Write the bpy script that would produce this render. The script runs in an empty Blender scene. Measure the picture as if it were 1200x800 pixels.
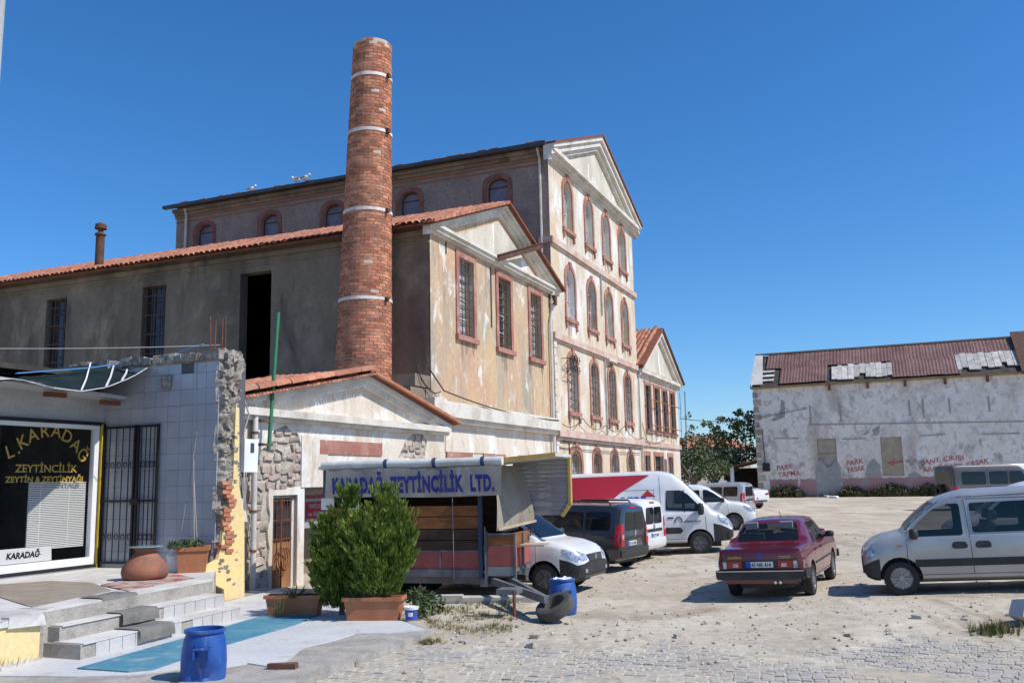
import bpy, bmesh, math, random
from math import sin, cos, pi, radians, sqrt, atan2
from mathutils import Vector, Matrix
from mathutils.geometry import delaunay_2d_cdt
from mathutils.bvhtree import BVHTree
random.seed(7)
scene = bpy.context.scene
col = scene.collection
# ---------------------------------------------------------------- camera
FPX, PITCH, ROLL, EYE = 1069.0, radians(8.68), radians(-1.25), 2.2
_R0 = Vector((1, 0, 0)); _R1 = Vector((0, -sin(PITCH), cos(PITCH))); CW = Vector((0, cos(PITCH), sin(PITCH)))
CR = _R0 * cos(ROLL) + _R1 * sin(ROLL); CU = _R1 * cos(ROLL) - _R0 * sin(ROLL)
EYEP = Vector((0, 0, EYE))
cd = bpy.data.cameras.new('camera'); cam = bpy.data.objects.new('camera', cd); col.objects.link(cam)
cd.sensor_width = 36; cd.lens = FPX / 1200 * 36; cd.clip_start = .1; cd.clip_end = 3000
cam.matrix_world = Matrix(((CR.x, CU.x, -CW.x, 0), (CR.y, CU.y, -CW.y, 0), (CR.z, CU.z, -CW.z, EYE), (0, 0, 0, 1)))
scene.camera = cam
# ---------------------------------------------------------------- sky, sun, exposure
SUN_AZ, SUN_EL = radians(112.3), radians(50)
w = bpy.data.worlds.new('World'); scene.world = w; w.use_nodes = True
nt = w.node_tree; nt.nodes.clear()
sky = nt.nodes.new('ShaderNodeTexSky'); sky.sky_type = 'NISHITA'; sky.sun_disc = False
sky.sun_elevation = SUN_EL; sky.sun_rotation = SUN_AZ
sky.air_density = 1.; sky.dust_density = .3; sky.ozone_density = 10.; sky.altitude = 0
bg = nt.nodes.new('ShaderNodeBackground'); bg.inputs[1].default_value = .145
wo = nt.nodes.new('ShaderNodeOutputWorld')
hs_ = nt.nodes.new('ShaderNodeHueSaturation'); hs_.inputs['Saturation'].default_value = 1.15
nt.links.new(sky.outputs[0], hs_.inputs['Color']); nt.links.new(hs_.outputs[0], bg.inputs[0]); nt.links.new(bg.outputs[0], wo.inputs[0])
SDIR = Vector((sin(SUN_AZ) * cos(SUN_EL), cos(SUN_AZ) * cos(SUN_EL), sin(SUN_EL)))
sl = bpy.data.lights.new('sun', 'SUN'); sl.energy = 4.4; sl.angle = radians(.53); sl.color = (1, .955, .88)
so = bpy.data.objects.new('sun', sl); col.objects.link(so); so.rotation_euler = SDIR.to_track_quat('Z', 'Y').to_euler(); so.location = (30, -20, 60)
scene.view_settings.view_transform = 'Standard'; scene.view_settings.look = 'None'
scene.view_settings.exposure = .1; scene.view_settings.gamma = 1
# ---------------------------------------------------------------- pixels of the photograph -> positions
def ray(x, y): return CR * ((x - 600) / FPX) - CU * ((y - 400) / FPX) + CW
def gz(x, y, z=0.):
    d = ray(x, y); return EYEP + d * ((z - EYE) / d.z)
def atY(x, y, Y):
    d = ray(x, y); return EYEP + d * (Y / d.y)
YAW = radians(22.5)
FA = Vector((sin(YAW), cos(YAW), 0)); FB = Vector((-cos(YAW), sin(YAW), 0))
F0 = Vector((1.7336, 38.0, 0)); FROT = radians(67.5)
def wl(t, s, z=0.): return F0 + FA * t + FB * s + Vector((0, 0, z))   # street-front frame -> world
def smooth(e0, e1, x):
    k = max(0., min(1., (x - e0) / (e1 - e0))); return k * k * (3 - 2 * k)
def zg(x, y):                                                         # height of the yard
    k = 1 - .75 * smooth(22, 45, y)
    return .045 * max(0., min(8., x - 3.)) * k * smooth(11, 15, y) + .011 * max(0., min(60., y - 22))
def ground_at(px, py):
    z = 0.
    for _ in range(12):
        p = gz(px, py, z); z = zg(p.x, p.y)
    return gz(px, py, z)
# ---------------------------------------------------------------- object helpers
OFF = {}
def tag(o, label=None, cat=None, group=None, kind=None):
    if label: o['label'] = label
    if cat: o['category'] = cat
    if group: o['group'] = group
    if kind: o['kind'] = kind
    return o
def thing(name, label, cat, loc=(0, 0, 0), rotz=0., group=None, off=(0, 0, 0)):
    o = bpy.data.objects.new(name, None); col.objects.link(o); o.empty_display_size = .2
    o.location = loc; o.rotation_euler = (0, 0, rotz); OFF[o.name] = Vector(off)
    return tag(o, label, cat, group)
def fthing(name, label, cat, t, s, z=0., group=None):                  # a thing in the street-front frame, meshes in (t, s, z)
    return thing(name, label, cat, wl(t, s, z), FROT, group, (t, s, z))
def link(name, me, parent=None):
    o = bpy.data.objects.new(name, me); col.objects.link(o)
    if parent: o.parent = parent; OFF[o.name] = OFF.get(parent.name, Vector())
    return o
class MB:
    def __init__(s): s.v = []; s.f = []; s.m = []
    def add(s, vs, fs, m=0):
        n = len(s.v); s.v += [tuple(v) for v in vs]; s.f += [tuple(i + n for i in f) for f in fs]; s.m += [m] * len(fs); return s
    def box(s, x0, x1, y0, y1, z0, z1, m=0, T=None):
        vs = [Vector((x, y, z)) for z in (z0, z1) for y in (y0, y1) for x in (x0, x1)]
        if T: vs = [T @ v for v in vs]
        return s.add(vs, [(0, 2, 3, 1), (4, 5, 7, 6), (0, 1, 5, 4), (2, 6, 7, 3), (0, 4, 6, 2), (1, 3, 7, 5)], m)
    def jbox(s, x0, x1, y0, y1, z0, z1, j, m=0, T=None):
        vs = [Vector((x + random.uniform(-j, j), y + random.uniform(-j, j), z + random.uniform(-j, j))) for z in (z0, z1) for y in (y0, y1) for x in (x0, x1)]
        if T: vs = [T @ v for v in vs]
        return s.add(vs, [(0, 2, 3, 1), (4, 5, 7, 6), (0, 1, 5, 4), (2, 6, 7, 3), (0, 4, 6, 2), (1, 3, 7, 5)], m)
    def tube(s, pts, r, n=8, m=0, cap=True):
        pts = [Vector(p) for p in pts]; rs = r if isinstance(r, (list, tuple)) else [r] * len(pts)
        rings = []; up0 = None
        for i, p in enumerate(pts):
            d = (pts[min(i + 1, len(pts) - 1)] - pts[max(i - 1, 0)]).normalized()
            u = d.orthogonal().normalized() if up0 is None else (up0 - d * up0.dot(d)).normalized()
            up0 = u; w_ = d.cross(u)
            rings.append([p + (u * cos(2 * pi * k / n) + w_ * sin(2 * pi * k / n)) * rs[i] for k in range(n)])
        vs = [v for g in rings for v in g]; fs = []
        for i in range(len(pts) - 1):
            for k in range(n): fs.append((i * n + k, i * n + (k + 1) % n, (i + 1) * n + (k + 1) % n, (i + 1) * n + k))
        if cap: fs.append(tuple(range(n))[::-1]); fs.append(tuple((len(pts) - 1) * n + k for k in range(n)))
        return s.add(vs, fs, m)
    def lathe(s, prof, n=16, c=(0, 0, 0), m=0, T=None, a0=0., a1=2 * pi):
        vs = []; full = abs(a1 - a0 - 2 * pi) < 1e-6; nn = n if full else n + 1
        for r, z in prof:
            for k in range(nn):
                a = a0 + (a1 - a0) * k / n; v = Vector((c[0] + r * cos(a), c[1] + r * sin(a), c[2] + z)); vs.append(T @ v if T else v)
        fs = [(i * nn + k, i * nn + (k + 1) % nn, (i + 1) * nn + (k + 1) % nn, (i + 1) * nn + k) for i in range(len(prof) - 1) for k in range(n)]
        return s.add(vs, fs, m)
    def prism(s, loop, fn, d0, d1, m=0):                               # 2D loop, fn(u, v, d) -> 3D
        n = len(loop); vs = [fn(u, v, d0) for u, v in loop] + [fn(u, v, d1) for u, v in loop]
        fs = [tuple(range(n)), tuple(range(2 * n - 1, n - 1, -1))] + [(i, i + n, (i + 1) % n + n, (i + 1) % n) for i in range(n)]
        return s.add(vs, fs, m)
    def band(s, inner, outer, fn, d0, d1, m=0):                        # ring between two loops of equal count
        n = len(inner); L = [(inner, d0), (outer, d0), (outer, d1), (inner, d1)]
        vs = [fn(u, v, d) for lp, d in L for u, v in lp]; fs = []
        for q in range(4):
            for i in range(n): fs.append((q * n + i, q * n + (i + 1) % n, ((q + 1) % 4) * n + (i + 1) % n, ((q + 1) % 4) * n + i))
        return s.add(vs, fs, m)
    def openwall(s, outline, holes, fn, depth, m=0, m2=None):
        pts = []; ed = []
        for lp in [outline] + holes:
            b = len(pts); pts += [Vector(p) for p in lp]; ed += [(b + i, b + (i + 1) % len(lp)) for i in range(len(lp))]
        r = delaunay_2d_cdt(pts, ed, [], 0, 1e-5)
        vs = [fn(p.x, p.y, 0) for p in r[0]]; fs = []
        for f in r[2]:
            c = sum((r[0][i] for i in f), Vector((0, 0))) / len(f)
            if inside(c, outline) and not any(inside(c, h) for h in holes): fs.append(tuple(f))
        s.add(vs, fs, m)
        for h in holes:
            n = len(h); s.add([fn(u, v, 0) for u, v in h] + [fn(u, v, depth) for u, v in h], [(i, (i + 1) % n, (i + 1) % n + n, i + n) for i in range(n)], m if m2 is None else m2)
        return s
    def mesh(s, name, mats, smooth=False, off=Vector()):
        me = bpy.data.meshes.new(name)
        me.from_pydata([(a - off[0], b - off[1], c - off[2]) for a, b, c in s.v], [], s.f)
        for mm in (mats if isinstance(mats, (list, tuple)) else [mats]): me.materials.append(mm)
        if any(s.m): me.polygons.foreach_set('material_index', s.m)
        if smooth:
            me.polygons.foreach_set('use_smooth', [True] * len(s.f))
            me.set_sharp_from_angle(angle=radians(smooth if smooth > 1 else 40))
        me.update(); return me
    def build(s, name, mats, parent=None, smooth=False):
        off = OFF.get(parent.name, Vector()) if parent else Vector()
        return link(name, s.mesh(name, mats, smooth, off), parent)
def inside(p, poly):
    x, y = p[0], p[1]; c = False; n = len(poly); j = n - 1
    for i in range(n):
        xi, yi = poly[i]; xj, yj = poly[j]
        if (yi > y) != (yj > y) and x < (xj - xi) * (y - yi) / (yj - yi) + xi: c = not c
        j = i
    return c
def fA(s0): return lambda u, v, d: (u, s0 + d, v)       # plane along the street, d goes behind it
def fBn(t0): return lambda u, v, d: (t0 + d, u, v)      # plane across the street, facing -t
def rect(u0, u1, v0, v1): return [(u0, v0), (u1, v0), (u1, v1), (u0, v1)]
def arch(u0, u1, v0, v1, rise, n=8):
    c = (u0 + u1) / 2; r = (u1 - u0) / 2
    return [(u0, v0), (u1, v0)] + [(c + r * cos(pi * k / n), v1 - rise + rise * sin(pi * k / n)) for k in range(n + 1)]
def text(name, s, size, mat, parent, T, bold=0., extr=.003, width=None, align='CENTER', shear=0., spacing=1.):
    cu = bpy.data.curves.new(name, 'FONT'); cu.body = s; cu.size = size; cu.extrude = extr; cu.offset = bold
    cu.align_x = align; cu.align_y = 'BOTTOM_BASELINE'; cu.shear = shear; cu.space_character = spacing; cu.resolution_u = 3
    ob = bpy.data.objects.new(name, cu); col.objects.link(ob); bpy.context.view_layer.update()
    me = bpy.data.meshes.new_from_object(ob.evaluated_get(bpy.context.evaluated_depsgraph_get()))
    bpy.data.objects.remove(ob); bpy.data.curves.remove(cu)
    if len(me.vertices) and width:
        xs = [v.co.x for v in me.vertices]; k = width / (max(xs) - min(xs))
        for v in me.vertices: v.co.x *= k
    me.transform(T); me.materials.clear(); me.materials.append(mat)
    me.transform(Matrix.Translation(-OFF.get(parent.name, Vector()))) if parent else None
    return link(name, me, parent)
def TM(o, x, y):                                        # text frame from origin, right and up vectors
    x = Vector(x).normalized(); y = Vector(y).normalized(); z = x.cross(y)
    return Matrix(((x.x, y.x, z.x, o[0]), (x.y, y.y, z.y, o[1]), (x.z, y.z, z.z, o[2]), (0, 0, 0, 1)))
def dup(root, loc=None, rotz=None, label=None, group=None):
    def cp(o, par):
        c = o.copy(); col.objects.link(c); c.parent = par; OFF[c.name] = OFF.get(o.name, Vector())
        for ch in list(o.children): cp(ch, c)
        return c
    r = cp(root, None)
    if loc is not None: r.location = loc
    if rotz is not None: r.rotation_euler = (0, 0, rotz)
    return tag(r, label, None, group)
# ---------------------------------------------------------------- procedural materials
def mat(name, c, c2=None, lo=.42, hi=.6, scale=1.2, streak=1., rough=.85, bump=.0, bscale=25., rnd=0., island=0., metal=0., spec=.35, coat=0., layers=(), fine=.12, alpha=1., trans=0.):
    m = bpy.data.materials.new(name); m.use_nodes = True; N = m.node_tree.nodes; L = m.node_tree.links; N.clear()
    out = N.new('ShaderNodeOutputMaterial'); b = N.new('ShaderNodeBsdfPrincipled'); L.new(b.outputs[0], out.inputs[0])
    geo = N.new('ShaderNodeNewGeometry')
    def coords(sc, st, seed):
        mp = N.new('ShaderNodeMapping'); L.new(geo.outputs['Position'], mp.inputs[0]); mp.inputs['Scale'].default_value = (sc, sc, sc / st) if st > 0 else (sc, -sc / st, sc); mp.inputs['Location'].default_value = (seed * 3.7, seed * 1.9, seed * 5.3)
        return mp.outputs[0]
    def noise(sc, st, seed, det=6, ro=.6, dist=.0):
        n = N.new('ShaderNodeTexNoise'); n.inputs['Scale'].default_value = 1; n.inputs['Detail'].default_value = det; n.inputs['Roughness'].default_value = ro; n.inputs['Distortion'].default_value = dist
        L.new(coords(sc, st, seed), n.inputs['Vector']); return n.outputs['Fac']
    def ramp(f, a, z):
        r = N.new('ShaderNodeMapRange'); r.inputs['From Min'].default_value = a; r.inputs['From Max'].default_value = z; L.new(f, r.inputs[0]); return r.outputs[0]
    def mix(f, A, B, mode='MIX'):
        x = N.new('ShaderNodeMix'); x.data_type = 'RGBA'; x.blend_type = mode
        if isinstance(f, float): x.inputs[0].default_value = f
        else: L.new(f, x.inputs[0])
        for s_, i in ((A, 6), (B, 7)):
            if isinstance(s_, tuple): x.inputs[i].default_value = (*s_, 1)
            else: L.new(s_, x.inputs[i])
        return x.outputs[2]
    seed = (hash_name(name) % 97) / 7.
    c = tuple(c); cur = c
    if c2: cur = mix(ramp(noise(scale, streak, seed), lo, hi), c, tuple(c2))
    for i, (lc, lsc, lst, l0, l1) in enumerate(layers):
        cur = mix(ramp(noise(lsc, lst, seed + 3.1 * (i + 1), dist=.4), l0, l1), cur, tuple(lc))
    if fine:
        k = ramp(noise(scale * 14, 1, seed + 9, det=4), .25, .75); g1 = (1 - fine,) * 3; g2 = (1 + fine,) * 3
        cur = mix(1., cur, mix(k, g1, g2), 'MULTIPLY')
    if rnd or island:
        if rnd: rn = N.new('ShaderNodeObjectInfo').outputs['Random']; a = rnd
        else: rn = geo.outputs['Random Per Island']; a = island
        cur = mix(1., cur, mix(rn, (1 - a,) * 3, (1 + a * .8, 1 + a * .75, 1 + a * .7)), 'MULTIPLY')
    if isinstance(cur, tuple): b.inputs['Base Color'].default_value = (*cur, 1)
    else: L.new(cur, b.inputs['Base Color'])
    b.inputs['Roughness'].default_value = rough; b.inputs['Metallic'].default_value = metal; b.inputs['Specular IOR Level'].default_value = spec
    if coat: b.inputs['Coat Weight'].default_value = coat; b.inputs['Coat Roughness'].default_value = .06
    if alpha < 1: b.inputs['Alpha'].default_value = alpha
    if trans: b.inputs['Transmission Weight'].default_value = trans
    if bump:
        bp = N.new('ShaderNodeBump'); bp.inputs['Strength'].default_value = min(1, bump); bp.inputs['Distance'].default_value = .02
        L.new(noise(bscale, 1, seed + 5, det=5, ro=.65), bp.inputs['Height']); L.new(bp.outputs[0], b.inputs['Normal'])
    return m
def hash_name(s):
    h = 0
    for ch in s: h = (h * 31 + ord(ch)) % 1000003
    return h
M = {}
def dm(key, *a, **k): M[key] = mat(key, *a, **k)
dm('dirt', (.43, .37, .285), (.52, .46, .365), scale=.35, bump=.6, bscale=14, rough=.95, fine=.2, layers=[((.35, .29, .215), .5, 1, .52, .66), ((.31, .255, .19), 1.7, -7, .55, .70), ((.56, .50, .41), 2.3, -9, .58, .70), ((.29, .24, .18), 2.6, 1, .62, .74), ((.57, .52, .43), 3., 1, .6, .75)])
dm('sett', (.36, .335, .30), (.42, .39, .345), scale=3, bump=.5, bscale=30, island=.12, rough=.75, layers=[((.45, .40, .325), 1.0, 1, .42, .58)])
dm('sett_one', (.36, .335, .30), (.42, .39, .345), scale=3, bump=.5, bscale=30, rnd=.12, rough=.75, layers=[((.45, .40, .325), 1.0, 1, .42, .58)])
dm('cement', (.46, .44, .41), (.55, .535, .51), scale=.9, bump=.35, bscale=25, fine=.12, layers=[((.36, .33, .29), 1.7, 1, .58, .7)])
dm('cement_rough', (.40, .37, .33), (.30, .275, .245), scale=3, bump=1, bscale=18, fine=.22)
dm('plaster_tall', (.62, .55, .44), (.60, .45, .28), lo=.42, hi=.62, scale=.5, streak=2.2, bump=.2, layers=[((.74, .72, .69), .75, 2.2, .47, .63), ((.40, .33, .26), 1.5, 5, .55, .75), ((.55, .40, .30), 2.5, 3, .60, .70), ((.36, .29, .22), 4, 12, .60, .74)])
dm('plaster_mid', (.56, .41, .24), (.55, .34, .22), lo=.42, hi=.62, scale=.5, streak=1.6, bump=.25, layers=[((.37, .32, .25), .8, 3.5, .46, .66), ((.27, .235, .19), 1.7, 4, .58, .76), ((.70, .66, .58), 1.2, 1.4, .60, .67), ((.60, .54, .44), 2.4, 2, .56, .70), ((.28, .225, .165), 4, 12, .58, .74)])
dm('plaster_low', (.66, .59, .50), (.54, .43, .32), lo=.5, hi=.7, scale=.8, streak=2.5, bump=.2, layers=[((.76, .73, .69), 1.1, 1.5, .50, .62), ((.40, .30, .21), 2.2, 6, .60, .76), ((.45, .40, .34), 1.4, 1.5, .62, .74)])
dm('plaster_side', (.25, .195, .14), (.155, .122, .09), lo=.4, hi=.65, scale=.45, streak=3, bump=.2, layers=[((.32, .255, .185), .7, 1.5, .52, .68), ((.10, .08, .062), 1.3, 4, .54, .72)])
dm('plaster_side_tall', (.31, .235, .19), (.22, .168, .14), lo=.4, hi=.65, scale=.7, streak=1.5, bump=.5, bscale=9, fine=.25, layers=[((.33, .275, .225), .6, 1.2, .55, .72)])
dm('stripe_orange', (.30, .16, .085), (.22, .14, .095), scale=1.4, streak=.4)
dm('trim_pink', (.33, .14, .105), (.41, .215, .165), scale=1.6, bump=.15, layers=[((.50, .38, .31), 3, 2, .58, .70)])
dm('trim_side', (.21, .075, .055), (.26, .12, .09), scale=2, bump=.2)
dm('string_pink', (.52, .34, .27), (.60, .48, .40), scale=1.2, streak=.6, bump=.2, layers=[((.34, .27, .22), 2.2, .5, .6, .75)])
dm('cornice', (.66, .62, .55), (.50, .45, .38), lo=.45, hi=.65, scale=1.1, streak=1, bump=.2, layers=[((.36, .32, .27), 2.2, 1.2, .62, .75)])
dm('tympanum', (.62, .57, .47), (.50, .45, .37), scale=.8, streak=2, bump=.15, layers=[((.78, .76, .72), 1.1, 2.2, .60, .64), ((.36, .32, .26), 1.2, 3, .62, .78)])
dm('tile', (.38, .14, .08), (.46, .215, .13), scale=3, island=.3, bump=.3, rough=.8, layers=[((.30, .22, .16), 2, 1, .6, .72), ((.60, .48, .38), 5, 1, .68, .74)])
dm('tile_one', (.38, .14, .08), (.46, .215, .13), scale=3, rnd=.3, bump=.3, rough=.8, layers=[((.30, .22, .16), 2, 1, .6, .72), ((.60, .48, .38), 5, 1, .68, .74)])
dm('rust', (.23, .075, .035), (.14, .06, .04), scale=4, bump=.4, rough=.8)
dm('rust_dark', (.09, .045, .03), (.14, .07, .045), scale=4, bump=.4, rough=.8)
dm('brick', (.42, .155, .085), (.52, .235, .135), scale=2.5, island=.38, bump=.5, bscale=40, rough=.9, layers=[((.24, .10, .07), 1.1, 1, .58, .75)])
dm('mortar', (.58, .48, .40), (.48, .38, .31), scale=2, bump=.5)
dm('band_white', (.74, .72, .68), (.56, .50, .43), scale=3, layers=[((.35, .18, .1), 2, 1, .66, .72)])
dm('glass_pale', (.40, .42, .45), (.56, .57, .58), lo=.45, hi=.55, scale=1.5, streak=2, rough=.12, spec=.5, fine=0)
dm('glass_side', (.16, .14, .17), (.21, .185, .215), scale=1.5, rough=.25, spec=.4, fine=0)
dm('glass_dark', (.03, .032, .036), (.055, .06, .065), scale=1.5, rough=.08, spec=.5, fine=0)
dm('drip', (.33, .26, .19), fine=.1, alpha=.38)
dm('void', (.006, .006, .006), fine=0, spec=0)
dm('sash', (.62, .60, .57), (.45, .42, .38), scale=3)
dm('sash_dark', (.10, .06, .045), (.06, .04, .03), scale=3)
dm('bars', (.08, .06, .055), (.13, .08, .06), scale=5, rough=.7)
dm('pipe_white', (.62, .60, .58), (.50, .46, .42), scale=2, rough=.5)
dm('pipe_grey', (.40, .38, .36), (.30, .27, .25), scale=2, rough=.6)
dm('cable', (.03, .028, .028), fine=0, rough=.7)
dm('wire_light', (.35, .35, .36), fine=0)
dm('stone', (.42, .33, .28), (.50, .44, .37), scale=2, rnd=.28, bump=.9, bscale=14, fine=.2, layers=[((.30, .21, .17), 1.5, 1, .55, .7)])
dm('stone_mortar', (.50, .46, .40), (.40, .35, .29), scale=3, bump=1, bscale=16, fine=.2)
dm('wtile', (.35, .36, .395), (.385, .395, .43), scale=1.5, rnd=.06, rough=.18, spec=.5, fine=.03)
dm('grout', (.10, .10, .115), fine=.1)
dm('yellow', (.78, .60, .27), (.72, .56, .30), scale=1.2, bump=.15, layers=[((.55, .45, .30), 2.5, 2, .66, .75)])
dm('rubble', (.37, .33, .28), (.20, .18, .155), lo=.38, hi=.56, scale=6, bump=1, bscale=26, fine=.3, layers=[((.30, .12, .07), 2.5, 1, .62, .68), ((.50, .47, .43), 3, 1, .6, .7)])
dm('white_frame', (.80, .80, .80), (.72, .72, .72), scale=1, rough=.4, fine=.03)
dm('facia', (.40, .41, .42), (.46, .46, .46), scale=1)
dm('black_iron', (.015, .015, .017), rough=.5, fine=0)
dm('yellow_line', (.50, .34, .03), fine=.1)
dm('gold', (.42, .28, .06), fine=.05, rough=.4)
dm('blind', (.8, .8, .77), fine=.04)
dm('shelf_dark', (.045, .04, .038), (.07, .06, .05), scale=3)
dm('tarp', (.012, .022, .023), (.02, .032, .033), scale=1.5, rough=.9, bump=.2, spec=.1)
dm('tarp_green', (.03, .16, .11), (.05, .12, .10), scale=2, rough=.6)
dm('strap_white', (.72, .72, .72), fine=.05)
dm('rope_blue', (.10, .25, .55), fine=.05)
dm('blue_plastic', (.016, .075, .31), (.03, .11, .36), scale=3, rough=.45, spec=.45, fine=.08, bump=.1, bscale=20, layers=[((.12, .18, .34), 4, 2, .56, .72), ((.22, .24, .28), 9, 3, .64, .74)])
dm('mat_blue', (.055, .20, .29), (.10, .26, .34), scale=1.5, bump=.3, bscale=60, rough=.9, fine=.15, layers=[((.33, .37, .36), 1.6, 1, .58, .72), ((.30, .31, .28), 7, 1, .62, .72)])
dm('terracotta', (.36, .135, .06), (.42, .17, .085), scale=3, rough=.7, bump=.15, bscale=40, layers=[((.42, .26, .17), 4, 1, .62, .72)])
dm('clay_jar', (.32, .13, .075), (.20, .10, .07), scale=3, rough=.75, bump=.3, layers=[((.30, .22, .18), 2, 1.5, .55, .68)])
dm('glass_lid', (.25, .36, .36), rough=.1, fine=0)
dm('step_top', (.60, .58, .55), (.50, .47, .43), scale=2, bump=.25)
dm('step_tile', (.52, .51, .50), (.47, .455, .44), scale=2, rnd=.06, rough=.5)
dm('carpet_grey', (.17, .165, .155), (.22, .21, .19), scale=5, bump=.8, bscale=70, rough=1)
dm('carpet_red', (.42, .36, .31), (.36, .10, .09), lo=.48, hi=.56, scale=3.5, bump=.6, bscale=60, rough=1)
dm('carpet_brown', (.27, .225, .175), (.33, .28, .22), scale=2.5, bump=.6, bscale=50, rough=1)
dm('soil', (.07, .05, .035), (.11, .08, .05), scale=8, bump=1)
dm('leaf_dark', (.030, .062, .015), (.050, .095, .025), scale=2, island=.5, rough=.6)
dm('leaf_conifer', (.105, .17, .020), (.20, .26, .04), scale=3, island=.45, rough=.65, fine=.05)
dm('leaf_fig', (.085, .14, .035), (.15, .175, .055), scale=1.2, island=.45, rough=.6, layers=[((.20, .13, .05), 2, 1, .66, .76)])
dm('leaf_bush', (.06, .105, .034), (.10, .12, .05), scale=1.5, island=.5, rough=.65)
dm('weed', (.10, .12, .035), (.24, .19, .08), scale=2, island=.4)
dm('weed_dry', (.06, .07, .025), (.12, .11, .045), scale=2, island=.4)
dm('bark', (.14, .10, .07), (.22, .18, .14), scale=6, bump=.8)
dm('wood_door', (.36, .18, .075), (.26, .12, .05), scale=2, streak=6, bump=.3, layers=[((.45, .36, .27), 3, 4, .6, .72)])
dm('wood_orange', (.27, .105, .038), (.19, .075, .03), scale=2, streak=.25, bump=.25, fine=.15)
dm('wood_dark', (.075, .045, .03), (.05, .03, .022), scale=2, streak=.25, bump=.25)
dm('panel_red', (.36, .10, .085), (.30, .085, .07), scale=2, bump=.15)
dm('wood_pale', (.50, .40, .30), (.42, .33, .25), scale=3, streak=.3, bump=.25)
dm('plank_grey', (.55, .53, .49), (.38, .35, .31), scale=3, streak=4, rnd=.2, bump=.4)
dm('frame_blue', (.035, .055, .12), (.05, .07, .11), scale=4, rough=.6)
dm('steel_grey', (.17, .175, .19), (.12, .12, .125), scale=3, rough=.6, layers=[((.17, .09, .05), 3, 1, .62, .72)])
dm('canvas', (.32, .275, .22), (.24, .205, .165), scale=1.5, streak=2, bump=.3, layers=[((.15, .125, .10), 4, 2, .6, .7)])
dm('canvas_lit', (.42, .385, .33), (.35, .32, .27), scale=2, bump=.2)
dm('banner', (.29, .275, .24), (.235, .22, .195), scale=2, streak=2, bump=.25, layers=[((.40, .38, .34), 2.5, 4, .58, .70)])
dm('roll', (.62, .62, .60), (.52, .51, .48), scale=3, bump=.2)
dm('letter_blue', (.025, .04, .24), (.06, .07, .25), scale=3, layers=[((.22, .22, .26), 5, 2, .64, .72)])
dm('flap_grey', (.28, .28, .285), (.24, .24, .245), scale=2)
dm('edge_yellow', (.50, .34, .10), (.42, .28, .09), scale=3)
dm('rubber', (.022, .022, .023), (.035, .034, .033), scale=6, rough=.8, bump=.2)
dm('rubber_dusty', (.09, .083, .075), (.06, .055, .05), scale=5, rough=.9, bump=.3)
dm('wh_wall', (.84, .78, .70), (.72, .65, .58), scale=.35, streak=1.2, bump=.25, layers=[((.84, .79, .73), .8, 1.3, .52, .62), ((.42, .39, .355), 1.0, 1.4, .57, .68), ((.60, .55, .49), 2.4, 1.2, .52, .62), ((.46, .40, .34), .45, 3, .60, .75)])
dm('wh_pink', (.47, .24, .225), (.42, .26, .24), scale=1.5, bump=.25, layers=[((.36, .33, .31), 1.2, 1, .58, .66)])
dm('wh_patch', (.33, .32, .31), (.40, .385, .365), scale=2, bump=.5)
dm('wh_ochre', (.44, .37, .26), (.36, .31, .24), scale=2, bump=.3)
dm('corrugated', (.16, .080, .068), (.20, .115, .10), scale=.9, streak=1.5, rnd=.10, rough=.6, layers=[((.11, .065, .057), 1.8, 2.5, .55, .72)])
dm('eave_wood', (.42, .31, .19), (.34, .24, .15), scale=2, bump=.3)
dm('graffiti', (.46, .085, .075), (.52, .19, .17), scale=6, layers=[((.62, .42, .38), 7, 1, .58, .68)])
dm('house_wall', (.45, .40, .34), (.38, .33, .28), scale=.8)
dm('shed_dark', (.07, .06, .05), (.04, .035, .03), scale=2)
dm('concrete_block', (.55, .53, .50), (.47, .45, .42), scale=5, bump=.4)
dm('gravel', (.33, .29, .24), (.45, .42, .37), scale=5, island=.4, bump=.4)
dm('seagull', (.72, .72, .72), fine=.03); dm('seagull_wing', (.30, .31, .33), fine=.03); dm('beak', (.6, .35, .05), fine=0)
dm('green_pole', (.03, .20, .09), (.05, .16, .08), scale=4, rough=.5, layers=[((.2, .09, .04), 6, 1, .64, .7)])
dm('lamp_post', (.42, .44, .44), (.36, .38, .38), scale=2, rough=.5)
dm('sign_grey', (.33, .32, .34), fine=.05); dm('sign_red', (.36, .03, .035), fine=.05); dm('white', (.75, .75, .75), fine=.03)
dm('tub_white', (.72, .70, .68), fine=.05, rough=.4); dm('tub_blue', (.05, .09, .40), fine=.03, rough=.4)
# vehicle paints
dm('p_white', (.72, .73, .735), (.65, .65, .645), scale=1.2, rough=.3, spec=.5, coat=.4, fine=.03, layers=[((.58, .545, .49), 1.6, 1, .52, .80)])
dm('p_silver', (.42, .435, .46), (.38, .39, .41), scale=1.2, rough=.32, metal=.35, spec=.5, coat=.6, fine=.02)
dm('p_silver_blue', (.44, .43, .41), (.39, .38, .365), scale=1.2, rough=.34, metal=.4, spec=.5, coat=.4, fine=.03, layers=[((.40, .36, .30), 1.6, 1, .52, .80)])
dm('p_dark', (.022, .025, .032), (.03, .032, .038), scale=1.2, rough=.25, spec=.5, coat=.7, fine=.02)
dm('p_grey', (.05, .05, .05), (.065, .06, .058), scale=1.2, rough=.4, spec=.5, coat=.3, fine=.03)
dm('p_maroon', (.135, .008, .014), (.11, .008, .013), scale=1.2, rough=.25, spec=.5, coat=.7, fine=.03, layers=[((.16, .06, .05), 2.5, 1, .60, .85)])
dm('p_red', (.50, .02, .03), fine=.02, rough=.3, coat=.4)
dm('plastic', (.030, .030, .033), (.045, .044, .043), scale=3, rough=.55)
dm('car_glass', (.010, .013, .016), fine=0, rough=.05, spec=.35)
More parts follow.
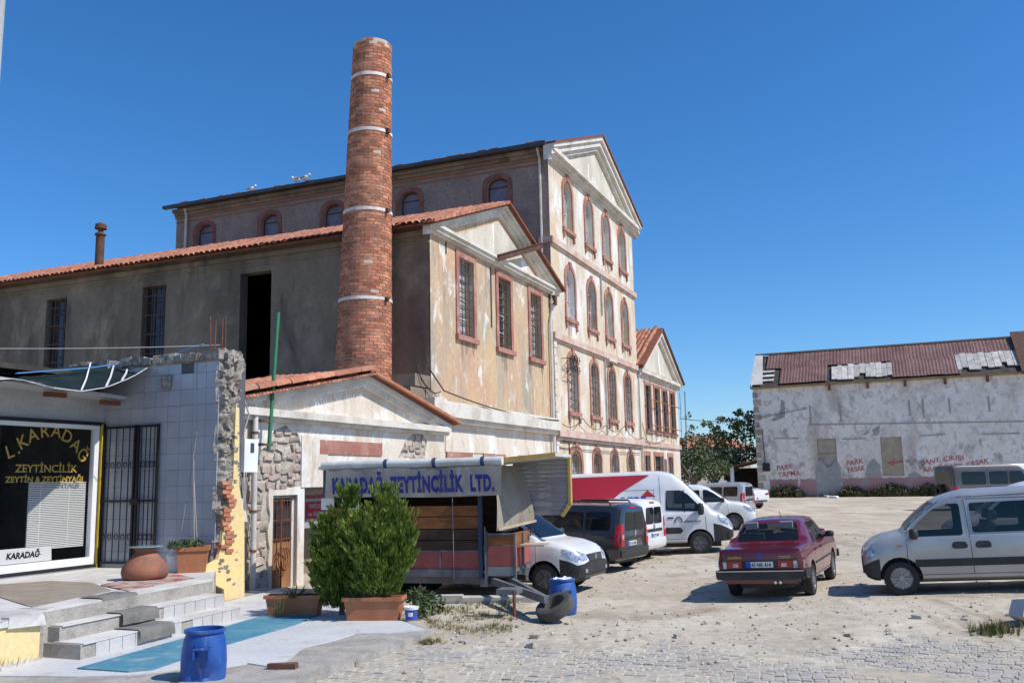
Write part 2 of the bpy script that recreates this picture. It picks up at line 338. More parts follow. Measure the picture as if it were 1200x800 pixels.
dm('car_glass_teal', (.012, .030, .034), fine=0, rough=.03, spec=.5, alpha=.62)
dm('car_glass_clear', (.010, .014, .016), fine=0, rough=.03, spec=.5, alpha=.72)
dm('cabin', (.06, .062, .066), (.085, .085, .088), scale=3, rough=.8)
dm('seam', (.05, .05, .055), fine=0)
dm('lamp_red', (.42, .012, .018), fine=0, rough=.15, spec=.6); dm('lamp_clear', (.55, .60, .66), (.30, .33, .37), lo=.45, hi=.55, scale=14, fine=0, rough=.1, spec=.6, metal=.4); dm('lamp_amber', (.6, .22, .02), fine=0, rough=.15)
dm('rim', (.33, .33, .33), (.25, .24, .23), scale=4, rough=.4, metal=.5); dm('rim_dark', (.16, .155, .15), (.11, .11, .11), scale=4, rough=.5, metal=.3)
dm('chrome', (.6, .6, .62), fine=0, rough=.15, metal=.9); dm('plate', (.72, .72, .72), fine=0, rough=.4); dm('plate_blue', (.03, .10, .45), fine=0); dm('ink', (.015, .015, .018), fine=0)
dm('logo_blue', (.05, .08, .40), fine=0); dm('badge_gold', (.55, .36, .06), fine=0); dm('seat_grey', (.2, .21, .22), fine=0)
# ================================================================ the setting
def onA(x, y, s=0.):                                   # pixel -> (t, z) on a plane along the street, s behind the front
    d = ray(x, y); k = ((F0 - EYEP).dot(FB) + s) / d.dot(FB); p = EYEP + d * k; return ((p - F0).dot(FA), p.z)
def onB(x, y, t):
    d = ray(x, y); k = ((F0 - EYEP).dot(FA) + t) / d.dot(FA); p = EYEP + d * k; return ((p - F0).dot(FB), p.z)
def toF(p): q = Vector(p) - F0; return (q.dot(FA), q.dot(FB), p[2])
def vnoise(x, y, s=0.):
    return (sin(x * 1.7 + s) * cos(y * 2.1 - s * .7) + .5 * sin(x * 4.3 + y * 3.1 + s) + .3 * sin(x * 9.1 - y * 7.7 + 2 * s)) / 1.8
def road_edge(x): return 13.55 - .13 * (x + 1.3) + .25 * sin(x * 1.3) + .12 * sin(x * 4.1)
def ground_z(x, y):
    z = zg(x, y) + .012 * vnoise(x * .9, y * .9) + .006 * vnoise(x * 3.1, y * 2.7, 2)
    if y < 16: z += -.0135 + .0225 * smooth(-1.2, .6, y - road_edge(x)) + (.011 * vnoise(x * 1.3, y * 1.3, 5) if y < 14.5 else 0)
    return z
xs = [-400, -200, -100, -60, -40, -30, -25, -20, -16, -13]; v = -11.
while v < 14: xs.append(v); v += .22
xs += [15, 16.5, 18, 20, 23, 27, 32, 40, 55, 80, 140, 250, 500]
ys = [-60, -20, 0, 5, 8]; v = 9.
while v < 20: ys.append(v); v += .2
while v < 48: ys.append(v); v += .9
ys += [50, 55, 60, 66, 72, 80, 95, 120, 200, 400, 900]
gm = MB(); nx = len(xs)
gm.add([(x, y, ground_z(x, y)) for y in ys for x in xs], [(j * nx + i, j * nx + i + 1, (j + 1) * nx + i + 1, (j + 1) * nx + i) for j in range(len(ys) - 1) for i in range(nx - 1)])
ground = tag(gm.build('ground', M['dirt'], None, smooth=80), kind='structure')
# paved road of small stone setts, laid along the street
def sett_verts(l, w_):
    out = []
    for z, i in ((-.07, .0), (-.008, .002), (0, .013)):
        out += [(-l / 2 + i, -w_ / 2 + i, z), (l / 2 - i, -w_ / 2 + i, z), (l / 2 - i, w_ / 2 - i, z), (-l / 2 + i, w_ / 2 - i, z)]
    return out
SF = [(k * 4 + i, k * 4 + (i + 1) % 4, (k + 1) * 4 + (i + 1) % 4, (k + 1) * 4 + i) for k in range(2) for i in range(4)] + [(8, 9, 10, 11)]
spots = []
t_ = -32.
row = 0
while t_ < -18:
    s_ = -6.42 - (row % 2) * .07
    while s_ > -21:
        l = random.choice((.115, .125, .14)); p = wl(t_, s_ - l / 2)
        if 8.9 < p.y < road_edge(p.x) + .55 and -4.5 < p.x < 9:
            d = p - EYEP; w2 = d.dot(CW); px = 600 + FPX * d.dot(CR) / w2; py = 400 - FPX * d.dot(CU) / w2
            if -60 < px < 1260 and py < 830: spots.append((d.length, px, py, p, l))
        s_ -= l + .012
    t_ += .128; row += 1
spots.sort(key=lambda q: q[0])
road = tag(bpy.data.objects.new('road', bpy.data.meshes.new('road')), kind='structure'); col.objects.link(road)
rb = MB(); rb.box(-30, 30, -20, 0, -.18, -.17); road.data = rb.mesh('road', M['dirt'])
sett_meshes = []
for q in range(6):
    b = MB(); b.add([(x + random.uniform(-.006, .006), y + random.uniform(-.006, .006), z + random.uniform(-.003, .003)) for x, y, z in sett_verts((.115, .125, .14)[q % 3], .116)], SF); sett_meshes.append(b.mesh('sett', M['sett_one']))
rest = MB(); used = 0
for dist, px, py, p, l in spots:
    z = zg(p.x, p.y) + random.gauss(-.005, .0045); rz = FROT - pi / 2 + random.uniform(-.06, .06); tx, ty = random.uniform(-.04, .04), random.uniform(-.04, .04)
    vis = 0 < px < 1200 and py < 800
    if used < 290 and vis:
        o = link('sett', sett_meshes[{.115: 0, .125: 1, .14: 2}[l] + 3 * random.randint(0, 1)], road); o.location = (p.x, p.y, z); o.rotation_euler = (tx, ty, rz); used += 1
    else:
        T = Matrix.Translation((p.x, p.y, z)) @ Matrix.Rotation(rz, 4, 'Z') @ Matrix.Rotation(tx, 4, 'X')
        rest.add([T @ Vector((x + random.uniform(-.006, .006), y + random.uniform(-.006, .006), zz)) for x, y, zz in sett_verts(l, .116)], SF)
tag(rest.build('setts', M['sett'], road), kind='stuff')
# loose gravel and small stones on the yard
gv = MB()
for i in range(2600):
    x = random.uniform(-2.5, 11); y = random.uniform(11.5, 30) if i % 3 else random.uniform(11, 16)
    r = random.choice((.008, .012, .012, .018, .03)) * random.uniform(.7, 1.3); c = Vector((x, y, ground_z(x, y) + r * .3))
    vs = [c + Vector((a * r * random.uniform(.7, 1.3), b * r * random.uniform(.7, 1.3), d * r * random.uniform(.5, .9))) for a, b, d in ((1, 0, 0), (-1, 0, 0), (0, 1, 0), (0, -1, 0), (0, 0, 1), (0, 0, -1))]
    gv.add(vs, [(0, 2, 4), (2, 1, 4), (1, 3, 4), (3, 0, 4), (2, 0, 5), (1, 2, 5), (3, 1, 5), (0, 3, 5)])
tag(gv.build('gravel', M['gravel']), 'small grey stones scattered on the sandy yard', 'gravel', kind='stuff')
# sidewalk slab in front of the steps, with a broken tiled top
def fpoly(name, pts, z0, z1, m, parent=None, m2=None):
    b = MB(); b.prism(pts, lambda u, v, d: (u, v, d), z1, z0); return b.build(name, m, parent)
sw = bpy.data.objects.new('sidewalk', None); col.objects.link(sw); sw.location = wl(-26, -4, 0); sw.rotation_euler = (0, 0, FROT); OFF[sw.name] = Vector((-26, -4, 0)); tag(sw, kind='structure')
def fl(px, py, z): q = toF(gz(px, py, z)); return (q[0], q[1])
edge = [fl(508, 738, .1), fl(470, 752, .1), fl(432, 764, .1), fl(395, 778, .1), fl(352, 794, .1), (-30.2, -6.5), (-33, -6.5), (-33, -1.), (-20.4, -.6), (-19.4, -.9), (-21.6, -4.2)]
fpoly('slab', edge, -.12, .1, M['cement_rough'], sw)
tl = [fl(498, 737, .115), fl(452, 741, .115), fl(415, 742, .115), fl(385, 751, .115), fl(356, 757, .115), fl(345, 766, .115), fl(322, 781, .115), fl(290, 776, .115), fl(262, 781, .115), fl(214, 783, .115), fl(150, 790, .115), fl(90, 792, .115), fl(0, 791, .115), (-31, -3.6), (-31, -1.4), (-21.6, -1.3), (-19.6, -.95), (-20.2, -1.9), (-21.8, -4.3)]
fpoly('tiled_top', tl, .1, .114, mat('sidewalk_tile', (.50, .505, .51), (.56, .56, .555), scale=1.1, rough=.6, bump=.15, layers=[((.44, .40, .34), 1.4, 1, .58, .68), ((.36, .33, .29), 6, 1, .68, .74)]), sw)
b = MB()
for i in range(70):
    k = random.random(); px = 345 + 160 * k; py = 797 - 58 * k
    p = toF(gz(px, py + random.uniform(-2, 4), .03)); r = random.uniform(.02, .06); b.jbox(p[0] - r, p[0] + r, p[1] - r, p[1] + r, -.04, .02 + r, r * .4)
tag(b.build('broken_edge', M['cement_rough'], sw), kind='stuff')
# ---------------------------------------------------------------- shared building pieces
def slope_beam(b, p0, p1, h, fn, d0, d1, m=0): b.prism([(p0[0], p0[1]), (p1[0], p1[1]), (p1[0], p1[1] - h), (p0[0], p0[1] - h)], fn, d0, d1, m)
def barrel(l, w_, h=.06, n=4, taper=.85):
    vs = []; fs = []
    for j, x in enumerate((0, l)):
        k = 1 if j == 0 else taper
        for i in range(n + 1):
            a = pi * i / n; vs.append((x, cos(a) * w_ / 2 * k, sin(a) * h * k + (0 if j == 0 else -.012)))
    fs = [(i, i + 1, n + 2 + i, n + 1 + i) for i in range(n)]
    return vs, fs
def tile_roof(parent, base, along, up, na, nu, pa, pu, cap=150, eye=None):
    """barrel tiles in rows: base corner, unit vectors along the eave and up the slope (street-front frame)"""
    base, along, up = Vector(base), Vector(along).normalized(), Vector(up).normalized(); nrm = along.cross(up).normalized()
    if nrm.z < 0: nrm = -nrm
    lst = []
    for j in range(nu):
        for i in range(na):
            p = base + along * (pa * (i + .5) + random.uniform(-.02, .02)) + up * (pu * j) + nrm * (.03 + random.uniform(-.006, .012)); lst.append(((wl(*p) - EYEP).length, p))
    lst.sort(key=lambda q: q[0])
    vs, fs = barrel(pu * 1.25, pa * 1.02, pa * .38); me = bpy.data.meshes.new('roof_tile'); me.from_pydata(vs, [], fs); me.materials.append(M['tile_one']); me.polygons.foreach_set('use_smooth', [True] * len(fs))
    R = Matrix((up, along, nrm)).transposed().to_4x4(); st = MB(); off = OFF[parent.name]
    for k, (d, p) in enumerate(lst):
        T = Matrix.Translation(p) @ R @ Matrix.Rotation(random.uniform(-.05, .05), 4, 'Z') @ Matrix.Rotation(.10 + random.uniform(-.03, .03), 4, 'Y').inverted()
        if k < cap: o = link('roof_tile', me, parent); o.matrix_local = Matrix.Translation(-off) @ T
        else: st.add([T @ Vector(v) for v in vs], fs)
    if st.v: tag(st.build('roof_tiles', M['tile'], parent, smooth=60), kind='stuff')
def window(parent, fn, u0, u1, v0, v1, rise, mats, surround=.28, proud=.05, depth=.28, sill=True, mull=(1, 3), bars=None, key=False, corbel=False, drips=True):
    """an opening's filling; returns the hole loop. u0..v1 is the opening"""
    tm, pm, sm, bm = mats; n = 8
    shp = (lambda a, bb, c, d, r: arch(a, bb, c, d, r, n)) if rise else (lambda a, bb, c, d, r: rect(a, bb, c, d))
    hole = shp(u0, u1, v0, v1, rise); e = .05
    b = MB(); b.band(shp(u0 + e, u1 - e, v0 + e, v1 - e, max(rise - .02, 0)), hole, fn, depth - .06, depth)
    um = [(u0 + (u1 - u0) * (i + 1) / (mull[0] + 1)) for i in range(mull[0])]
    for q in um: b.prism(rect(q - .022, q + .022, v0, v1 - .02), fn, depth - .05, depth - .005)
    for i in range(mull[1]):
        q = v0 + (v1 - v0 - rise) * (i + 1) / (mull[1] + .0 if rise else mull[1] + 1); b.prism(rect(u0 + e, u1 - e, q - .022, q + .022), fn, depth - .053, depth - .003)
    wd = b.build('window', sm, parent)
    b = MB(); b.add([fn(p, q, depth - .02) for p, q in hole], [tuple(range(len(hole)))]); b.build('pane', pm, wd)
    if surround:
        b = MB(); o = shp(u0 - surround, u1 + surround, v0 - .02, v1 + surround, rise + surround * .55 if rise else 0); b.band(shp(u0 - .001, u1 + .001, v0 - .02, v1 + .001, rise), o, fn, -proud, .02)
        if key: c = (u0 + u1) / 2; b.prism([(c - .10, v1 - .03), (c + .10, v1 - .03), (c + .15, v1 + surround + .07), (c - .15, v1 + surround + .07)], fn, -proud - .035, .0)
        b.build('surround', tm, wd)
    if sill:
        b = MB(); b.prism(rect(u0 - surround - .05, u1 + surround + .05, v0 - .19, v0 - .021), fn, -proud - .07, .02)
        if corbel:
            for q in (u0 - surround * .6, u1 + surround * .6): b.prism([(q - .06, v0 - .5), (q + .06, v0 - .5), (q + .08, v0 - .24), (q - .08, v0 - .24)], fn, -proud - .04, .0)
        b.build('sill', tm, wd)
        for k in range(3 if drips else 0):
            c = u0 - surround + (u1 - u0 + 2 * surround) * random.uniform(.05, .95); w_ = random.uniform(.06, .2); L_ = random.uniform(.4, 1.15); n_ = 6; lp = [(c - w_, v0 - .2), (c + w_, v0 - .2)] + [(c + w_ * (1 - 2 * i / n_) * .8, v0 - .2 - L_ * (.45 + .55 * random.random()) * (1 - abs(1 - 2 * i / n_) * .5)) for i in range(n_ + 1)]
            b = MB(); b.prism(lp, fn, -.004, .002); b.build('drip_stain', M['drip'], wd)
    if bars:
        nu, nv = bars; b = MB()
        for i in range(nu): q = u0 + (u1 - u0) * (i + .5) / nu; b.prism(rect(q - .011, q + .011, v0 - .01, v1 - rise * .3), fn, .06, .082)
        for i in range(nv): q = v0 + (v1 - v0) * (i + .5) / nv; b.prism(rect(u0 + .001, u1 - .001, q - .013, q + .013), fn, .05, .084)
        b.build('bars', bm, wd)
    return hole
PK = (M['trim_pink'], M['glass_pale'], M['sash'], M['bars'])
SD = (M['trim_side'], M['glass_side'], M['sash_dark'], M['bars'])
# ---------------------------------------------------------------- tall factory block
tb = fthing('factory_block', 'four storey factory block with white pediment and arched pink framed windows', 'building', 6.8, 0)
A0 = fA(0.); holes = []
for fl_, (z0, z1, rs) in enumerate([(13.4, 15.68, .55), (9.3, 11.62, .55), (5.15, 7.68, .42), (1.3, 3.5, .42)]):
    for k, (a, c) in enumerate([(1.84, 3.0), (4.98, 6.14), (7.88, 9.04), (10.84, 12.0)]):
        if fl_ == 3 and k == 0: holes.append(window(tb, A0, a - .1, c + .15, .4, 3.5, .62, PK, .25, .06, .3, False, (1, 2), (6, 5), True)); continue
        m_ = PK if not (fl_ == 1 and k in (1, 2)) else (M['trim_pink'], M['glass_dark'] if k == 1 else M['glass_pale'], M['sash'], M['bars'])
        if fl_ >= 2: m_ = (M['trim_pink'], M['glass_pale'] if fl_ == 2 else M['glass_dark'], M['sash'], M['bars'])
        holes.append(window(tb, A0, a, c, z0, z1, rs, m_, .19, .05, .3, True, (1, 2), (3, 7) if fl_ == 2 else (4, 4) if fl_ == 3 else None, True, fl_ < 3))
b = MB(); b.openwall([(0, -.3), (13.65, -.3), (13.65, 16.55), (6.85, 19.2), (0, 16.55)], holes, A0, .3); b.build('street_wall', M['plaster_tall'], tb)
sh = []
B0 = fBn(0.)
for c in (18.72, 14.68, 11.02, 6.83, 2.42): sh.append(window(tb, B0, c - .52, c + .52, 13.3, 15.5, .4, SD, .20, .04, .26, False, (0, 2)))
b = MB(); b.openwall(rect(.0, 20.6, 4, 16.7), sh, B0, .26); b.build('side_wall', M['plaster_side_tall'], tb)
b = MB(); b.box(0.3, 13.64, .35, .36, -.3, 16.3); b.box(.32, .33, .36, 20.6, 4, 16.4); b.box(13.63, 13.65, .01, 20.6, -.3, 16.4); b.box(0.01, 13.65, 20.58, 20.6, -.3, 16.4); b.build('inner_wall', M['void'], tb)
b = MB()
for z, h in ((12.25, .27), (8.1, .27)): b.prism(rect(-.10, 13.72, z, z + h), A0, -.14, .02); b.prism(rect(-.06, 13.70, z - .08, z), A0, -.08, .02)
b.prism(rect(-.08, 13.72, 3.98, 4.28), A0, -.22, .02); b.prism(rect(-.05, 13.7, 3.86, 3.98), A0, -.13, .02)
b.box(-.13, .0, -.14, .5, 12.25, 12.52); b.build('string_course', M['string_pink'], tb)
b = MB()
for z0, z1, pr in ((15.98, 16.08, .1), (16.08, 16.24, .24), (16.24, 16.42, .42)): b.prism(rect(-.02 - pr, 13.67 + pr, z0, z1), A0, -pr, .02)
b.build('cornice', M['cornice'], tb)
b = MB()
for sgn in (0, 1):
    for h0, h1, pr in ((.0, .22, .48), (.22, .5, .36), (.5, .72, .2)):
        e = (-.5, 16.5) if not sgn else (14.15, 16.5); ap = (6.85, 19.34)
        slope_beam(b, (e[0], e[1] - h0), (ap[0], ap[1] - h0), h1 - h0, A0, -pr, .02)
b.build('raking_cornice', M['cornice'], tb)
b = MB(); b.prism([(2.1, 16.55), (11.6, 16.55), (6.85, 18.55)], A0, -.03, .02); b.build('tympanum', M['tympanum'], tb)
b = MB()
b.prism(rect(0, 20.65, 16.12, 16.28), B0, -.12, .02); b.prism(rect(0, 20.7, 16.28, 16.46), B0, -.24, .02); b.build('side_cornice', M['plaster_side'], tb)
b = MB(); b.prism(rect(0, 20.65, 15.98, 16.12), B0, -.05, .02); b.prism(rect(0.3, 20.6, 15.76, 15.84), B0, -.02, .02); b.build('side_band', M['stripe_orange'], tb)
b = MB()
b.prism([(-.52, 16.56), (6.85, 19.45), (6.85, 19.35), (-.52, 16.46)], lambda u, v, d: (u, d, v), -.56, 20.95); b.prism([(14.2, 16.56), (6.86, 19.45), (6.86, 19.35), (14.2, 16.46)], lambda u, v, d: (u, d, v), -.56, 20.95)
rf = b.build('roof', M['rust'], tb)
b = MB(); b.box(-.62, -.40, -.1, 21.0, 16.44, 16.6); b.build('gutter', mat('gutter_dark', (.05, .055, .065), (.08, .08, .085), scale=2, rough=.6), tb)
b = MB()
for i in range(46):
    y_ = random.uniform(-.3, 20.3); b.jbox(-.55, -.1, y_, y_ + random.uniform(.2, .5), 16.57, 16.66, .03)
tag(b.build('eave_tiles', M['tile'], tb), kind='stuff')
b = MB(); b.tube([(-.3, .38, 16.45), (-.1, .36, 16.0), (-.1, .36, 10.5)], .06); b.tube([(-.3, 19.8, 16.42), (-.12, 19.85, 16.1), (-.12, 19.9, 10)], .07); b.build('downpipe', M['pipe_white'], tb, smooth=40)
b = MB(); b.tube([(13.5, -.1, 4.2), (13.5, -.1, 8.3)], .035, 6); b.tube([(7.25, -.07, 3.9), (7.25, -.07, 8.1)], .04, 6); b.tube([(7.1, -.06, 10.2), (7.1, -.06, 12.2)], .04, 6); b.build('thin_pipe', M['pipe_grey'], tb)
b = MB()
for i in range(22):
    z = .6 + i * .34; wq = .34 if i % 2 else .22; b.jbox(-.02, wq, -.045, .02, z, z + .3, .01)
b.build('quoins', M['plaster_low'], tb)
b = MB(); b.box(7.35, 8.7, -.28, -.05, 7.98, 8.09); b.build('ledge_bracket', M['plaster_low'], tb)
b = MB()
for zz in (7.35, 6.9):
    for k in range(3): c = Vector((1.45 + k * .35, -.38, zz + .05 * (k % 2))); b.tube([c + Vector((.16 * cos(a * pi / 5), .0, .16 * sin(a * pi / 5))) for a in range(11)], .014, 4)
    b.tube([(.95, -.02, zz), (.95, -.42, zz), (2.3, -.42, zz)], .018, 5); b.tube([(.95, -.02, zz - .4), (.95, -.42, zz)], .014, 4)
b.build('lantern_bracket', M['black_iron'], tb)
def sag(p, q, dz, n=10): p, q = Vector(p), Vector(q); return [p.lerp(q, i / n) - Vector((0, 0, dz * 4 * (i / n) * (1 - i / n))) for i in range(n + 1)]
b = MB()
for p, q, dz in (((.3, -.2, 4.5), (3, -.2, 4.9), .25), ((3, -.2, 4.9), (6.5, -.2, 4.75), .35), ((6.5, -.2, 4.75), (9.8, -.2, 4.85), .3), ((9.8, -.2, 4.85), (13.4, -.2, 4.4), .3), ((13.4, -.2, 4.4), (19.5, -.15, 4.6), .3), ((.2, -.24, 3.82), (13.4, -.24, 3.84), .04), ((.3, -.25, 3.78), (13.4, -.25, 3.76), .06), ((13.4, -.2, 5.2), (15, -.2, 4.0), .2)): b.tube(sag(p, q, dz), .016, 4)
b.tube([(.3, -.2, 3.8), (1.0, -.22, 3.75), (1.05, -.22, 2.2)], .03, 5); b.build('cable', M['cable'], tb)
# ---------------------------------------------------------------- gabled wing beside the chimney
mb = fthing('factory_wing', 'gabled factory wing with three tall barred windows and ochre streaked plaster', 'building', -5.6, 0)
holes = []
for k, (a, c) in enumerate([(-9.08, -7.95), (-5.8, -4.67), (-2.62, -1.48)]):
    holes.append(window(mb, A0, a, c, 7.0, 9.62, 0, (M['trim_pink'], M['glass_pale'] if k != 1 else M['glass_dark'], M['sash'], M['bars']), .22, .05, .32, True, (1, 3), (4, 9)))
up = [(-11.08, 4.2), (-.06, 4.2), (-.06, 10.05), (-5.6, 12.15), (-11.08, 10.05)]
b = MB(); b.openwall(up, holes, A0, .32); b.build('street_wall', M['plaster_mid'], mb)
low = []
for a, c in ((-9.9, -8.3), (-7.1, -5.5), (-3.9, -2.3)): low.append(rect(a, c, .8, 2.98))
b = MB(); b.openwall(rect(-11.08, -.06, -.3, 4.2), low, fA(.04), .25); b.build('lower_wall', M['plaster_low'], mb)
for lp in low:
    b = MB(); b.band(lp, [(lp[0][0] - .16, lp[0][1] - .1), (lp[1][0] + .16, lp[1][1] - .1), (lp[2][0] + .16, lp[2][1] + .16), (lp[3][0] - .16, lp[3][1] + .16)], fA(.04), -.05, .02); s_ = b.build('blocked_window', M['trim_pink'], mb)
    b = MB(); b.prism(rect(lp[0][0], lp[1][0], lp[0][1], lp[2][1]), fA(.04), .2, .25); b.build('infill', M['plaster_low'], s_)
b = MB(); b.prism(rect(-10.1, -6.2, 3.15, 3.85), fA(.04), -.03, .02); b.build('sign_panel', M['plaster_low'], mb)
sh = []
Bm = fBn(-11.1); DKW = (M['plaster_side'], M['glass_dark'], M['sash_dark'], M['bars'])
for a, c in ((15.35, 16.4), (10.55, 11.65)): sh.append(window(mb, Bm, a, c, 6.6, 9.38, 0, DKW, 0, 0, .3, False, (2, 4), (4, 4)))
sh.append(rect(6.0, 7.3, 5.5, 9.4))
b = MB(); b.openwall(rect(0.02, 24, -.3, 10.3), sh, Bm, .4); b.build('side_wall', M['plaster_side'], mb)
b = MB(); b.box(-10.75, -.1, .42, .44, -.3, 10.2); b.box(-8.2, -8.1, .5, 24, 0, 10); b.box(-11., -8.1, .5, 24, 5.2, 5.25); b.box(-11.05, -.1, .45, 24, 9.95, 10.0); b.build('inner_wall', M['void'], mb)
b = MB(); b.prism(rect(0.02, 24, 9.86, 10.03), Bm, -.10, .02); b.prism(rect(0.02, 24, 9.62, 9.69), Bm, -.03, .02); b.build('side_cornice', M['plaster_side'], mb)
b = MB()
for z0, z1, pr in ((9.93, 10.0, .1), (10.0, 10.12, .22), (10.12, 10.22, .30)): b.prism(rect(-11.1 - pr, -.05, z0, z1), A0, -pr, .02)
b.build('cornice', M['cornice'], mb)
b = MB()
for h0, h1, pr in ((.0, .16, .36), (.16, .32, .24), (.32, .46, .12)):
    for e in ((-11.5, 10.24), (.3, 10.24)): slope_beam(b, (e[0], e[1] - h0), (-5.6, 12.36 - h0), h1 - h0, A0, -pr, .02)
b.build('raking_cornice', M['cornice'], mb)
b = MB(); b.prism([(-9.3, 10.3), (-1.9, 10.3), (-5.6, 11.7)], A0, -.025, .02); b.build('tympanum', M['tympanum'], mb)
b = MB(); b.prism([(-11.62, 10.12), (-5.6, 12.36), (-5.6, 12.28), (-11.62, 10.04)], lambda u, v, d: (u, d, v), -.42, 24); b.prism([(.35, 10.2), (-5.59, 12.36), (-5.59, 12.28), (.35, 10.1)], lambda u, v, d: (u, d, v), -.42, 24); b.build('roof', M['rust'], mb)
tile_roof(mb, (-11.72, -.45, 10.08), (0, 1, 0), (6.05, 0, 2.25), 108, 16, .225, .39, 150)
b = MB()
for i in range(16):
    k0 = i / 16; k1 = (i + .95) / 16; b.prism([(-11.7 + 6.1 * k0, 10.08 + 2.27 * k0), (-11.7 + 6.1 * k1, 10.08 + 2.27 * k1), (-11.7 + 6.1 * k1, 10.18 + 2.27 * k1 + .02), (-11.7 + 6.1 * k0, 10.18 + 2.27 * k0)], A0, -.5, -.25)
tag(b.build('rake_tiles', M['tile'], mb), kind='stuff')
b = MB(); b.prism([(.42, 10.12), (-5.59, 12.34), (-5.59, 12.44), (.42, 10.22)], A0, -.5, -.2); b.build('rake_edge', M['rust'], mb)
b = MB()
for z0, z1, pr in ((4.05, 4.2, .22), (4.2, 4.62, .34), (4.62, 4.7, .2)): b.prism(rect(-11.35, -.3, z0, z1), A0, -pr, .03)
b.jbox(-11.6, -11.05, -.38, .3, 4.0, 4.72, .05); b.build('ledge', M['cornice'], mb)
b = MB(); b.box(-12.05, -11.08, .02, 1.4, 5.05, 5.42); b.box(-12.4, -11.07, -.02, 3.6, 3.5, 5.0); b.box(-11.5, -11.06, -.05, .05, 3.7, 5.0); b.build('chimney_plinth', M['plaster_side'], mb)
b = MB(); b.tube([(-.32, -.12, 10.1), (-.32, -.14, 9.55), (-.3, -.12, 9.2), (-.55, -.12, 8.8), (-.55, -.12, 4.7)], [.09, .16, .07, .065, .065], 8); b.tube([(-.5, -.1, 4.1), (-.5, -.1, 1)], .07); b.build('downpipe', M['pipe_white'], mb, smooth=40)
b = MB(); b.box(-.44, -.2, -.3, -.02, 9.45, 9.85); b.build('hopper', M['rust_dark'], mb)
b = MB(); b.tube([(-11.7, -.25, 5.6), (-10.6, -.2, 5.0)] + sag((-10.6, -.2, 5.0), (-.6, -.36, 4.6), .18)[1:], .022, 5); b.tube(sag((-12, -.0, 5.6), (-10.9, -.25, 4.95), .3), .018, 4); b.tube([(-6.45, -.03, 9.8), (-6.45, -.03, 7.6)], .02, 4); b.tube([(-10.0, -.03, 9.9), (-10., -.03, 9.5)], .02, 4)
b.build('cable', M['cable'], mb)
rail = fthing('steel_beam', 'rusty steel beam jutting across the pediment of the gabled wing', 'beam', -6.4, -.1, 9.9)
# horizontal rail from the wing's cornice to the tall block's corner
b = MB(); p0 = Vector((-6.45, -.35, onA(575, 297, -.35)[1])); q = onA(637, 288, -.5); p1 = Vector((q[0] - .1, -.5, q[1]))
d = (p1 - p0).normalized()
Tm = Matrix.Translation(p0) @ d.to_track_quat('X', 'Z').to_matrix().to_4x4(); Lb = (p1 - p0).length
b.box(0, Lb, -.06, .06, .09, .12, T=Tm); b.box(0, Lb, -.06, .06, -.12, -.09, T=Tm); b.box(0, Lb, -.012, .012, -.09, .09, T=Tm); b.build('beam', M['rust_dark'], rail)
# ---------------------------------------------------------------- low annex at the end of the row
an = fthing('factory_annex', 'low gabled annex with steep red tiled roof and four narrow windows', 'building', 18.7, 0)
holes = []
BR = (M['trim_pink'], M['glass_dark'], M['sash_dark'], M['bars'])
for a, c in ((15.15, 16.35), (17.3, 18.5), (19.35, 20.55), (21.4, 22.6)): holes.append(window(an, A0, a, c, 4.95, 7.5, 0, BR, .17, .05, .2, True, (1, 2), (3, 3)))
for a, c in ((14.45, 15.45), (16.75, 18.65), (20.2, 21.2)): holes.append(window(an, A0, a, c, 1.4, 3.45, 0, BR, .24, .05, .2, True, (1, 1), (2, 2)))
b = MB(); b.openwall([(13.7, -.3), (23.6, -.3), (23.6, 8.2), (18.65, 10.75), (13.7, 8.2)], holes, A0, .2); b.build('street_wall', M['plaster_tall'], an)
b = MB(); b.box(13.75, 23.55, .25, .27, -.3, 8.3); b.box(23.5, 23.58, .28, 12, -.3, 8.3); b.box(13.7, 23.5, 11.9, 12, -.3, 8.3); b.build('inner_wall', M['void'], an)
b = MB(); b.box(23.59, 23.62, .01, 12, -.3, 8.35); b.build('side_wall', M['plaster_low'], an)
b = MB()
for z0, z1, pr in ((7.98, 8.06, .1), (8.06, 8.26, .26)): b.prism(rect(13.7, 23.62 + pr, z0, z1), A0, -pr, .02)
b.build('cornice', M['cornice'], an)
b = MB()
for h0, h1, pr in ((.0, .2, .34), (.2, .46, .2)):
    for e in ((13.5, 8.3), (23.95, 8.3)): slope_beam(b, (e[0], e[1] - h0), (18.65, 11.0 - h0), h1 - h0, A0, -pr, .02)
b.build('raking_cornice', M['cornice'], an)
b = MB(); b.prism([(15, 8.4), (22.3, 8.4), (18.65, 10.3)], A0, -.02, .02); b.build('tympanum', M['tympanum'], an)
b = MB(); b.prism(rect(13.66, 23.65, 3.98, 4.25), A0, -.12, .02); b.prism(rect(14.7, 23.2, 7.66, 7.72), A0, -.05, .02); b.build('string_course', M['string_pink'], an)
b = MB(); b.prism([(13.45, 8.3), (18.65, 11.1), (18.65, 11.02), (13.45, 8.22)], lambda u, v, d: (u, d, v), -.4, 12); b.prism([(24.05, 8.25), (18.66, 11.1), (18.66, 11.02), (24.05, 8.17)], lambda u, v, d: (u, d, v), -.4, 12); b.build('roof', M['rust'], an)
tile_roof(an, (13.42, .3, 8.3), (0, 1, 0), (5.2, 0, 2.8), 46, 15, .25, .4, 60)
b = MB(); b.prism([(13.4, 8.31), (18.65, 11.11), (18.65, 11.25), (13.4, 8.45)], A0, -.42, .25); b.build('verge', M['rust'], an)
tile_roof(an, (13.5, -.1, 8.42), (0, 1, 0), (5.2, 0, 2.8), 1, 15, .3, .4, 15)
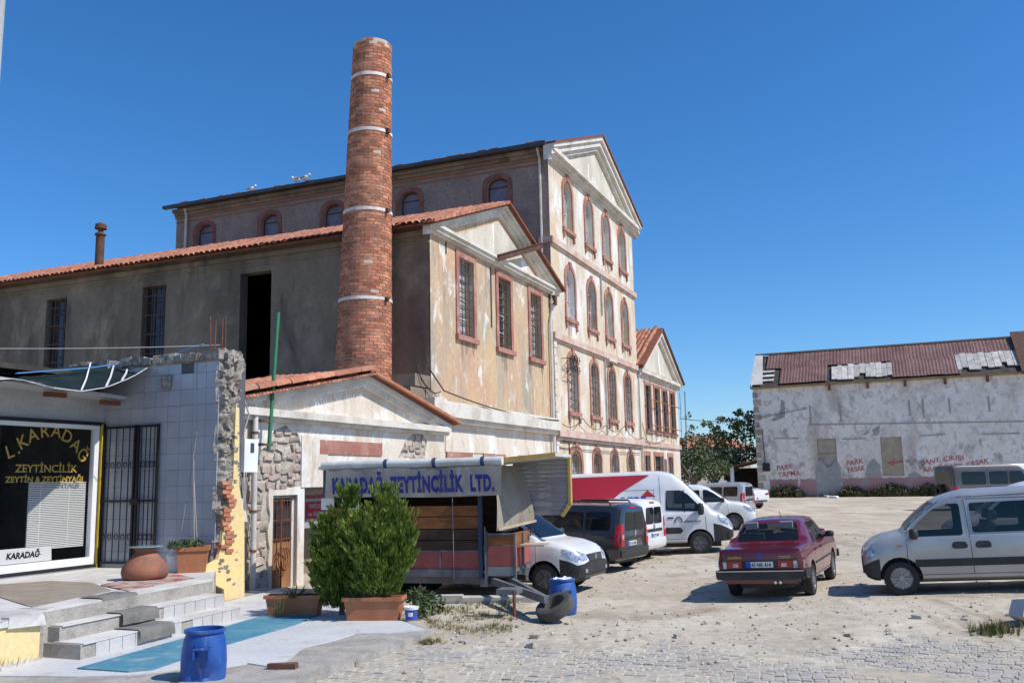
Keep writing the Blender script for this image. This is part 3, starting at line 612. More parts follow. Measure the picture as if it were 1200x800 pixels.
b = MB(); b.prism([(24.12, 8.2), (18.66, 11.12), (18.66, 11.22), (24.12, 8.3)], A0, -.45, -.1); b.build('rake_edge', M['rust_dark'], an)
b = MB()
for z in (5.15, 6.6): b.tube([(14.9, -.35, z), (22.9, -.35, z)], .03, 5)
for t in (15, 17, 19, 21, 22.8): b.tube([(t, -.35, 4.8), (t, -.35, 7.6)], .02, 4)
b.build('window_rail', M['wood_door'], an)
b = MB(); b.tube([(13.8, -.08, 1), (13.8, -.08, 4.0)], .05, 6); b.box(18.95, 19.15, -.2, -.02, 2.4, 3.3); b.build('meter_box', M['pipe_white'], an)
# ---------------------------------------------------------------- round brick chimney
ch = fthing('brick_chimney', 'tall round red brick chimney with white bands, tapering upward', 'chimney', -12.3, 1.68)
CZ0, CZ1, R0_, R1_ = 3.4, 15.9, .86, .60
def cr_(z): return R0_ + (R1_ - R0_) * (z - 5) / (CZ1 - 5)
def cc(z): return (-12.3, 1.66 - .32 * (z - 5) / 11.)
b = MB(); nseg = 48; prof = [CZ0 + (CZ1 - CZ0) * i / 20 for i in range(21)]
vs = [(cc(z)[0] + (cr_(z) - .014) * cos(2 * pi * k / nseg), cc(z)[1] + (cr_(z) - .014) * sin(2 * pi * k / nseg), z) for z in prof for k in range(nseg)]
b.add(vs, [(i * nseg + k, i * nseg + (k + 1) % nseg, (i + 1) * nseg + (k + 1) % nseg, (i + 1) * nseg + k) for i in range(20) for k in range(nseg)])
vs = [(cc(CZ1)[0] + (cr_(CZ1) - q) * cos(2 * pi * k / nseg), cc(CZ1)[1] + (cr_(CZ1) - q) * sin(2 * pi * k / nseg), CZ1 - z) for q, z in ((.014, 0), (.22, 0), (.22, 1.2)) for k in range(nseg)]
b.add(vs, [(i * nseg + k, i * nseg + (k + 1) % nseg, (i + 1) * nseg + (k + 1) % nseg, (i + 1) * nseg + k) for i in range(2) for k in range(nseg)])
b.build('shaft', M['mortar'], ch, smooth=50)
b = MB(); z = CZ0; rw = 0
while z < CZ1 - .05:
    r = cr_(z); c = cc(z); nb = int(2 * pi * r / .245); hh = .080
    for k in range(nb):
        if z > CZ1 - .2 and random.random() < .25: continue
        if random.random() < .003: continue
        a0 = 2 * pi * (k + (rw % 2) * .5) / nb; da = 2 * pi / nb * .915; o = random.uniform(-.005, .012); vs = []
        for rr, zz, in ((r - .05, 0), (r + o, 0), (r + o, hh), (r - .05, hh)):
            for a in (a0, a0 + da / 2, a0 + da): vs.append((c[0] + rr * cos(a), c[1] + rr * sin(a), z + zz + random.uniform(-.004, .004)))
        b.add(vs, [(3, 4, 7, 6), (4, 5, 8, 7), (6, 7, 10, 9), (7, 8, 11, 10), (0, 1, 4, 3), (1, 2, 5, 4), (0, 3, 6, 9), (2, 11, 8, 5)])
    z += .0985; rw += 1
tag(b.build('bricks', M['brick'], ch), kind='stuff')
for z in (14.72, 12.92, 10.4, 7.66):
    b = MB(); r = cr_(z); c = cc(z); b.lathe([(r + .004, -.05), (r + .024, -.05), (r + .022, .05), (r + .004, .05)], 48, (c[0], c[1], z)); o = b.build('band', M['band_white'], ch, smooth=50)
    b = MB(); a = radians(-100); q = Vector((c[0] + (r + .03) * cos(a), c[1] + (r + .03) * sin(a), z)); b.jbox(q.x - .06, q.x + .06, q.y - .09, q.y + .03, z - .06, z + .06, .02); b.build('clamp', M['rust_dark'], o)
# flue pipe on the wing's roof
q = onB(116, 312, -10.6); fp = fthing('flue_pipe', 'dark metal flue pipe with small cap on the tiled roof', 'flue', -10.6, q[0], 10.8)
b = MB(); b.lathe([(.16, -.2), (.16, .95), (.21, .98), (.21, 1.02), (.1, 1.1), (.1, 1.2), (.22, 1.22), (.2, 1.4), (.05, 1.48)], 14, (-10.6, q[0], 10.8)); b.build('pipe', M['rust_dark'], fp, smooth=40)
# ---------------------------------------------------------------- small stone house with pediment
HS = -.45
hs = fthing('stone_house', 'small single storey stone house with peeling plaster, pediment and orange roof tiles', 'house', -15.7, HS)
Ah = fA(HS)
def irr(pts, j=.06, sub=3):
    out = []
    for i in range(len(pts)):
        a, c = Vector(pts[i]), Vector(pts[(i + 1) % len(pts)])
        n = max(1, int((c - a).length / .18)) if sub else 1
        for k in range(n):
            p = a.lerp(c, k / n); out.append((p.x + random.uniform(-j, j) * (1 if k else .3), p.y + random.uniform(-j, j)))
    return out
door = rect(-19.30, -18.42, -.2, 2.0); porch = rect(-18.16, -14.7, -.19, 2.14)
bare = irr([(-20.30, .1), (-19.42, .1), (-19.42, 2.15), (-18.32, 2.15), (-18.25, 2.5), (-18.28, 3.0), (-18.45, 3.35), (-18.9, 3.5), (-19.3, 3.42), (-19.55, 3.1), (-19.95, 2.6), (-20.25, 2.4)], .05)
bare2 = irr([(-13.9, 2.9), (-12.35, 2.85), (-12.2, 3.35), (-12.6, 3.62), (-13.3, 3.5)], .05)
outl = [(-20.42, -.2), (-11.12, -.2), (-11.12, 3.7), (-20.42, 3.7)]
b = MB(); b.openwall(outl, [door, porch, bare, bare2], Ah, .05); b.build('plaster', M['plaster_low'], hs)
b = MB(); b.openwall(outl, [door, porch], fA(HS + .055), .25); b.box(-20.40, -20.38, HS + .06, 3.2, -.2, 4); b.build('masonry', M['stone_mortar'], hs)
b = MB(); b.prism([(-20.5, 3.7), (-11.12, 3.7), (-15.75, 4.85)], Ah, .02, .3); b.box(-20.4, -11.12, 3.1, 3.2, -.2, 4.2); b.build('gable', M['plaster_low'], hs)
b = MB(); b.box(-18.2, -14.6, HS + 1.5, HS + 1.55, -.2, 2.4); b.box(-18.22, -18.16, HS + .3, HS + 1.5, -.2, 2.4); b.box(-14.7, -14.64, HS + .3, HS + 1.5, -.2, 2.4); b.box(-18.2, -14.6, HS + .3, HS + 1.5, 2.15, 2.2); b.build('porch_wall', M['plaster_side'], hs)
def stones(area, parent, sfront, z0, z1, u0, u1):
    z = z0
    while z < z1:
        h = random.uniform(.12, .26); u = u0 - random.uniform(0, .2)
        while u < u1:
            w_ = random.uniform(.14, .5)
            if inside((u + w_ / 2, z + h / 2), area) and not (-19.36 < u + w_ and u < -18.38 and z < 2.02):
                zk = random.uniform(-.05, .05); rk = random.uniform(-.16, .16); b = MB(); hx, hz = w_ / 2 - .022, h / 2 * random.uniform(.8, 1.05) - .018; vs = []
                for d, k in ((.05, 1.), (-.012, .96), (-.035, .72)):
                    for sx, sz in ((-1, -1), (1, -1), (1, 1), (-1, 1)): vs.append((u + w_ / 2 + sx * hx * k + random.uniform(-.035, .035), sfront + d + random.uniform(-.008, .008), z + h / 2 + zk + sz * hz * k + sx * hx * rk + random.uniform(-.035, .035)))
                b.add(vs, [(k * 4 + i, k * 4 + (i + 1) % 4, (k + 1) * 4 + (i + 1) % 4, (k + 1) * 4 + i) for k in range(2) for i in range(4)] + [(8, 9, 10, 11)]); b.build('stone', M['stone'], parent)
            u += w_
        z += h
stones(bare, hs, HS + .04, .05, 3.5, -20.4, -18.2); stones(bare2, hs, HS + .04, 2.85, 3.65, -13.9, -12.1)
b = MB(); b.prism(rect(-20.5, -11.1, 3.58, 3.68), Ah, -.12, .02); b.prism(rect(-20.6, -11.1, 3.68, 3.84), Ah, -.24, .02); b.build('cornice', M['cornice'], hs)
b = MB()
for h0, h1, pr in ((0, .14, .2), (.14, .3, .1)):
    for e in ((-20.75, 3.98), (-10.95, 3.9)): slope_beam(b, (e[0], e[1] - h0), (-15.75, 4.96 - h0), h1 - h0, Ah, -pr, .02)
b.build('raking_cornice', M['cornice'], hs)
b = MB(); b.prism([(-20.85, 4.02), (-15.75, 5.0), (-15.75, 4.94), (-20.85, 3.96)], lambda u, v, d: (u, d, v), HS - .3, 3.2); b.prism([(-10.85, 3.96), (-15.74, 5.0), (-15.74, 4.94), (-10.85, 3.9)], lambda u, v, d: (u, d, v), HS - .3, 3.2); b.build('roof', M['rust'], hs)
tile_roof(hs, (-20.9, HS - .12, 4.0), (0, 1, 0), (5.1, 0, .98), 14, 13, .22, .4, 120)
tile_roof(hs, (-10.75, HS - .38, 3.93), (0, 1, 0), (-5.0, 0, 1.02), 3, 13, .2, .4, 39)
# row of big tiles down the left edge of the gable, open fronts of tiles beneath
rt = MB(); vs, fs = barrel(.62, .30, .13, 6, .9); rt.add(vs, fs); rtm = rt.mesh('verge_tile', M['tile_one'], smooth=60)
for k in range(9):
    p = Vector((-20.85 + k * .567, HS - .22, 4.1 + k * .109)); o = link('verge_tile', rtm, hs)
    o.matrix_local = Matrix.Translation(p - OFF[hs.name]) @ Matrix.Rotation(-atan2(.98, 5.1) - .04, 4, 'Y') @ Matrix.Rotation(random.uniform(-.04, .04), 4, 'Z')
b = MB()
for k in range(46):
    u = -20.8 + k * .11; z = 3.99 + (u + 20.8) * .193; b.jbox(u, u + .095, HS - .42, HS - .1, z, z + .045, .008)
tag(b.build('edge_tiles', M['tile'], hs), kind='stuff')
b = MB(); b.prism([(-10.75, 3.93), (-15.74, 4.97), (-15.74, 5.05), (-10.75, 4.01)], Ah, -.42, -.1); b.build('verge', M['tile'], hs)
q0 = onA(353, 510, HS); q1 = onA(383, 570, HS)
b = MB(); b.prism(rect(q0[0], q1[0], q1[1], q0[1]), Ah, -.025, .02); b.build('plaster_panel', M['plaster_low'], hs)
q0 = onA(374, 515, HS); q1 = onA(447, 534, HS)
b = MB(); b.prism(rect(q0[0], q1[0], q1[1], q0[1]), Ah, -.03, .02); b.build('lintel', M['trim_pink'], hs)
# door with barred glass and rusty panel
dd = MB(); dd.band(rect(-19.22, -18.5, -.05, 1.93), rect(-19.3, -18.42, -.06, 2.0), Ah, .1, .2); dd = dd.build('door', M['cornice'], hs)
b = MB(); b.prism(rect(-19.22, -18.5, -.05, 1.02), Ah, .13, .17); b.build('door_panel', M['wood_door'], dd)
b = MB(); b.prism(rect(-19.22, -18.5, 1.02, 1.93), Ah, .17, .18); b.build('pane', M['glass_dark'], dd)
b = MB()
for i in range(6): u = -19.16 + i * .12; b.tube([(u, HS + .09, 1.0), (u, HS + .09, 1.92)], .012, 5)
for z in (1.05, 1.45, 1.88): b.tube([(-19.22, HS + .09, z), (-18.5, HS + .09, z)], .014, 5)
for k in range(3):
    c = Vector((-18.95 + .06 * k, HS + .04, .62)); b.tube([c + Vector((.17 * cos(a * pi / 8), -.02 * k, .24 * sin(a * pi / 8))) for a in range(17)], .012, 4)
b.tube([(-18.98, HS + .02, 1.95), (-18.99, HS + .0, -.05)], .018, 5); b.build('door_bars', M['rust'], dd)
# notice board by the door
NS_ = HS + .75; An = fA(NS_); q0 = onA(352, 573, NS_); q1 = onA(383, 616, NS_)
nb = fthing('notice_board', 'grey notice board with dark red panel fixed beside the wooden door', 'sign', q0[0], NS_, q1[1])
b = MB(); b.prism(rect(q0[0], q1[0], q1[1], q0[1]), An, -.07, -.03); b.box(q0[0], q0[0] + .05, NS_ - .06, NS_ - .02, .1, q1[1]); b.box(q1[0] - .05, q1[0], NS_ - .06, NS_ - .02, .1, q1[1]); b.build('board', M['sign_grey'], nb)
ra = onA(355, 588, NS_); rb_ = onA(380, 604, NS_)
b = MB(); b.prism(rect(ra[0], rb_[0], rb_[1] - .05, ra[1]), An, -.078, -.07); b.build('red_panel', M['sign_red'], nb)
cx = (q0[0] + q1[0]) / 2
text('lettering', 'KARADAĞ BEDESTEN', .12, M['sign_red'], nb, TM((cx, NS_ - .074, ra[1] + .08), (1, 0, 0), (0, 0, 1)), .004, .002, .95)
text('lettering', 'TEMİZLEME', .13, M['sign_grey'], nb, TM((cx, NS_ - .082, (ra[1] + rb_[1]) / 2 + .03), (1, 0, 0), (0, 0, 1)), .004, .002, .68)
text('lettering', 've ELEME', .13, M['sign_grey'], nb, TM((cx, NS_ - .082, rb_[1] + .03), (1, 0, 0), (0, 0, 1)), .004, .002, .7)
# white downpipe, meter box and its wiring, green pole on the house
q = onA(297, 600, HS - .15)[0]
dp = fthing('drainpipe', 'fat white drainpipe on the rubble wall beside the wooden door', 'pipe', q, HS - .15)
b = MB(); zt = onA(297, 484, HS - .15)[1]; b.tube([(q, HS - .0, zt + .12), (q, HS - .1, zt + .13), (q, HS - .15, zt + .04), (q, HS - .15, zt - .1), (q + .02, HS - .15, .1)], .062, 10); b.build('pipe', M['pipe_white'], dp, smooth=50)
b = MB()
for z in (zt - .4, 1.7, .9): b.lathe([(.064, -.02), (.078, -.02), (.078, .02), (.064, .02)], 12, (q + .005, HS - .15, z))
b.build('clamp', M['rust'], dp)
q0 = onA(284, 514, -1.0); q1 = onA(299, 553, -1.0)
mbx = fthing('meter_box', 'white electricity meter box beside the fat drainpipe', 'meter box', q0[0], -1., q1[1])
b = MB(); b.box(q0[0], q1[0], -1.06, -.86, q1[1], q0[1]); b.build('case', M['white_frame'], mbx)
b = MB(); cxm = (q0[0] + q1[0]) / 2; b.box(cxm - .03, cxm + .08, -1.068, -1.06, q0[1] - .27, q0[1] - .08); b.build('meter_glass', M['glass_dark'], mbx)
b = MB()
for k in range(4): u = q0[0] + .04 + k * .07; b.tube([(u, -.95, q1[1]), (u - .05 * k, -1.02, q1[1] - .5), (u + .03, -1.02, q1[1] - 1.0 - .1 * k)], .012, 5)
b.tube([(q0[0] + .05, -.95, q0[1]), (q0[0] + .25, -.95, q0[1] + .5), (q0[0] + .1, -.9, q0[1] + .9)], .016, 5)
b.build('wiring', M['pipe_grey'], mbx)
b = MB(); b.jbox(q0[0] - .2, q0[0] - .02, -1.08, -1.0, q1[1] - .75, q1[1] - .5, .02); b.jbox(q0[0] - .1, q0[0] + .08, -1.09, -1.0, q1[1] - .95, q1[1] - .76, .02); b.build('junction_box', M['cornice'], mbx)
pa = onA(315, 522, HS - .25); pz = onA(326, 366, HS - .25)
gp = fthing('green_pole', 'thin green metal pole bracketed to the stone house', 'pole', pa[0], HS - .25, pa[1])
b = MB(); b.tube([(pa[0], HS - .25, pa[1] - .1), (pz[0], HS - .25, pz[1])], .042, 8); b.build('pole', M['green_pole'], gp, smooth=50)
b = MB()
for z in (pa[1] + .02, pa[1] + .52): b.box(pa[0] - .3, pa[0] + .1, HS - .28, HS - .22, z - .025, z + .025); b.box(pa[0] - .27, pa[0] - .21, HS - .28, HS + .02, z - .03, z + .03)
b.box(pa[0] - .27, pa[0] - .22, HS - .06, HS - .02, pa[1] - .2, pa[1] + .65); b.build('bracket', M['bars'], gp)
# ---------------------------------------------------------------- shop with tiled wall
SE, ST, SW_ = -1.0, -21.76, 1.91; PZ = .68
shp = fthing('shop', 'low olive shop with blue grey tiled side wall and dark display window', 'shop', -23.5, SW_)
b = MB(); b.box(ST + .02, -20.95, SE + .03, 4.5, -.2, 4.66); b.build('side_wall', M['grout'], shp)
tw, th = .312, .312; tm_ = MB(); tm_.box(-.008, .012, 0, tw - .006, 0, th - .006); tme = tm_.mesh('wall_tile', M['wtile'])
off = OFF[shp.name]
for i in range(10):
    for j in range(14):
        s0 = SE + i * tw; z0 = PZ + j * th
        if z0 + th > 4.75 or s0 + tw > 2.2: continue
        if j == 12 and i in (2,): continue
        o = link('wall_tile', tme, shp); o.location = Vector((ST + random.uniform(-.001, .001), s0, z0)) - off
b = MB()
for k in range(34):
    s0 = SE - .05 + random.uniform(0, 4.2); b.jbox(ST - .08, -21.1, s0, s0 + random.uniform(.15, .4), 4.66, 4.76 + random.uniform(0, .08), .03)
b.jbox(ST - .02, -21.05, SE + .0, 4.2, 4.62, 4.76, .02); b.build('roof_edge', M['rubble'], shp)
# torn end of the wall: rubble, bricks, strips of yellow render
b = MB(); nu_, nz_ = 16, 100; vs = []
for j in range(nz_ + 1):
    z = .15 + 4.72 * j / nz_; er = .62 + .10 * sin(z * 3.1) + .07 * sin(z * 8.3 + 1) + random.uniform(-.03, .03); el = -.02 + .03 * sin(z * 5.7) + random.uniform(-.03, .02)
    for i in range(nu_ + 1):
        u = i / nu_; cell = .5 + .5 * sin(u * 9 + 2.3 * sin(z * 4.1)) * sin(z * 13 + 2 * sin(u * 7)); edge = min(1, 6 * u, 6 * (1 - u))
        vs.append((ST + el + (er - el) * u + random.uniform(-.008, .008), SE + .05 - edge * (.05 + .09 * cell + random.uniform(0, .045)), z + random.uniform(-.012, .012)))
b.add(vs, [(j * (nu_ + 1) + i, j * (nu_ + 1) + i + 1, (j + 1) * (nu_ + 1) + i + 1, (j + 1) * (nu_ + 1) + i) for j in range(nz_) for i in range(nu_)])
for k in range(70):
    z = random.uniform(.3, 4.85); u = ST + random.uniform(0, .5); r = random.choice((.03, .04, .06)); b.jbox(u - r, u + r, SE - .13, SE, z - r * .6, z + r * .6, r * .3)
tag(b.build('torn_wall_end', M['rubble'], shp), kind='stuff')
brm = MB(); brm.jbox(-.1, .1, -.06, .06, -.035, .035, .008); brm = brm.mesh('brick', M['brick'])
for k in range(16):
    o = link('brick', brm, shp); o.location = Vector((ST + .08 + random.uniform(0, .22), SE - .10, 1.0 + k * .085 + random.uniform(-.01, .01))) - off; o.rotation_euler = (random.uniform(-.05, .05), random.uniform(-.06, .06), random.uniform(-.12, .12))
ypx = [(237, 668), (246, 676), (247, 683), (261, 690), (262, 712), (285, 708), (285, 602), (279, 570), (279, 478), (275, 476), (272, 560), (267, 590), (262, 600), (258, 640), (254, 655), (245, 660)]
b = MB(); b.prism([onA(x, y, SE - .09) for x, y in ypx], fA(SE - .09), -.03, .04); b.build('yellow_render', M['yellow'], shp)
# shop front
Aw = fA(SW_)
wt0, wt1, wz0, wz1 = -24.5, -21.93, .78, 3.46
b = MB(); b.openwall([(-30, PZ - .1), (-21.76, PZ - .1), (-21.76, 4.12), (-30, 4.12)], [rect(wt0, wt1, wz0, wz1), rect(-28.5, -24.62, wz0, wz1)], Aw, .12); b.build('front_wall', M['facia'], shp)
def shop_win(a, c):
    b = MB(); b.band(rect(a + .09, c - .09, wz0 + .12, wz1 - .06), rect(a - .02, c + .02, wz0 - .02, wz1 + .02), Aw, -.05, .06); b.prism(rect(a - .05, c + .1, wz0 - .2, wz0 - .06), Aw, -.08, .01); wn = b.build('shop_window', M['white_frame'], shp)
    g = MB(); g.prism(rect(a + .08, c - .08, wz0 + .1, wz1 - .05), Aw, .0, .008); g.build('pane', mat('shop_glass', (.012, .013, .014), rough=.03, spec=.6, fine=0, alpha=.10), wn); return wn
wn = shop_win(wt0, wt1); shop_win(-28.5, -24.62)
b = MB(); b.prism(rect(wt1 + .04, wt1 + .065, wz0 - .1, wz1 + .05), Aw, -.1, -.05); b.build('yellow_strip', M['yellow_line'], shp)
b = MB(); b.prism(rect(wt1 + .08, wt1 + .14, PZ, wz1 + .06), Aw, -.09, .0); b.prism(rect(-28, wt1 + .1, wz1 + .02, wz1 + .09), Aw, -.08, .0); b.prism(rect(-28, wt1 + .1, wz0 - .08, wz0 - .035), Aw, -.1, .0); b.prism(rect(wt0 - .1, wt0 - .05, wz0 - .08, wz1 + .08), Aw, -.08, .0); b.build('grille_frame', M['black_iron'], shp)
b = MB(); b.box(-30, -21.8, SW_ + 3, SW_ + 3.05, .4, 4.5); b.box(-30, -21.8, SW_ + .2, SW_ + 3, .4, .5); b.box(-30, -21.8, SW_ + .1, SW_ + 4, 4.45, 4.55); b.box(-21.84, -21.78, SW_ + .13, SW_ + 3, .4, 4.5)
for k in range(7): b.box(-29, -22.2, SW_ + 2.3, SW_ + 2.95, .8 + k * .42, .83 + k * .42)
for k in range(90): u = random.uniform(-28, -22.4); z = .83 + random.randint(0, 6) * .42; b.box(u, u + .09, SW_ + 2.4, SW_ + 2.5, z, z + random.uniform(.15, .3))
b.build('interior', M['shelf_dark'], shp)
b = MB(); zb0, zb1 = 1.12, 2.38
for k in range(38): z = zb0 + k * (zb1 - zb0) / 38; b.box(-23.35, wt1 - .12, SW_ + .10, SW_ + .125, z, z + .022)
for u in (-23.1, -22.45): b.box(u, u + .012, SW_ + .095, SW_ + .1, zb0, zb1)
b.build('blind', M['blind'], shp)
b = MB()
cxm = (wt0 + wt1) / 2 + .1
arc = [('L', 13, 536), ('.', 22.5, 531), ('K', 29, 524), ('A', 40, 516.5), ('R', 52.5, 512), ('A', 65, 512), ('D', 76, 517.5), ('A', 85.5, 527), ('Ğ', 93, 538.5)]
for k, (chh, px, py) in enumerate(arc):
    t0, z0 = onA(px, py, SW_); (ta, za), (tb2, zb2) = onA(*arc[max(k - 1, 0)][1:], SW_), onA(*arc[min(k + 1, 8)][1:], SW_); d = Vector((tb2 - ta, 0, zb2 - za)).normalized(); d = (d + Vector((.25, 0, 0))).normalized()
    text('lettering', chh, .34, M['gold'], wn, TM((t0, SW_ - .004, z0), d, (-d.z, 0, d.x)), .003, .001)
for st_, xa, xb, py, sz in (('ZEYTİNCİLİK', 17, 90, 553, .20), ('ZEYTİN & ZEYTİNYAĞI', 6, 97, 564.5, .15)):
    (ta, za), (tb2, zb2) = onA(xa, py, SW_), onA(xb, py, SW_); text('lettering', st_, sz, M['gold'], wn, TM(((ta + tb2) / 2, SW_ - .004, (za + zb2) / 2), (1, 0, 0), (0, 0, 1)), .004, .001, tb2 - ta)
nsg = fthing('name_plate', 'small white name plate leaning inside the shop window', 'sign', -23.6, SW_ + .06, .9)
b = MB(); T_ = Matrix.Translation((-23.45, SW_ + .035, .91)) @ Matrix.Rotation(-.08, 4, 'X'); b.box(-.62, .62, 0, .02, 0, .27, T=T_); b.build('plate', M['white'], nsg)
text('lettering', 'KARADAĞ', .15, M['ink'], nsg, T_ @ TM((.0, -.004, .09), (1, 0, 0), (0, 0, 1)), .006, .001, .75, shear=.2)
# canopy board with two brown brackets
b = MB(); b.prism([(-29, 4.28), (-21.95, 3.98), (-21.9, 4.03), (-29, 4.36)], Aw, -.75, .0); b.build('canopy_board', M['facia'], shp)
for u, z in ((-23.35, 3.98), (-22.05, 3.92)): b = MB(); b.box(u - .32, u + .12, SW_ - .6, SW_ - .5, z - .06, z + .03); b.build('bracket', M['rust'], shp)
# iron gate folded against the tiled wall
gt = fthing('iron_gate', 'black wrought iron gate folded against the tiled shop wall', 'gate', ST - .06, 1.1, PZ)
g0, g1, gm_ = .38, 1.82, .95; gx = ST - .07; gzt = 3.46
b = MB()
for a, c in ((g0, gm_ - .02), (gm_ + .02, g1)):
    b.box(gx - .02, gx + .02, a, a + .045, PZ + .06, gzt); b.box(gx - .02, gx + .02, c - .045, c, PZ + .06, gzt)
    for z in (PZ + .08, 1.95, gzt - .05): b.box(gx - .02, gx + .02, a, c, z, z + .045)
b.build('frame', M['black_iron'], gt)
b = MB()
for a, c in ((g0, gm_ - .02), (gm_ + .02, g1)):
    n = 5
    for i in range(1, n): s0 = a + (c - a) * i / n; b.tube([(gx, s0, PZ + .1), (gx, s0, gzt - .03)], .011, 5)
    for i in range(n):
        for z in (1.28, 2.68): cc_ = Vector((gx, a + (c - a) * (i + .5) / n, z)); b.tube([cc_ + Vector((0, .045 * cos(q * pi / 4), .06 * sin(q * pi / 4))) for q in range(9)], .009, 4)
b.build('bars', M['black_iron'], gt)
b = MB(); b.box(gx - .06, gx - .02, gm_ - .1, gm_ + .06, 1.9, 2.02); b.build('lock', M['black_iron'], gt)
# sagging tarp over the shop front
fe = [(-40, 446, 1.2), (20, 442.5, .7), (60, 453, .1), (95, 457.5, -.1), (125, 453, .05), (155, 441, .45), (188, 421, 1.0)]; be = [(-40, 441, 2.6), (20, 437, 2.5), (60, 433, 2.4), (95, 428, 2.3), (125, 426, 2.1), (155, 423, 1.8), (189, 420, 1.3)]
tp = fthing('tarp', 'dark green tarp with white straps slung over the shop front', 'tarp', -22.6, .5, 4.7)
def P3(q): t, z = onA(q[0], q[1], q[2]); return Vector((t, q[2], z))
def lerpq(L, k):
    x = k * (len(L) - 1); i = min(int(x), len(L) - 2); return P3(L[i]).lerp(P3(L[i + 1]), x - i)
b = MB(); NU, NV = 30, 6; vs = []
for i in range(NU + 1):
    f_, k_ = lerpq(fe, i / NU), lerpq(be, i / NU)
    for j in range(NV + 1): p = f_.lerp(k_, j / NV); p.z -= .10 * sin(pi * j / NV) + .012 * sin(i * 2.1 + j); vs.append(p)
b.add(vs, [(i * (NV + 1) + j, (i + 1) * (NV + 1) + j, (i + 1) * (NV + 1) + j + 1, i * (NV + 1) + j + 1) for i in range(NU) for j in range(NV)]); b.build('sheet', M['tarp'], tp, smooth=80)
b = MB()
for k in (.50, .66, .76):
    f_, k_ = lerpq(fe, k), lerpq(be, k + .06); b.tube([f_ + Vector((0, -.01, .01)), f_.lerp(k_, .5) + Vector((0, 0, -.06)), k_ + Vector((0, 0, .03))], .018, 4)
b.tube([lerpq(fe, k / 20) + Vector((0, 0, -.01)) for k in range(21)], .008, 4); b.build('strap', M['strap_white'], tp)
b = MB(); b.tube([lerpq(fe, .16).lerp(lerpq(be, .16), .6) + Vector((0, 0, .03)), lerpq(fe, .55).lerp(lerpq(be, .55), .75) + Vector((0, 0, .05)), lerpq(be, 1.) + Vector((0, -.1, .02)), Vector((ST + .1, SE + .5, 5.0))], .015, 4); b.build('rope', M['rope_blue'], tp)
# rebar on the torn wall, clothes line
for k, px in enumerate((247, 252, 260, 264)):
    q = onA(px, 410, SE + .3); qt = onA(px + random.uniform(-1.5, 1.5), 369 + random.uniform(-1, 8), SE + .3)
    b = MB(); b.tube([(q[0], SE + .3, q[1] - .25), (qt[0], SE + .3, qt[1])], .014, 5); b.build('rebar', M['rust'], shp)
b = MB(); q = onA(273, 430, SE); b.tube([(q[0], SE - .02, q[1] - 1), (q[0], SE - .02, q[1] + .1)], .018, 5); b.lathe([(.02, 0), (.06, .02), (.05, .06)], 8, (q[0], SE - .02, q[1] + .1)); b.build('antenna_stub', M['rust'], shp)
b = MB(); b.jbox(ST - .06, ST, .15, .4, 4.12, 4.4, .03); b.build('broken_fixture', M['rubble'], shp)
b = MB(); b.tube([(ST - .015, -.45, 4.6), (ST - .015, -.5, 3.2), (ST - .015, -.2, 1.4)], .01, 4); b.build('hanging_wire', M['wire_light'], shp)
cl = fthing('clothes_line', 'thin wire strung above the shop roof', 'wire', -21.2, SE + .3, 5.2)
b = MB(); qa = onA(-30, 408, 2.0); qb = onA(258, 404, SE + .3); b.tube(sag((qa[0], 2.0, qa[1]), (qb[0], SE + .3, qb[1]), .03), .008, 4); b.build('wire', M['wire_light'], cl)
# ---------------------------------------------------------------- terrace, steps, yellow retaining wall
tr = bpy.data.objects.new('terrace', None); col.objects.link(tr); tr.location = wl(-24, 0, 0); tr.rotation_euler = (0, 0, FROT); OFF[tr.name] = Vector((-24, 0, 0)); tag(tr, kind='structure')
fpoly('terrace_slab', [(-31, -2.7), (-27.0, -2.7), fl(52, 716, PZ), fl(249, 680, PZ), (ST + .0, -1.05), (ST + .0, 1.95), (-31, 1.95)], -.15, PZ - .02, M['cement_rough'], tr)
fpoly('floor', [(-31, -2.68), (-27.0, -2.68), fl(52, 715, PZ), fl(249, 679, PZ), (ST - .015, -1.04), (ST - .015, 1.95), (-31, 1.95)], PZ - .02, PZ, M['step_top'], tr)
stp = fthing('entrance_steps', 'three worn concrete steps with grey tiled risers leading to the shop', 'steps', -24, -1.9)
STEPPX = [((94.6, 755.6), (281, 711.5)), ((70, 734.6), (262, 696.5)), ((52.5, 715), (250, 679))]
STEPL = []
for k in range(3):
    z1 = .1 + .19 * (k + 1); z0 = z1 - .19
    L0, R0q = fl(*STEPPX[k][0], z1), fl(*STEPPX[k][1], z1); STEPL.append((L0, R0q, z1))
    b = MB(); b.prism([L0, R0q, (R0q[0], R0q[1] + .75), (L0[0], L0[1] + .75)], lambda u, v, d: (u, v, d), z1, .02); st_ = b.build('step', M['cement_rough'], stp)
    b = MB(); b.prism([(L0[0] + .03, L0[1] - .02), (R0q[0], R0q[1] - .02), (R0q[0], R0q[1] + .5), (L0[0] + .03, L0[1] + .5)], lambda u, v, d: (u, v, d), z1 + .016, z1); b.build('tread', M['step_top'], st_)
    n = 14; dv = Vector((R0q[0] - L0[0], R0q[1] - L0[1])); un = dv.normalized()
    for i in range(n):
        if (k == 0 and i in (0, 8)) or (k == 1 and (i < 8)) or (k == 2 and i < 9): continue
        p = Vector(L0) + dv * (i / n); T_ = Matrix.Translation((p.x, p.y, z0 + .01)) @ Matrix.Rotation(atan2(un.y, un.x), 4, 'Z'); lt = dv.length / n
        b = MB(); b.box(.006, lt - .004, -.014, .0, 0, .185, T=T_); b.build('riser_tile', M['step_tile'], st_)
yw = fthing('yellow_retaining_wall', 'low yellow rendered wall with chipped cement top beside the steps', 'wall', -27.5, -1.75)
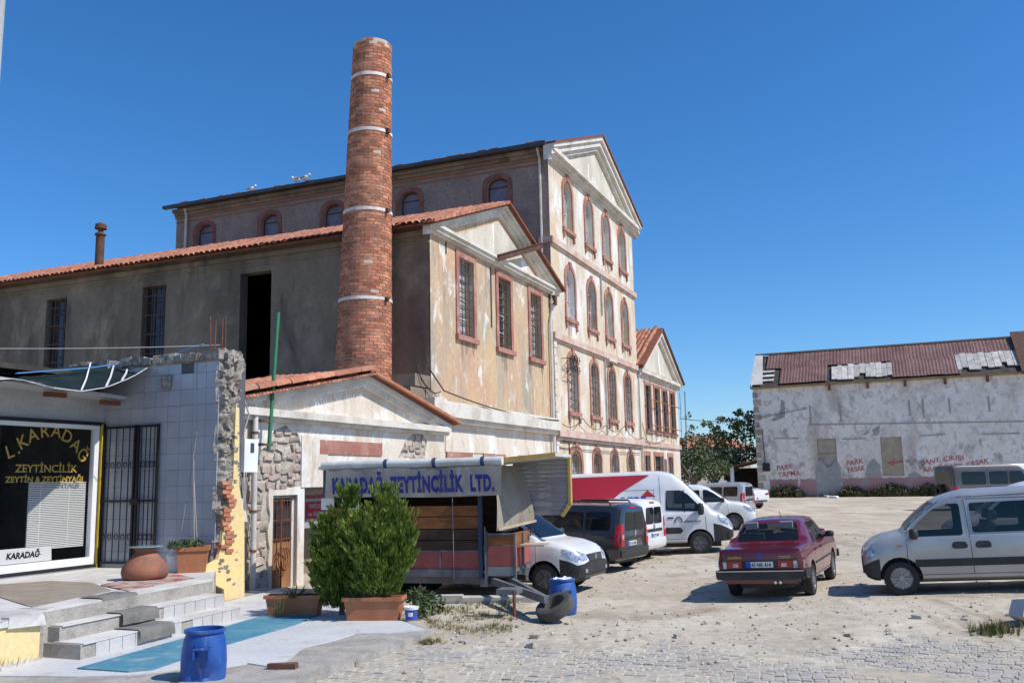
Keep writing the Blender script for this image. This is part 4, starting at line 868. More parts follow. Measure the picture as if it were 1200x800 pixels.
YS = -2.80; YT = onA(47, 740, YS)[0]
b = MB(); b.prism([(-32, -.05), (YT, -.05), (YT, .60), (YT - .15, .62), (YT - .4, .57), (YT - .7, .6), (YT - 1, .52), (-32, .5)], fA(YS), 0, .14); b.build('wall', M['yellow'], yw)
b = MB()
for k in range(10): u = YT - .5 - k * .5; b.jbox(u, u + .5, YS - .05, YS + .8, .56, .68, .03)
b.build('coping', M['cement'], yw)
b = MB(); b.prism([(-32, -.06), (YT + .01, -.06), (YT + .01, .14), (-32, .14)], fA(YS - .02), 0, .05); b.build('skirting', M['cement'], yw)
# ---------------------------------------------------------------- derelict warehouse across the yard
WT = 34.2
wL = onB(886, 520, WT)[0]; zE = onB(880, 456, WT)[1]; wzb = zg(*wl(WT, wL)[:2]) - .1; wR = wL - 34
wh = fthing('warehouse', 'derelict pale warehouse with rusty corrugated roof and red painted warnings', 'building', WT, wL)
Bw = fBn(WT)
def wb(px, py): return onB(px, py, WT)
drs = [wb(957, 514) + wb(984, 578), wb(1031, 512) + wb(1060, 557)]
rec = []
for a0, v1, a1, v0 in drs: rec.append(rect(a1, a0, max(v0, wzb + .12), v1))
b = MB(); b.openwall([(wR, wzb), (wL, wzb), (wL, zE), (wR, zE)], rec, Bw, .14); b.build('yard_wall', M['wh_wall'], wh)
b = MB(); b.prism([rec[0][0], rec[0][1], rec[0][2], rec[0][3]], Bw, .10, .14); b.build('blocked_door', M['wh_patch'], wh)
a0, v1, a1, v0 = drs[0]; b = MB(); b.prism(rect(a1 + .05, a0 - .05, v1 - 1.25, v1 - .1), Bw, .06, .1); b.prism(rect(a1, a0, v1 - 1.3, v1 - 1.12), Bw, -.03, .1); b.build('boarded_top', M['wh_ochre'], wh)
b = MB(); b.prism(rec[1], Bw, .08, .14); b.build('blocked_window', M['wh_ochre'], wh)
b = MB(); u0 = wb(902, 560)[0]; zp = wb(902, 562)[1]
for a, c in ((u0, wb(935, 560)[0]), (wb(937, 560)[0], wb(956, 560)[0]), (wb(986, 560)[0], wR)): b.prism(irr([(c, wzb), (a, wzb), (a, zp), (c, zp)], .06), Bw, -.02, .01)
b.build('pink_dado', M['wh_pink'], wh)
for pts in ([(1016, 545), (1024, 536), (1031, 545), (1034, 560), (1032, 571), (1018, 568), (1013, 556)], [(1064, 555), (1072, 551), (1079, 556), (1078, 562), (1066, 561)], [(1011, 510), (1020, 500), (1017, 508)], [(1022, 503), (1031, 498), (1030, 508), (1023, 510)], [(915, 468), (919, 470), (920, 488), (907, 494), (903, 492), (914, 484)], [(1076, 540), (1083, 538), (1084, 548), (1078, 550)], [(956, 545), (961, 538), (970, 548), (980, 540), (986, 548), (986, 580), (955, 581)]):
    b = MB(); b.prism(irr([wb(x, y) for x, y in pts], .05), Bw, -.018, .01); b.build('bare_patch', M['wh_patch'], wh)
b = MB()
for x0, y0, x1, y1 in ((948, 497, 1200, 493), (907, 513, 936, 513), (987, 514, 1015, 513), (1078, 510, 1108, 508), (1150, 508, 1195, 507)): (p0, z0), (p1, z1) = wb(x0, y0), wb(x1, y1); b.prism([(p0, z0), (p1, z1), (p1, z1 - .07), (p0, z0 - .07)], Bw, -.05, .01)
for x, y0, y1 in ((949, 475, 496), (984, 471, 494), (1065, 469, 487), (1081, 468, 490), (1112, 467, 484), (1158, 464, 482)): (p0, z0), (p1, z1) = wb(x, y0), wb(x, y1); b.prism(rect(p0 - .05, p0 + .05, z1, z0), Bw, -.04, .01)
b.build('plaster_ridge', M['wh_patch'], wh)
for k in range(14):
    z = wzb + .2 + k * (zE - wzb - .3) / 14; b = MB(); wq = .35 if k % 2 else .55; b.jbox(WT - .05, WT + .25, wL - wq, wL + .03, z, z + .4, .02); b.build('quoin', M['stone'], wh)
b = MB(); b.box(WT + .02, WT + 9, wL - .02, wL + .01, wzb, zE); b.build('end_wall', M['wh_patch'], wh)
b = MB(); b.prism(rect(wR, wL + .15, zE - .02, zE + .16), Bw, -.22, .02); b.build('eave_board', M['eave_wood'], wh)
for px in (972, 1017, 1061, 1108, 1158):
    p, z = wb(px, 455); b = MB(); b.box(WT - .35, WT, p - .08, p + .08, zE - .42, zE - .02); b.prism([(0, 0)] * 3, lambda u, v, d: (WT, p, zE), 0, 0) if 0 else None; b.build('eave_bracket', M['rust'], wh)
# roof: slope towards the yard, corrugated sheets, some missing
RH = onB(888, 420, WT + 3.6)[1] - zE; run = 3.6
def rp(k, s, d=0.): return (WT - .38 + (run + .38) * k - d * RH / 5, s, zE + .18 + RH * k + d)
def sheet(s0, s1, k0, k1, name='roof_sheet'):
    n = max(2, int(abs(s1 - s0) / .11)); vs = []
    for i in range(n + 1):
        s = s0 + (s1 - s0) * i / n; dz = .05 + (.025 if i % 2 else 0)
        vs += [rp(k0, s, dz), rp(k1, s, dz)]
    b = MB(); b.add(vs, [(2 * i, 2 * i + 2, 2 * i + 3, 2 * i + 1) for i in range(n)]); b.build(name, M['corrugated'], wh)
nS = 30; wS = (wL - .9 - wR) / nS
g1a, g1b = onB(975, 440, WT + .6)[0], onB(1046, 440, WT + .6)[0]; g2a, g2b = onB(1122, 435, WT + .6)[0], onB(1200, 432, WT + .6)[0]; hA, hB = onB(886, 440, WT + 1)[0], onB(908, 440, WT + 1)[0]
for i in range(nS):
    s1 = wL - .9 - i * wS; s0 = s1 - wS + .02; c = (s0 + s1) / 2
    sheet(s0, s1, .50 + random.uniform(-.02, .02), 1.0)
    if g1b - .2 < c < g1a + .2 or g2b - 3 < c < g2a or hB < c < hA: continue
    sheet(s0 - .03, s1 + .02, random.uniform(-.02, .03), .53)
b = MB(); b.add([rp(0, wR, -.05), rp(0, wL, -.05), rp(1, wL, -.05), rp(1, wR, -.05)], [(0, 1, 2, 3)]); b.add([rp(1, wR, -.05), rp(1, wL, -.05), (WT + 9, wL, zE), (WT + 9, wR, zE)], [(0, 1, 2, 3)]); b.build('roof_deck', M['shed_dark'], wh)
b = MB(); b.add([rp(0, wL + .12, .1), rp(0, wL - .8, .1), rp(1, wL - .45, .1), rp(1, wL + .12, .1)], [(0, 1, 2, 3)]); b.add([rp(0, wL + .12, .1), rp(1, wL + .12, .1), rp(1, wL + .12, -.2), rp(0, wL + .12, -.2)], [(0, 1, 2, 3)]); b.build('verge', M['cement'], wh)
b = MB(); b.prism(rect(wR, wL + .1, 0, .12), lambda u, v, d: (rp(1, u)[0] + d, u, rp(1, u)[2] + .04 + v), -.15, .15); b.build('ridge', M['eave_wood'], wh)
for ga, gb, k0, k1 in ((g1a, g1b, .05, .46), (g2a, g2b - 2, .12, .56)):
    s = ga
    while s > gb:
        wq = random.uniform(.28, .42); kk = random.uniform(k0 - .04, k0 + .05) if random.random() < .8 else k0 + .14; k1_ = k1 + random.uniform(-.03, .04)
        b = MB(); b.add([rp(kk, s, .08), rp(kk, s - wq, .08), rp(k1_, s - wq + .02, .1), rp(k1_, s + .02, .1), rp(kk, s, .02), rp(kk, s - wq, .02), rp(k1_, s - wq, .02), rp(k1_, s, .02)], [(0, 1, 2, 3), (0, 4, 5, 1), (1, 5, 6, 2), (3, 7, 4, 0), (2, 6, 7, 3)]); b.build('plank', M['plank_grey'], wh); s -= wq + random.uniform(.01, .04)
for k in (.12, .26, .40): b = MB(); b.add([rp(k, hA, .04), rp(k, hB, .04), rp(k + .07, hB, .04), rp(k + .07, hA, .04)], [(0, 1, 2, 3)]); b.build('plank', M['plank_grey'], wh)
# neighbouring gable that rises at the right end and shades the roof
gs = onB(1196, 430, WT + 1)[0]
ng = fthing('gable_building', 'taller stone gable rising at the right end of the corrugated roof', 'building', WT, gs - 2)
b = MB(); b.prism([(WT - .6, zE + .2), (WT + 3.6, zE + 3.2), (WT + 8, zE + .2), (WT + 8, wzb), (WT - .02 + 5, wzb), (WT + 5, zE - .2)], lambda u, v, d: (u, d, v), gs - .02, gs - 14); b.build('wall', M['rubble'], ng)
b = MB(); b.prism([(WT - .8, zE + .1), (WT + 3.6, zE + 3.4), (WT + 3.6, zE + 3.25), (WT - .8, zE - .05)], lambda u, v, d: (u, d, v), gs + .15, gs - 14); b.build('roof', M['rust_dark'], ng)
# painted warnings
def graf(s, px0, px1, py, hpx, rot=0.):
    (p0, z0), (p1, z1) = wb(px0, py), wb(px1, py); h = hpx * 74. / FPX
    o = text('painted_words', s, h * 1.3, M['graffiti'], wh, TM((WT - .03, (p0 + p1) / 2, (z0 + z1) / 2), (0, -1, rot), (0, 0, 1)), .004, .003, abs(p1 - p0))
    for v in o.data.vertices: y_, z_ = v.co.y, v.co.z; v.co.z += .035 * sin(y_ * 2.6 + z_) + .012 * sin(y_ * 7); v.co.y += .02 * sin(z_ * 5 + y_ * 2)
graf('PARK', 910, 929, 550, 6, .1); graf('YAPMA', 912, 938, 558, 6, .02); graf('PARK', 992, 1012, 544, 6, .12); graf('YASAK', 992, 1014, 552, 6, .05)
graf('ŞANT. ÇIKIŞI', 1078, 1130, 541, 5, .11); graf('ARAÇ PARK YASAK', 1081, 1160, 548, 5, .12)
b = MB(); (a, za), (c, zc) = wb(1040, 542), wb(1060, 540); b.prism([(a, za), (a - .5, za + .3), (a - .4, za + .09), (c, zc + .06), (c, zc - .06), (a - .4, za - .05), (a - .45, za - .26)], Bw, .05, .08); b.build('painted_arrow', M['graffiti'], wh)
b = MB()
for x, y in ((1064, 540), (1068, 544), (1072, 540)): p, z = wb(x, y); b.jbox(WT - .02, WT + .01, p - .12, p + .12, z - .08, z + .1, .03)
b.build('painted_mark', M['wh_patch'], wh)
b = MB(); b.tube([(WT - .05, wb(889, 490)[0], wb(889, 490)[1]), (WT - .05, wb(946, 478)[0], wb(946, 478)[1])], .02, 4); b.tube([(WT - .06, wL - .5, zE - 3), (WT - .06, wL - .6, wzb + 2.2)], .03, 4); b.box(WT - .2, WT - .02, wL - .9, wL - .4, wzb + 2.0, wzb + 2.6); b.build('cable', M['cable'], wh)
# ================================================================ vehicles
def catmull(st, n):
    """interpolate station tuples to n per span"""
    out = []
    for i in range(len(st) - 1):
        p0, p1, p2, p3 = st[max(i - 1, 0)], st[i], st[i + 1], st[min(i + 2, len(st) - 1)]
        m = n if p2[0] - p1[0] > .12 else 1
        for k in range(m):
            t = k / m; row = []
            for a, b_, c, d in zip(p0, p1, p2, p3):
                lin = b_ + (c - b_) * t
                cm = .5 * (2 * b_ + (c - a) * t + (2 * a - 5 * b_ + 4 * c - d) * t * t + (3 * b_ - a - 3 * c + d) * t ** 3)
                row.append(max(min(b_, c), min(max(b_, c), .5 * lin + .5 * cm)))
            out.append(row)
    out.append(list(st[-1])); return out
def section(x, zb, zs, zt, wb_, wt, boxy=False):
    h = zt - zs; big = h > .22
    hp = [(0, zb), (wb_ - .10, zb), (wb_ - .02, zb + .05), (wb_ + .004, zb + (zs - zb) * .35), (wb_ + .012, zb + (zs - zb) * .68), (wb_ - .004, zs - .05), (wb_ - .02, zs)]
    if big: hp += [(wb_ - .035, zs + .02), (wt + (wb_ - wt) * .42, zs + h * .55), (wt + .012, zt - .10), (wt - .03, zt - .035), (wt - .13, zt - .004)]
    elif boxy: hp += [(wb_ - .022, zs + h * .25), (wb_ - .026, zs + h * .5), (wb_ - .034, zs + h * .75), (wb_ - .06, zs + h * .93), (wb_ - .16, zs + h * .985)]
    else: hp += [(wb_ - .03, zs + h * .12), (wb_ - .055, zs + h * .4), (wb_ - .09, zs + h * .7), (wb_ - .15, zs + h * .88), (wb_ - .26, zs + h * .96)]
    hp += [(wt * .45, zt + (.012 if big else h * .0)), (0, zt + (.018 if big else .0))]
    full = [(x, -y, z) for y, z in reversed(hp[1:-1])]
    return [(x, y, z) for y, z in hp] + full
def rounded(poly, r=.05, n=3):
    out = []; m = len(poly)
    for i in range(m):
        p, a, c = Vector(poly[i]), Vector(poly[i - 1]), Vector(poly[(i + 1) % m]); ra = min(r, (a - p).length * .45); rc = min(r, (c - p).length * .45)
        s, e = p + (a - p).normalized() * ra, p + (c - p).normalized() * rc
        for k in range(n + 1): t = k / n; out.append(tuple(s * (1 - t) ** 2 + p * 2 * t * (1 - t) + e * t * t))
    return out
CS = .93                                               # these vehicles are small older models
class Car:
    def __init__(s, name, label, st, W, paint, wheels, wr, loc, heading, group=None, tilt=(0, 0), rim='rim', spokes=6, arch_mat='plastic', cat='car', sub=4, bump=None, boxy=False):
        s.L = st[-1][0]; s.W = W
        s.root = thing(name, label, cat, loc, heading, group)
        s.root.rotation_euler = (tilt[0], tilt[1], heading); s.root.scale = (CS, CS, CS)
        rows = catmull(st, sub); secs = [section(*r, boxy) for r in rows]; s.rows = rows; s.paint = paint; s.arch_mat = arch_mat; m = len(secs[0]); b = MB()
        vs = [v for sc in secs for v in sc]
        fs = [(i * m + k, i * m + (k + 1) % m, (i + 1) * m + (k + 1) % m, (i + 1) * m + k) for i in range(len(secs) - 1) for k in range(m)]
        fs += [tuple(range(m - 1, -1, -1)), tuple((len(secs) - 1) * m + k for k in range(m))]
        b.add(vs, fs)
        if bump:
            for q, f in enumerate(fs):
                c_ = [sum(vs[i][k] for i in f) / len(f) for k in range(3)]; kk = {i % m for i in f} if len(f) == 4 else set()
                lowr = kk and all(i <= bump[1] or i >= m - bump[1] for i in kk)
                if c_[0] > bump[0] and lowr: b.m[q] = 1
        me = b.mesh('body', [M[paint], M[arch_mat]])
        s.bvh = BVHTree.FromPolygons([Vector(v) for v in vs], fs)
        # wheel arches cut out of the body
        bm = bmesh.new(); bm.from_mesh(me); bmesh.ops.recalc_face_normals(bm, faces=bm.faces); bm.to_mesh(me); bm.free()
        o = bpy.data.objects.new('tmp', me); col.objects.link(o); cut = MB()
        for wx in wheels:
            for sg in (-1, 1):
                T = Matrix.Translation((wx, sg * (W / 2 - .02), wr + .015)) @ Matrix.Rotation(pi / 2, 4, 'X')
                R = wr + .055; n = 24; cv = [T @ Vector((R * cos(2 * pi * k / n), R * sin(2 * pi * k / n), z)) for z in (-.24, .24) for k in range(n)]
                cut.add(cv, [tuple(range(n - 1, -1, -1)), tuple(range(n, 2 * n))] + [(k, (k + 1) % n, n + (k + 1) % n, n + k) for k in range(n)], 1)
        cme = cut.mesh('cut', [M[paint], M[arch_mat]])
        bm = bmesh.new(); bm.from_mesh(cme); bmesh.ops.recalc_face_normals(bm, faces=bm.faces); bm.to_mesh(cme); bm.free()
        co = bpy.data.objects.new('tmpc', cme); col.objects.link(co)
        md = o.modifiers.new('b', 'BOOLEAN'); md.operation = 'DIFFERENCE'; md.object = co; md.solver = 'EXACT'; md.material_mode = 'INDEX'
        bpy.context.view_layer.update()
        nm = bpy.data.meshes.new_from_object(o.evaluated_get(bpy.context.evaluated_depsgraph_get()))
        bpy.data.objects.remove(o); bpy.data.objects.remove(co)
        if len(nm.materials) < 2:
            nm.materials.clear(); nm.materials.append(M[paint]); nm.materials.append(M[arch_mat])
        nm.polygons.foreach_set('use_smooth', [True] * len(nm.polygons)); nm.set_sharp_from_angle(angle=radians(38)); nm.name = 'body'
        s.body = link('body', nm, s.root)
        for wx in wheels:
            for sg in (-1, 1): s.wheel(wx, sg * (W / 2 - .105), wr, sg, rim, spokes)
        b = MB(); b.box(.35, s.L - .35, -W / 2 + .32, W / 2 - .32, .2, .34); b.build('underbody', M['plastic'], s.root)
    def glaze(s, side, front, back, cab, glass='car_glass_clear', seats=None):
        """hollow cabin, real window openings, panes of glass and seats"""
        x0, x1, zf = cab; mats = [M[s.paint], M['cabin']]
        rows = [r for r in s.rows if x0 <= r[0] <= x1 and r[3] - r[2] > .22]; secs = []
        for (x, zb, zs, zt, wb_, wt) in rows: secs.append(section(x, zf, zs, zt - .055, wb_ - .075, wt - .06))
        m = len(secs[0]); c1 = MB(); c1.add([v for q in secs for v in q], [(i * m + k, i * m + (k + 1) % m, (i + 1) * m + (k + 1) % m, (i + 1) * m + k) for i in range(len(secs) - 1) for k in range(m)] + [tuple(range(m - 1, -1, -1)), tuple((len(secs) - 1) * m + k for k in range(m))], 1)
        xa, xb = rows[0][0], rows[-1][0]; cuts = [c1]
        for p in side: c = MB(); c.prism(rounded(p, .05), lambda u, v, d: (u, d, v), -3, 3, 1); cuts.append(c)
        if front: c = MB(); c.prism(rounded(front, .06), lambda u, v, d: (d, u, v), xb - .5, 9, 1); cuts.append(c)
        if back: c = MB(); c.prism(rounded(back, .06), lambda u, v, d: (d, u, v), -3, xa + .5, 1); cuts.append(c)
        me = s.body.data; tmp = []; o = bpy.data.objects.new('tmp', me); col.objects.link(o)
        for c in cuts:
            cm = c.mesh('cut', mats); bm = bmesh.new(); bm.from_mesh(cm); bmesh.ops.recalc_face_normals(bm, faces=bm.faces); bm.to_mesh(cm); bm.free()
            co = bpy.data.objects.new('tmpc', cm); col.objects.link(co); tmp.append(co); md = o.modifiers.new('b', 'BOOLEAN'); md.operation = 'DIFFERENCE'; md.object = co; md.solver = 'EXACT'; md.material_mode = 'INDEX'
        bpy.context.view_layer.update(); nm = bpy.data.meshes.new_from_object(o.evaluated_get(bpy.context.evaluated_depsgraph_get()))
        for q in tmp + [o]: bpy.data.objects.remove(q)
        if len(nm.polygons) > 50:
            nm.polygons.foreach_set('use_smooth', [True] * len(nm.polygons)); nm.set_sharp_from_angle(angle=radians(38)); s.body.data = nm
        for p in side: s.sides('side_window', p, glass, .010, .05)
        if front: s.panel('windscreen', front, 'F', glass, .010, .06)
        if back: s.panel('rear_window', back, 'B', glass, .010, .06)
        w_ = s.W / 2 - .16
        for sx in (seats or ()):
            for sg in (-1, 1):
                y = sg * w_ * .52; b = MB(); T = Matrix.Translation((sx, y, zf + .14)) @ Matrix.Rotation(-.16, 4, 'Y'); b.box(-.06, .06, -.22, .22, .1, .62, T=T); b.box(-.04, .04, -.12, .12, .66, .84, T=T); b.box(-.05, .46, -.22, .22, .0, .16, T=T); b.build('seat', M['seat_grey'], s.root)
        b = MB(); b.box(xb - .62, xb - .1, -w_, w_, zf + .05, min(zf + .62, rows[-1][2] - .04)); b.build('dashboard', M['cabin'], s.root)
    def wheel(s, x, y, r, sg, rim, spokes):
        T = Matrix.Translation((x, y, r)) @ Matrix.Rotation(-sg * pi / 2, 4, 'X'); tw = .095
        b = MB(); b.lathe([(r * .62, -tw), (r * .8, -tw), (r * .95, -tw * .92), (r, -tw * .55), (r, tw * .55), (r * .95, tw * .92), (r * .8, tw), (r * .64, tw * .98)], 24, T=T); w_ = b.build('wheel', M['rubber'], s.root, smooth=50)
        b = MB(); R = r * .66; b.lathe([(R, tw * .98), (R * .97, tw * .8), (R * .9, tw * .55), (.001, tw * .5)], 24, T=T)
        for k in range(spokes):
            a = 2 * pi * k / spokes; Q = T @ Matrix.Rotation(a, 4, 'Z'); ww = R * 1.9 / spokes * .55
            b.add([Q @ Vector(v) for v in ((.02, -ww * .4, tw * .86), (R * .95, -ww * .6, tw * .84), (R * .95, ww * .6, tw * .84), (.02, ww * .4, tw * .86), (.02, -ww * .5, tw * .5), (R * .95, -ww * .7, tw * .5), (R * .95, ww * .7, tw * .5), (.02, ww * .5, tw * .5))], [(0, 1, 2, 3), (0, 4, 5, 1), (3, 2, 6, 7)])
        b.lathe([(R * .26, tw * .6), (R * .24, tw * .92), (.001, tw * .95)], 12, T=T); b.build('rim', M[rim], w_)
    def hit(s, a, c, axis):
        o, d = {'L': ((a, 5, c), (0, -1, 0)), 'R': ((a, -5, c), (0, 1, 0)), 'F': ((9, a, c), (-1, 0, 0)), 'B': ((-3, a, c), (1, 0, 0)), 'T': ((a, c, 6), (0, 0, -1))}[axis]
        h = s.bvh.ray_cast(Vector(o), Vector(d)); return h
    def panel(s, name, poly, axis, m, off=.010, r=.05, parent=None, thick=None):
        """a plate that follows the body surface. poly in (x, z) for sides, (y, z) for ends, (x, y) for the top"""
        lp = rounded(poly, r) if r else poly; n = len(lp); c = sum((Vector(p) for p in lp), Vector((0, 0))) / n
        lp2 = []
        for i in range(n):
            p, q = Vector(lp[i]), Vector(lp[(i + 1) % n]); mseg = max(1, int((q - p).length / .13)); lp2 += [tuple(p.lerp(q, k / mseg)) for k in range(mseg)]
        lp = lp2; n = len(lp); rings = (.0, .2, .4, .6, .8, .93, 1.); nr = len(rings); vs = []; d = {'L': Vector((0, 1, 0)), 'R': Vector((0, -1, 0)), 'F': Vector((1, 0, 0)), 'B': Vector((-1, 0, 0)), 'T': Vector((0, 0, 1))}[axis]
        last = None
        for k in rings:
            for p in lp:
                q = c + (Vector(p) - c) * k; h = s.hit(q.x, q.y, axis)
                if h[0] is None:
                    hh = last if last else Vector((0, 0, 0))
                    v = {'L': Vector((q.x, hh.y, q.y)), 'R': Vector((q.x, hh.y, q.y)), 'F': Vector((hh.x, q.x, q.y)), 'B': Vector((hh.x, q.x, q.y)), 'T': Vector((q.x, q.y, hh.z))}[axis]
                else:
                    nn = h[1] if h[1].dot(d) > 0 else -h[1]; v = h[0] + nn * max(off, .010); last = v
                vs.append(v)
        vs += [v - d * ((thick or off) + .004) for v in vs[(nr - 1) * n:]]
        fs = [(k * n + i, k * n + (i + 1) % n, (k + 1) * n + (i + 1) % n, (k + 1) * n + i) for k in range(nr) for i in range(n)]
        b = MB(); b.add(vs, fs); return b.build(name, M[m] if isinstance(m, str) else m, parent or s.root, smooth=30)
    def sides(s, name, poly, m, off=.006, r=.05, which='LR', thick=None):
        for a in which: o = s.panel(name, poly, a, m, off, r, None, thick)
        return o
    def line(s, pts, axis, w_=.010, m='seam', off=.004):
        b = MB(); vs = []; d2 = []
        P = []
        for i in range(len(pts) - 1):
            a, c = Vector(pts[i]), Vector(pts[i + 1]); n = max(1, int((c - a).length / .12))
            for k in range(n + (i == len(pts) - 2)): P.append(a.lerp(c, k / n))
        for i, p in enumerate(P):
            t = (P[min(i + 1, len(P) - 1)] - P[max(i - 1, 0)]).normalized(); nn = Vector((-t.y, t.x)) * w_ / 2
            for q in (p - nn, p + nn):
                h = s.hit(q.x, q.y, axis)
                if h[0] is None: return
                d = {'L': Vector((0, 1, 0)), 'R': Vector((0, -1, 0)), 'F': Vector((1, 0, 0)), 'B': Vector((-1, 0, 0)), 'T': Vector((0, 0, 1))}[axis]; vs.append(h[0] + d * off)
        b.add(vs, [(2 * i, 2 * i + 2, 2 * i + 3, 2 * i + 1) for i in range(len(P) - 1)]); return b
    def seams(s, lst, sides='LR', w_=.010, m='seam', name='door_seam'):
        for pts in lst:
            for a in sides:
                q = s.line(pts, a, w_)
                if q: q.build(name, M[m], s.root)
    def mirror(s, x, z, m, sz=(.12, .2, .17), which=(-1, 1)):
        for sg in which:
            h = s.hit(x, z, 'L' if sg > 0 else 'R'); y = abs(h[0].y) if h[0] else s.W / 2
            b = MB(); b.lathe([(.001, -.5), (.32, -.46), (.48, -.3), (.5, 0), (.48, .3), (.32, .46), (.001, .5)], 10, T=Matrix.Translation((x, sg * (y + sz[1] * .62), z + .06)) @ Matrix.Diagonal((sz[0], sz[1], sz[2], 1)))
            b.box(x - .03, x + .04, min(sg * (y - .04), sg * (y + .1)), max(sg * (y - .04), sg * (y + .1)), z, z + .05); b.build('mirror', M[m], s.root, smooth=50)
    def plate(s, axis, y, z, txt=None, w_=.5, h=.11, dx=.012, frame=True):
        hh = s.hit(y, z, axis); x = hh[0].x; sg = 1 if axis == 'F' else -1
        b = MB(); b.box(min(x, x + sg * dx), max(x, x + sg * dx), y - w_ / 2, y + w_ / 2, z - h / 2, z + h / 2); p = b.build('number_plate', M['plate'], s.root)
        b = MB(); q = y + (w_ / 2 - .045) * (1 if sg > 0 else 1) * (-1 if sg > 0 else 1); b.box(min(x + sg * dx, x + sg * (dx + .002)), max(x + sg * dx, x + sg * (dx + .002)), q - .045, q + .045, z - h / 2, z + h / 2); b.build('blue_band', M['plate_blue'], p)
        if txt: text('digits', txt, h * .95, M['ink'], p, TM((x + sg * (dx + .003), y - .03 * (1 if sg < 0 else -1), z - h * .34), (0, sg, 0), (0, 0, 1)), .002, .001, w_ * .72)
    def box(s, name, x0, x1, y0, y1, z0, z1, m, both=False):
        b = MB(); b.box(x0, x1, y0, y1, z0, z1)
        if both: b.box(x0, x1, -y1, -y0, z0, z1)
        return b.build(name, M[m], s.root)
    def bar(s, name, pts, r, m, both=True):
        for sg in ((-1, 1) if both else (1,)):
            b = MB(); b.tube([(x, sg * y, z) for x, y, z in pts], r, 6); b.build(name, M[m], s.root, smooth=50)
def place(px, py, hd, lx, ly):
    """ground position so that the car's local point (lx, ly) stands at that pixel; hd = heading direction (dx, dy)"""
    p = ground_at(px, py); a = atan2(hd[1], hd[0]); c = Vector((lx * cos(a) - ly * sin(a), lx * sin(a) + ly * cos(a), 0)) * CS; o = p - c
    def tl(u, v): q = Vector((o.x + u * cos(a) - v * sin(a), o.y + u * sin(a) + v * cos(a))); return zg(q.x, q.y)
    zf = (tl(3.3, .7) + tl(3.3, -.7)) / 2; zr = (tl(.7, .7) + tl(.7, -.7)) / 2; zl = (tl(.7, .7) + tl(3.3, .7)) / 2; zr2 = (tl(.7, -.7) + tl(3.3, -.7)) / 2
    pitch = -atan2(zf - zr, 2.6); roll = atan2(zl - zr2, 1.4)
    o.z = zr - (zf - zr) / 2.6 * .7
    return o, a, (roll, pitch)
KST = [(0, .45, .95, 1.60, .74, .62), (.05, .34, 1.0, 1.70, .79, .66), (.35, .27, 1.02, 1.77, .82, .67), (1.3, .25, 1.02, 1.79, .83, .68), (2.05, .25, 1.02, 1.77, .83, .68), (2.42, .25, 1.02, 1.68, .83, .66), (2.72, .25, 1.02, 1.50, .83, .66), (3.02, .25, 1.01, 1.24, .83, .70), (3.14, .25, .99, 1.10, .82, .70), (3.48, .26, .90, 1.03, .81, .68), (3.7, .27, .80, .94, .79, .62), (3.83, .32, .68, .82, .72, .5), (3.88, .40, .60, .70, .64, .4)]
def kangoo(name, label, paint, loc, hd, tilt, glass='car_glass', rails=False, group=None):
    c = Car(name, label, KST, 1.66, paint, (.70, 3.26), .305, loc, hd, group, tilt, 'rim', 8, cat='van', bump=(3.58, 4))
    c.glaze([[(2.42, 1.03), (3.02, 1.03), (2.94, 1.20), (2.62, 1.48), (2.36, 1.58), (2.16, 1.58), (2.16, 1.03)], [(1.02, 1.06), (2.0, 1.06), (2.0, 1.58), (1.06, 1.58)], [(.24, 1.08), (.88, 1.06), (.9, 1.56), (.28, 1.54)]], [(-.64, 1.14), (.64, 1.14), (.54, 1.60), (-.54, 1.60)], [(-.53, 1.1), (.53, 1.1), (.48, 1.55), (-.48, 1.55)], (.1, 3.0, .45), glass, (1.75, .95))
    c.sides('rub_strip', [(1.02, .50), (2.98, .50), (3.0, .54), (3.0, .63), (1.02, .63)], 'plastic', .014, .02)
    c.panel('front_bumper', [(-.62, .40), (.62, .40), (.6, .6), (-.6, .6)], 'F', 'plastic', .02, .05)
    c.panel('grille', [(-.3, .64), (.3, .64), (.32, .74), (-.32, .74)], 'F', 'plastic', .008, .02)
    for sg in (-1, 1): c.panel('headlight', [(sg * .40, .70), (sg * .72, .68), (sg * .74, .84), (sg * .5, .86)], 'F', 'lamp_clear', .01, .05)
    c.sides('headlight', [(3.64, .74), (3.79, .70), (3.79, .81), (3.68, .90)], 'lamp_clear', .008, .03)
    c.panel('rear_bumper', [(-.7, .46), (.7, .46), (.7, .64), (-.7, .64)], 'B', 'plastic', .02, .04)
    for sg in (-1, 1): c.panel('tail_light', [(sg * .62, .75), (sg * .73, .75), (sg * .70, 1.3), (sg * .61, 1.3)], 'B', 'lamp_red', .012, .03)
    c.seams([[(2.06, .36), (2.06, 1.0), (2.08, 1.66)], [(3.10, .34), (3.12, .7), (3.10, 1.0)], [(.98, .66), (.98, 1.64), (2.04, 1.66)], [(1.0, .36), (3.06, .36)], [(.20, 1.70), (2.4, 1.69), (2.9, 1.34)]])
    for x in (2.24, 1.86):
        c.sides('door_handle', [(x - .12, .80), (x + .12, .80), (x + .13, .86), (x + .10, .92), (x - .10, .92), (x - .13, .86)], 'plastic', .012, .05)
    c.mirror(2.98, 1.03, 'plastic', (.16, .22, .2)); c.plate('F', 0, .5, None, .5); c.plate('B', 0, .75, None, .5)
    c.sides('fuel_flap', [(3.20, .86), (3.28, .86), (3.28, .90), (3.20, .90)], 'lamp_amber', .006, .01)
    if rails: c.bar('roof_rail', [(.4, .58, 1.74), (.45, .58, 1.85), (2.0, .58, 1.85), (2.1, .58, 1.75)], .02, 'plastic')
    return c
hd = Vector((-1, .36)).normalized()
loc, a, tl = place(1059, 697, hd, 3.26, .73)
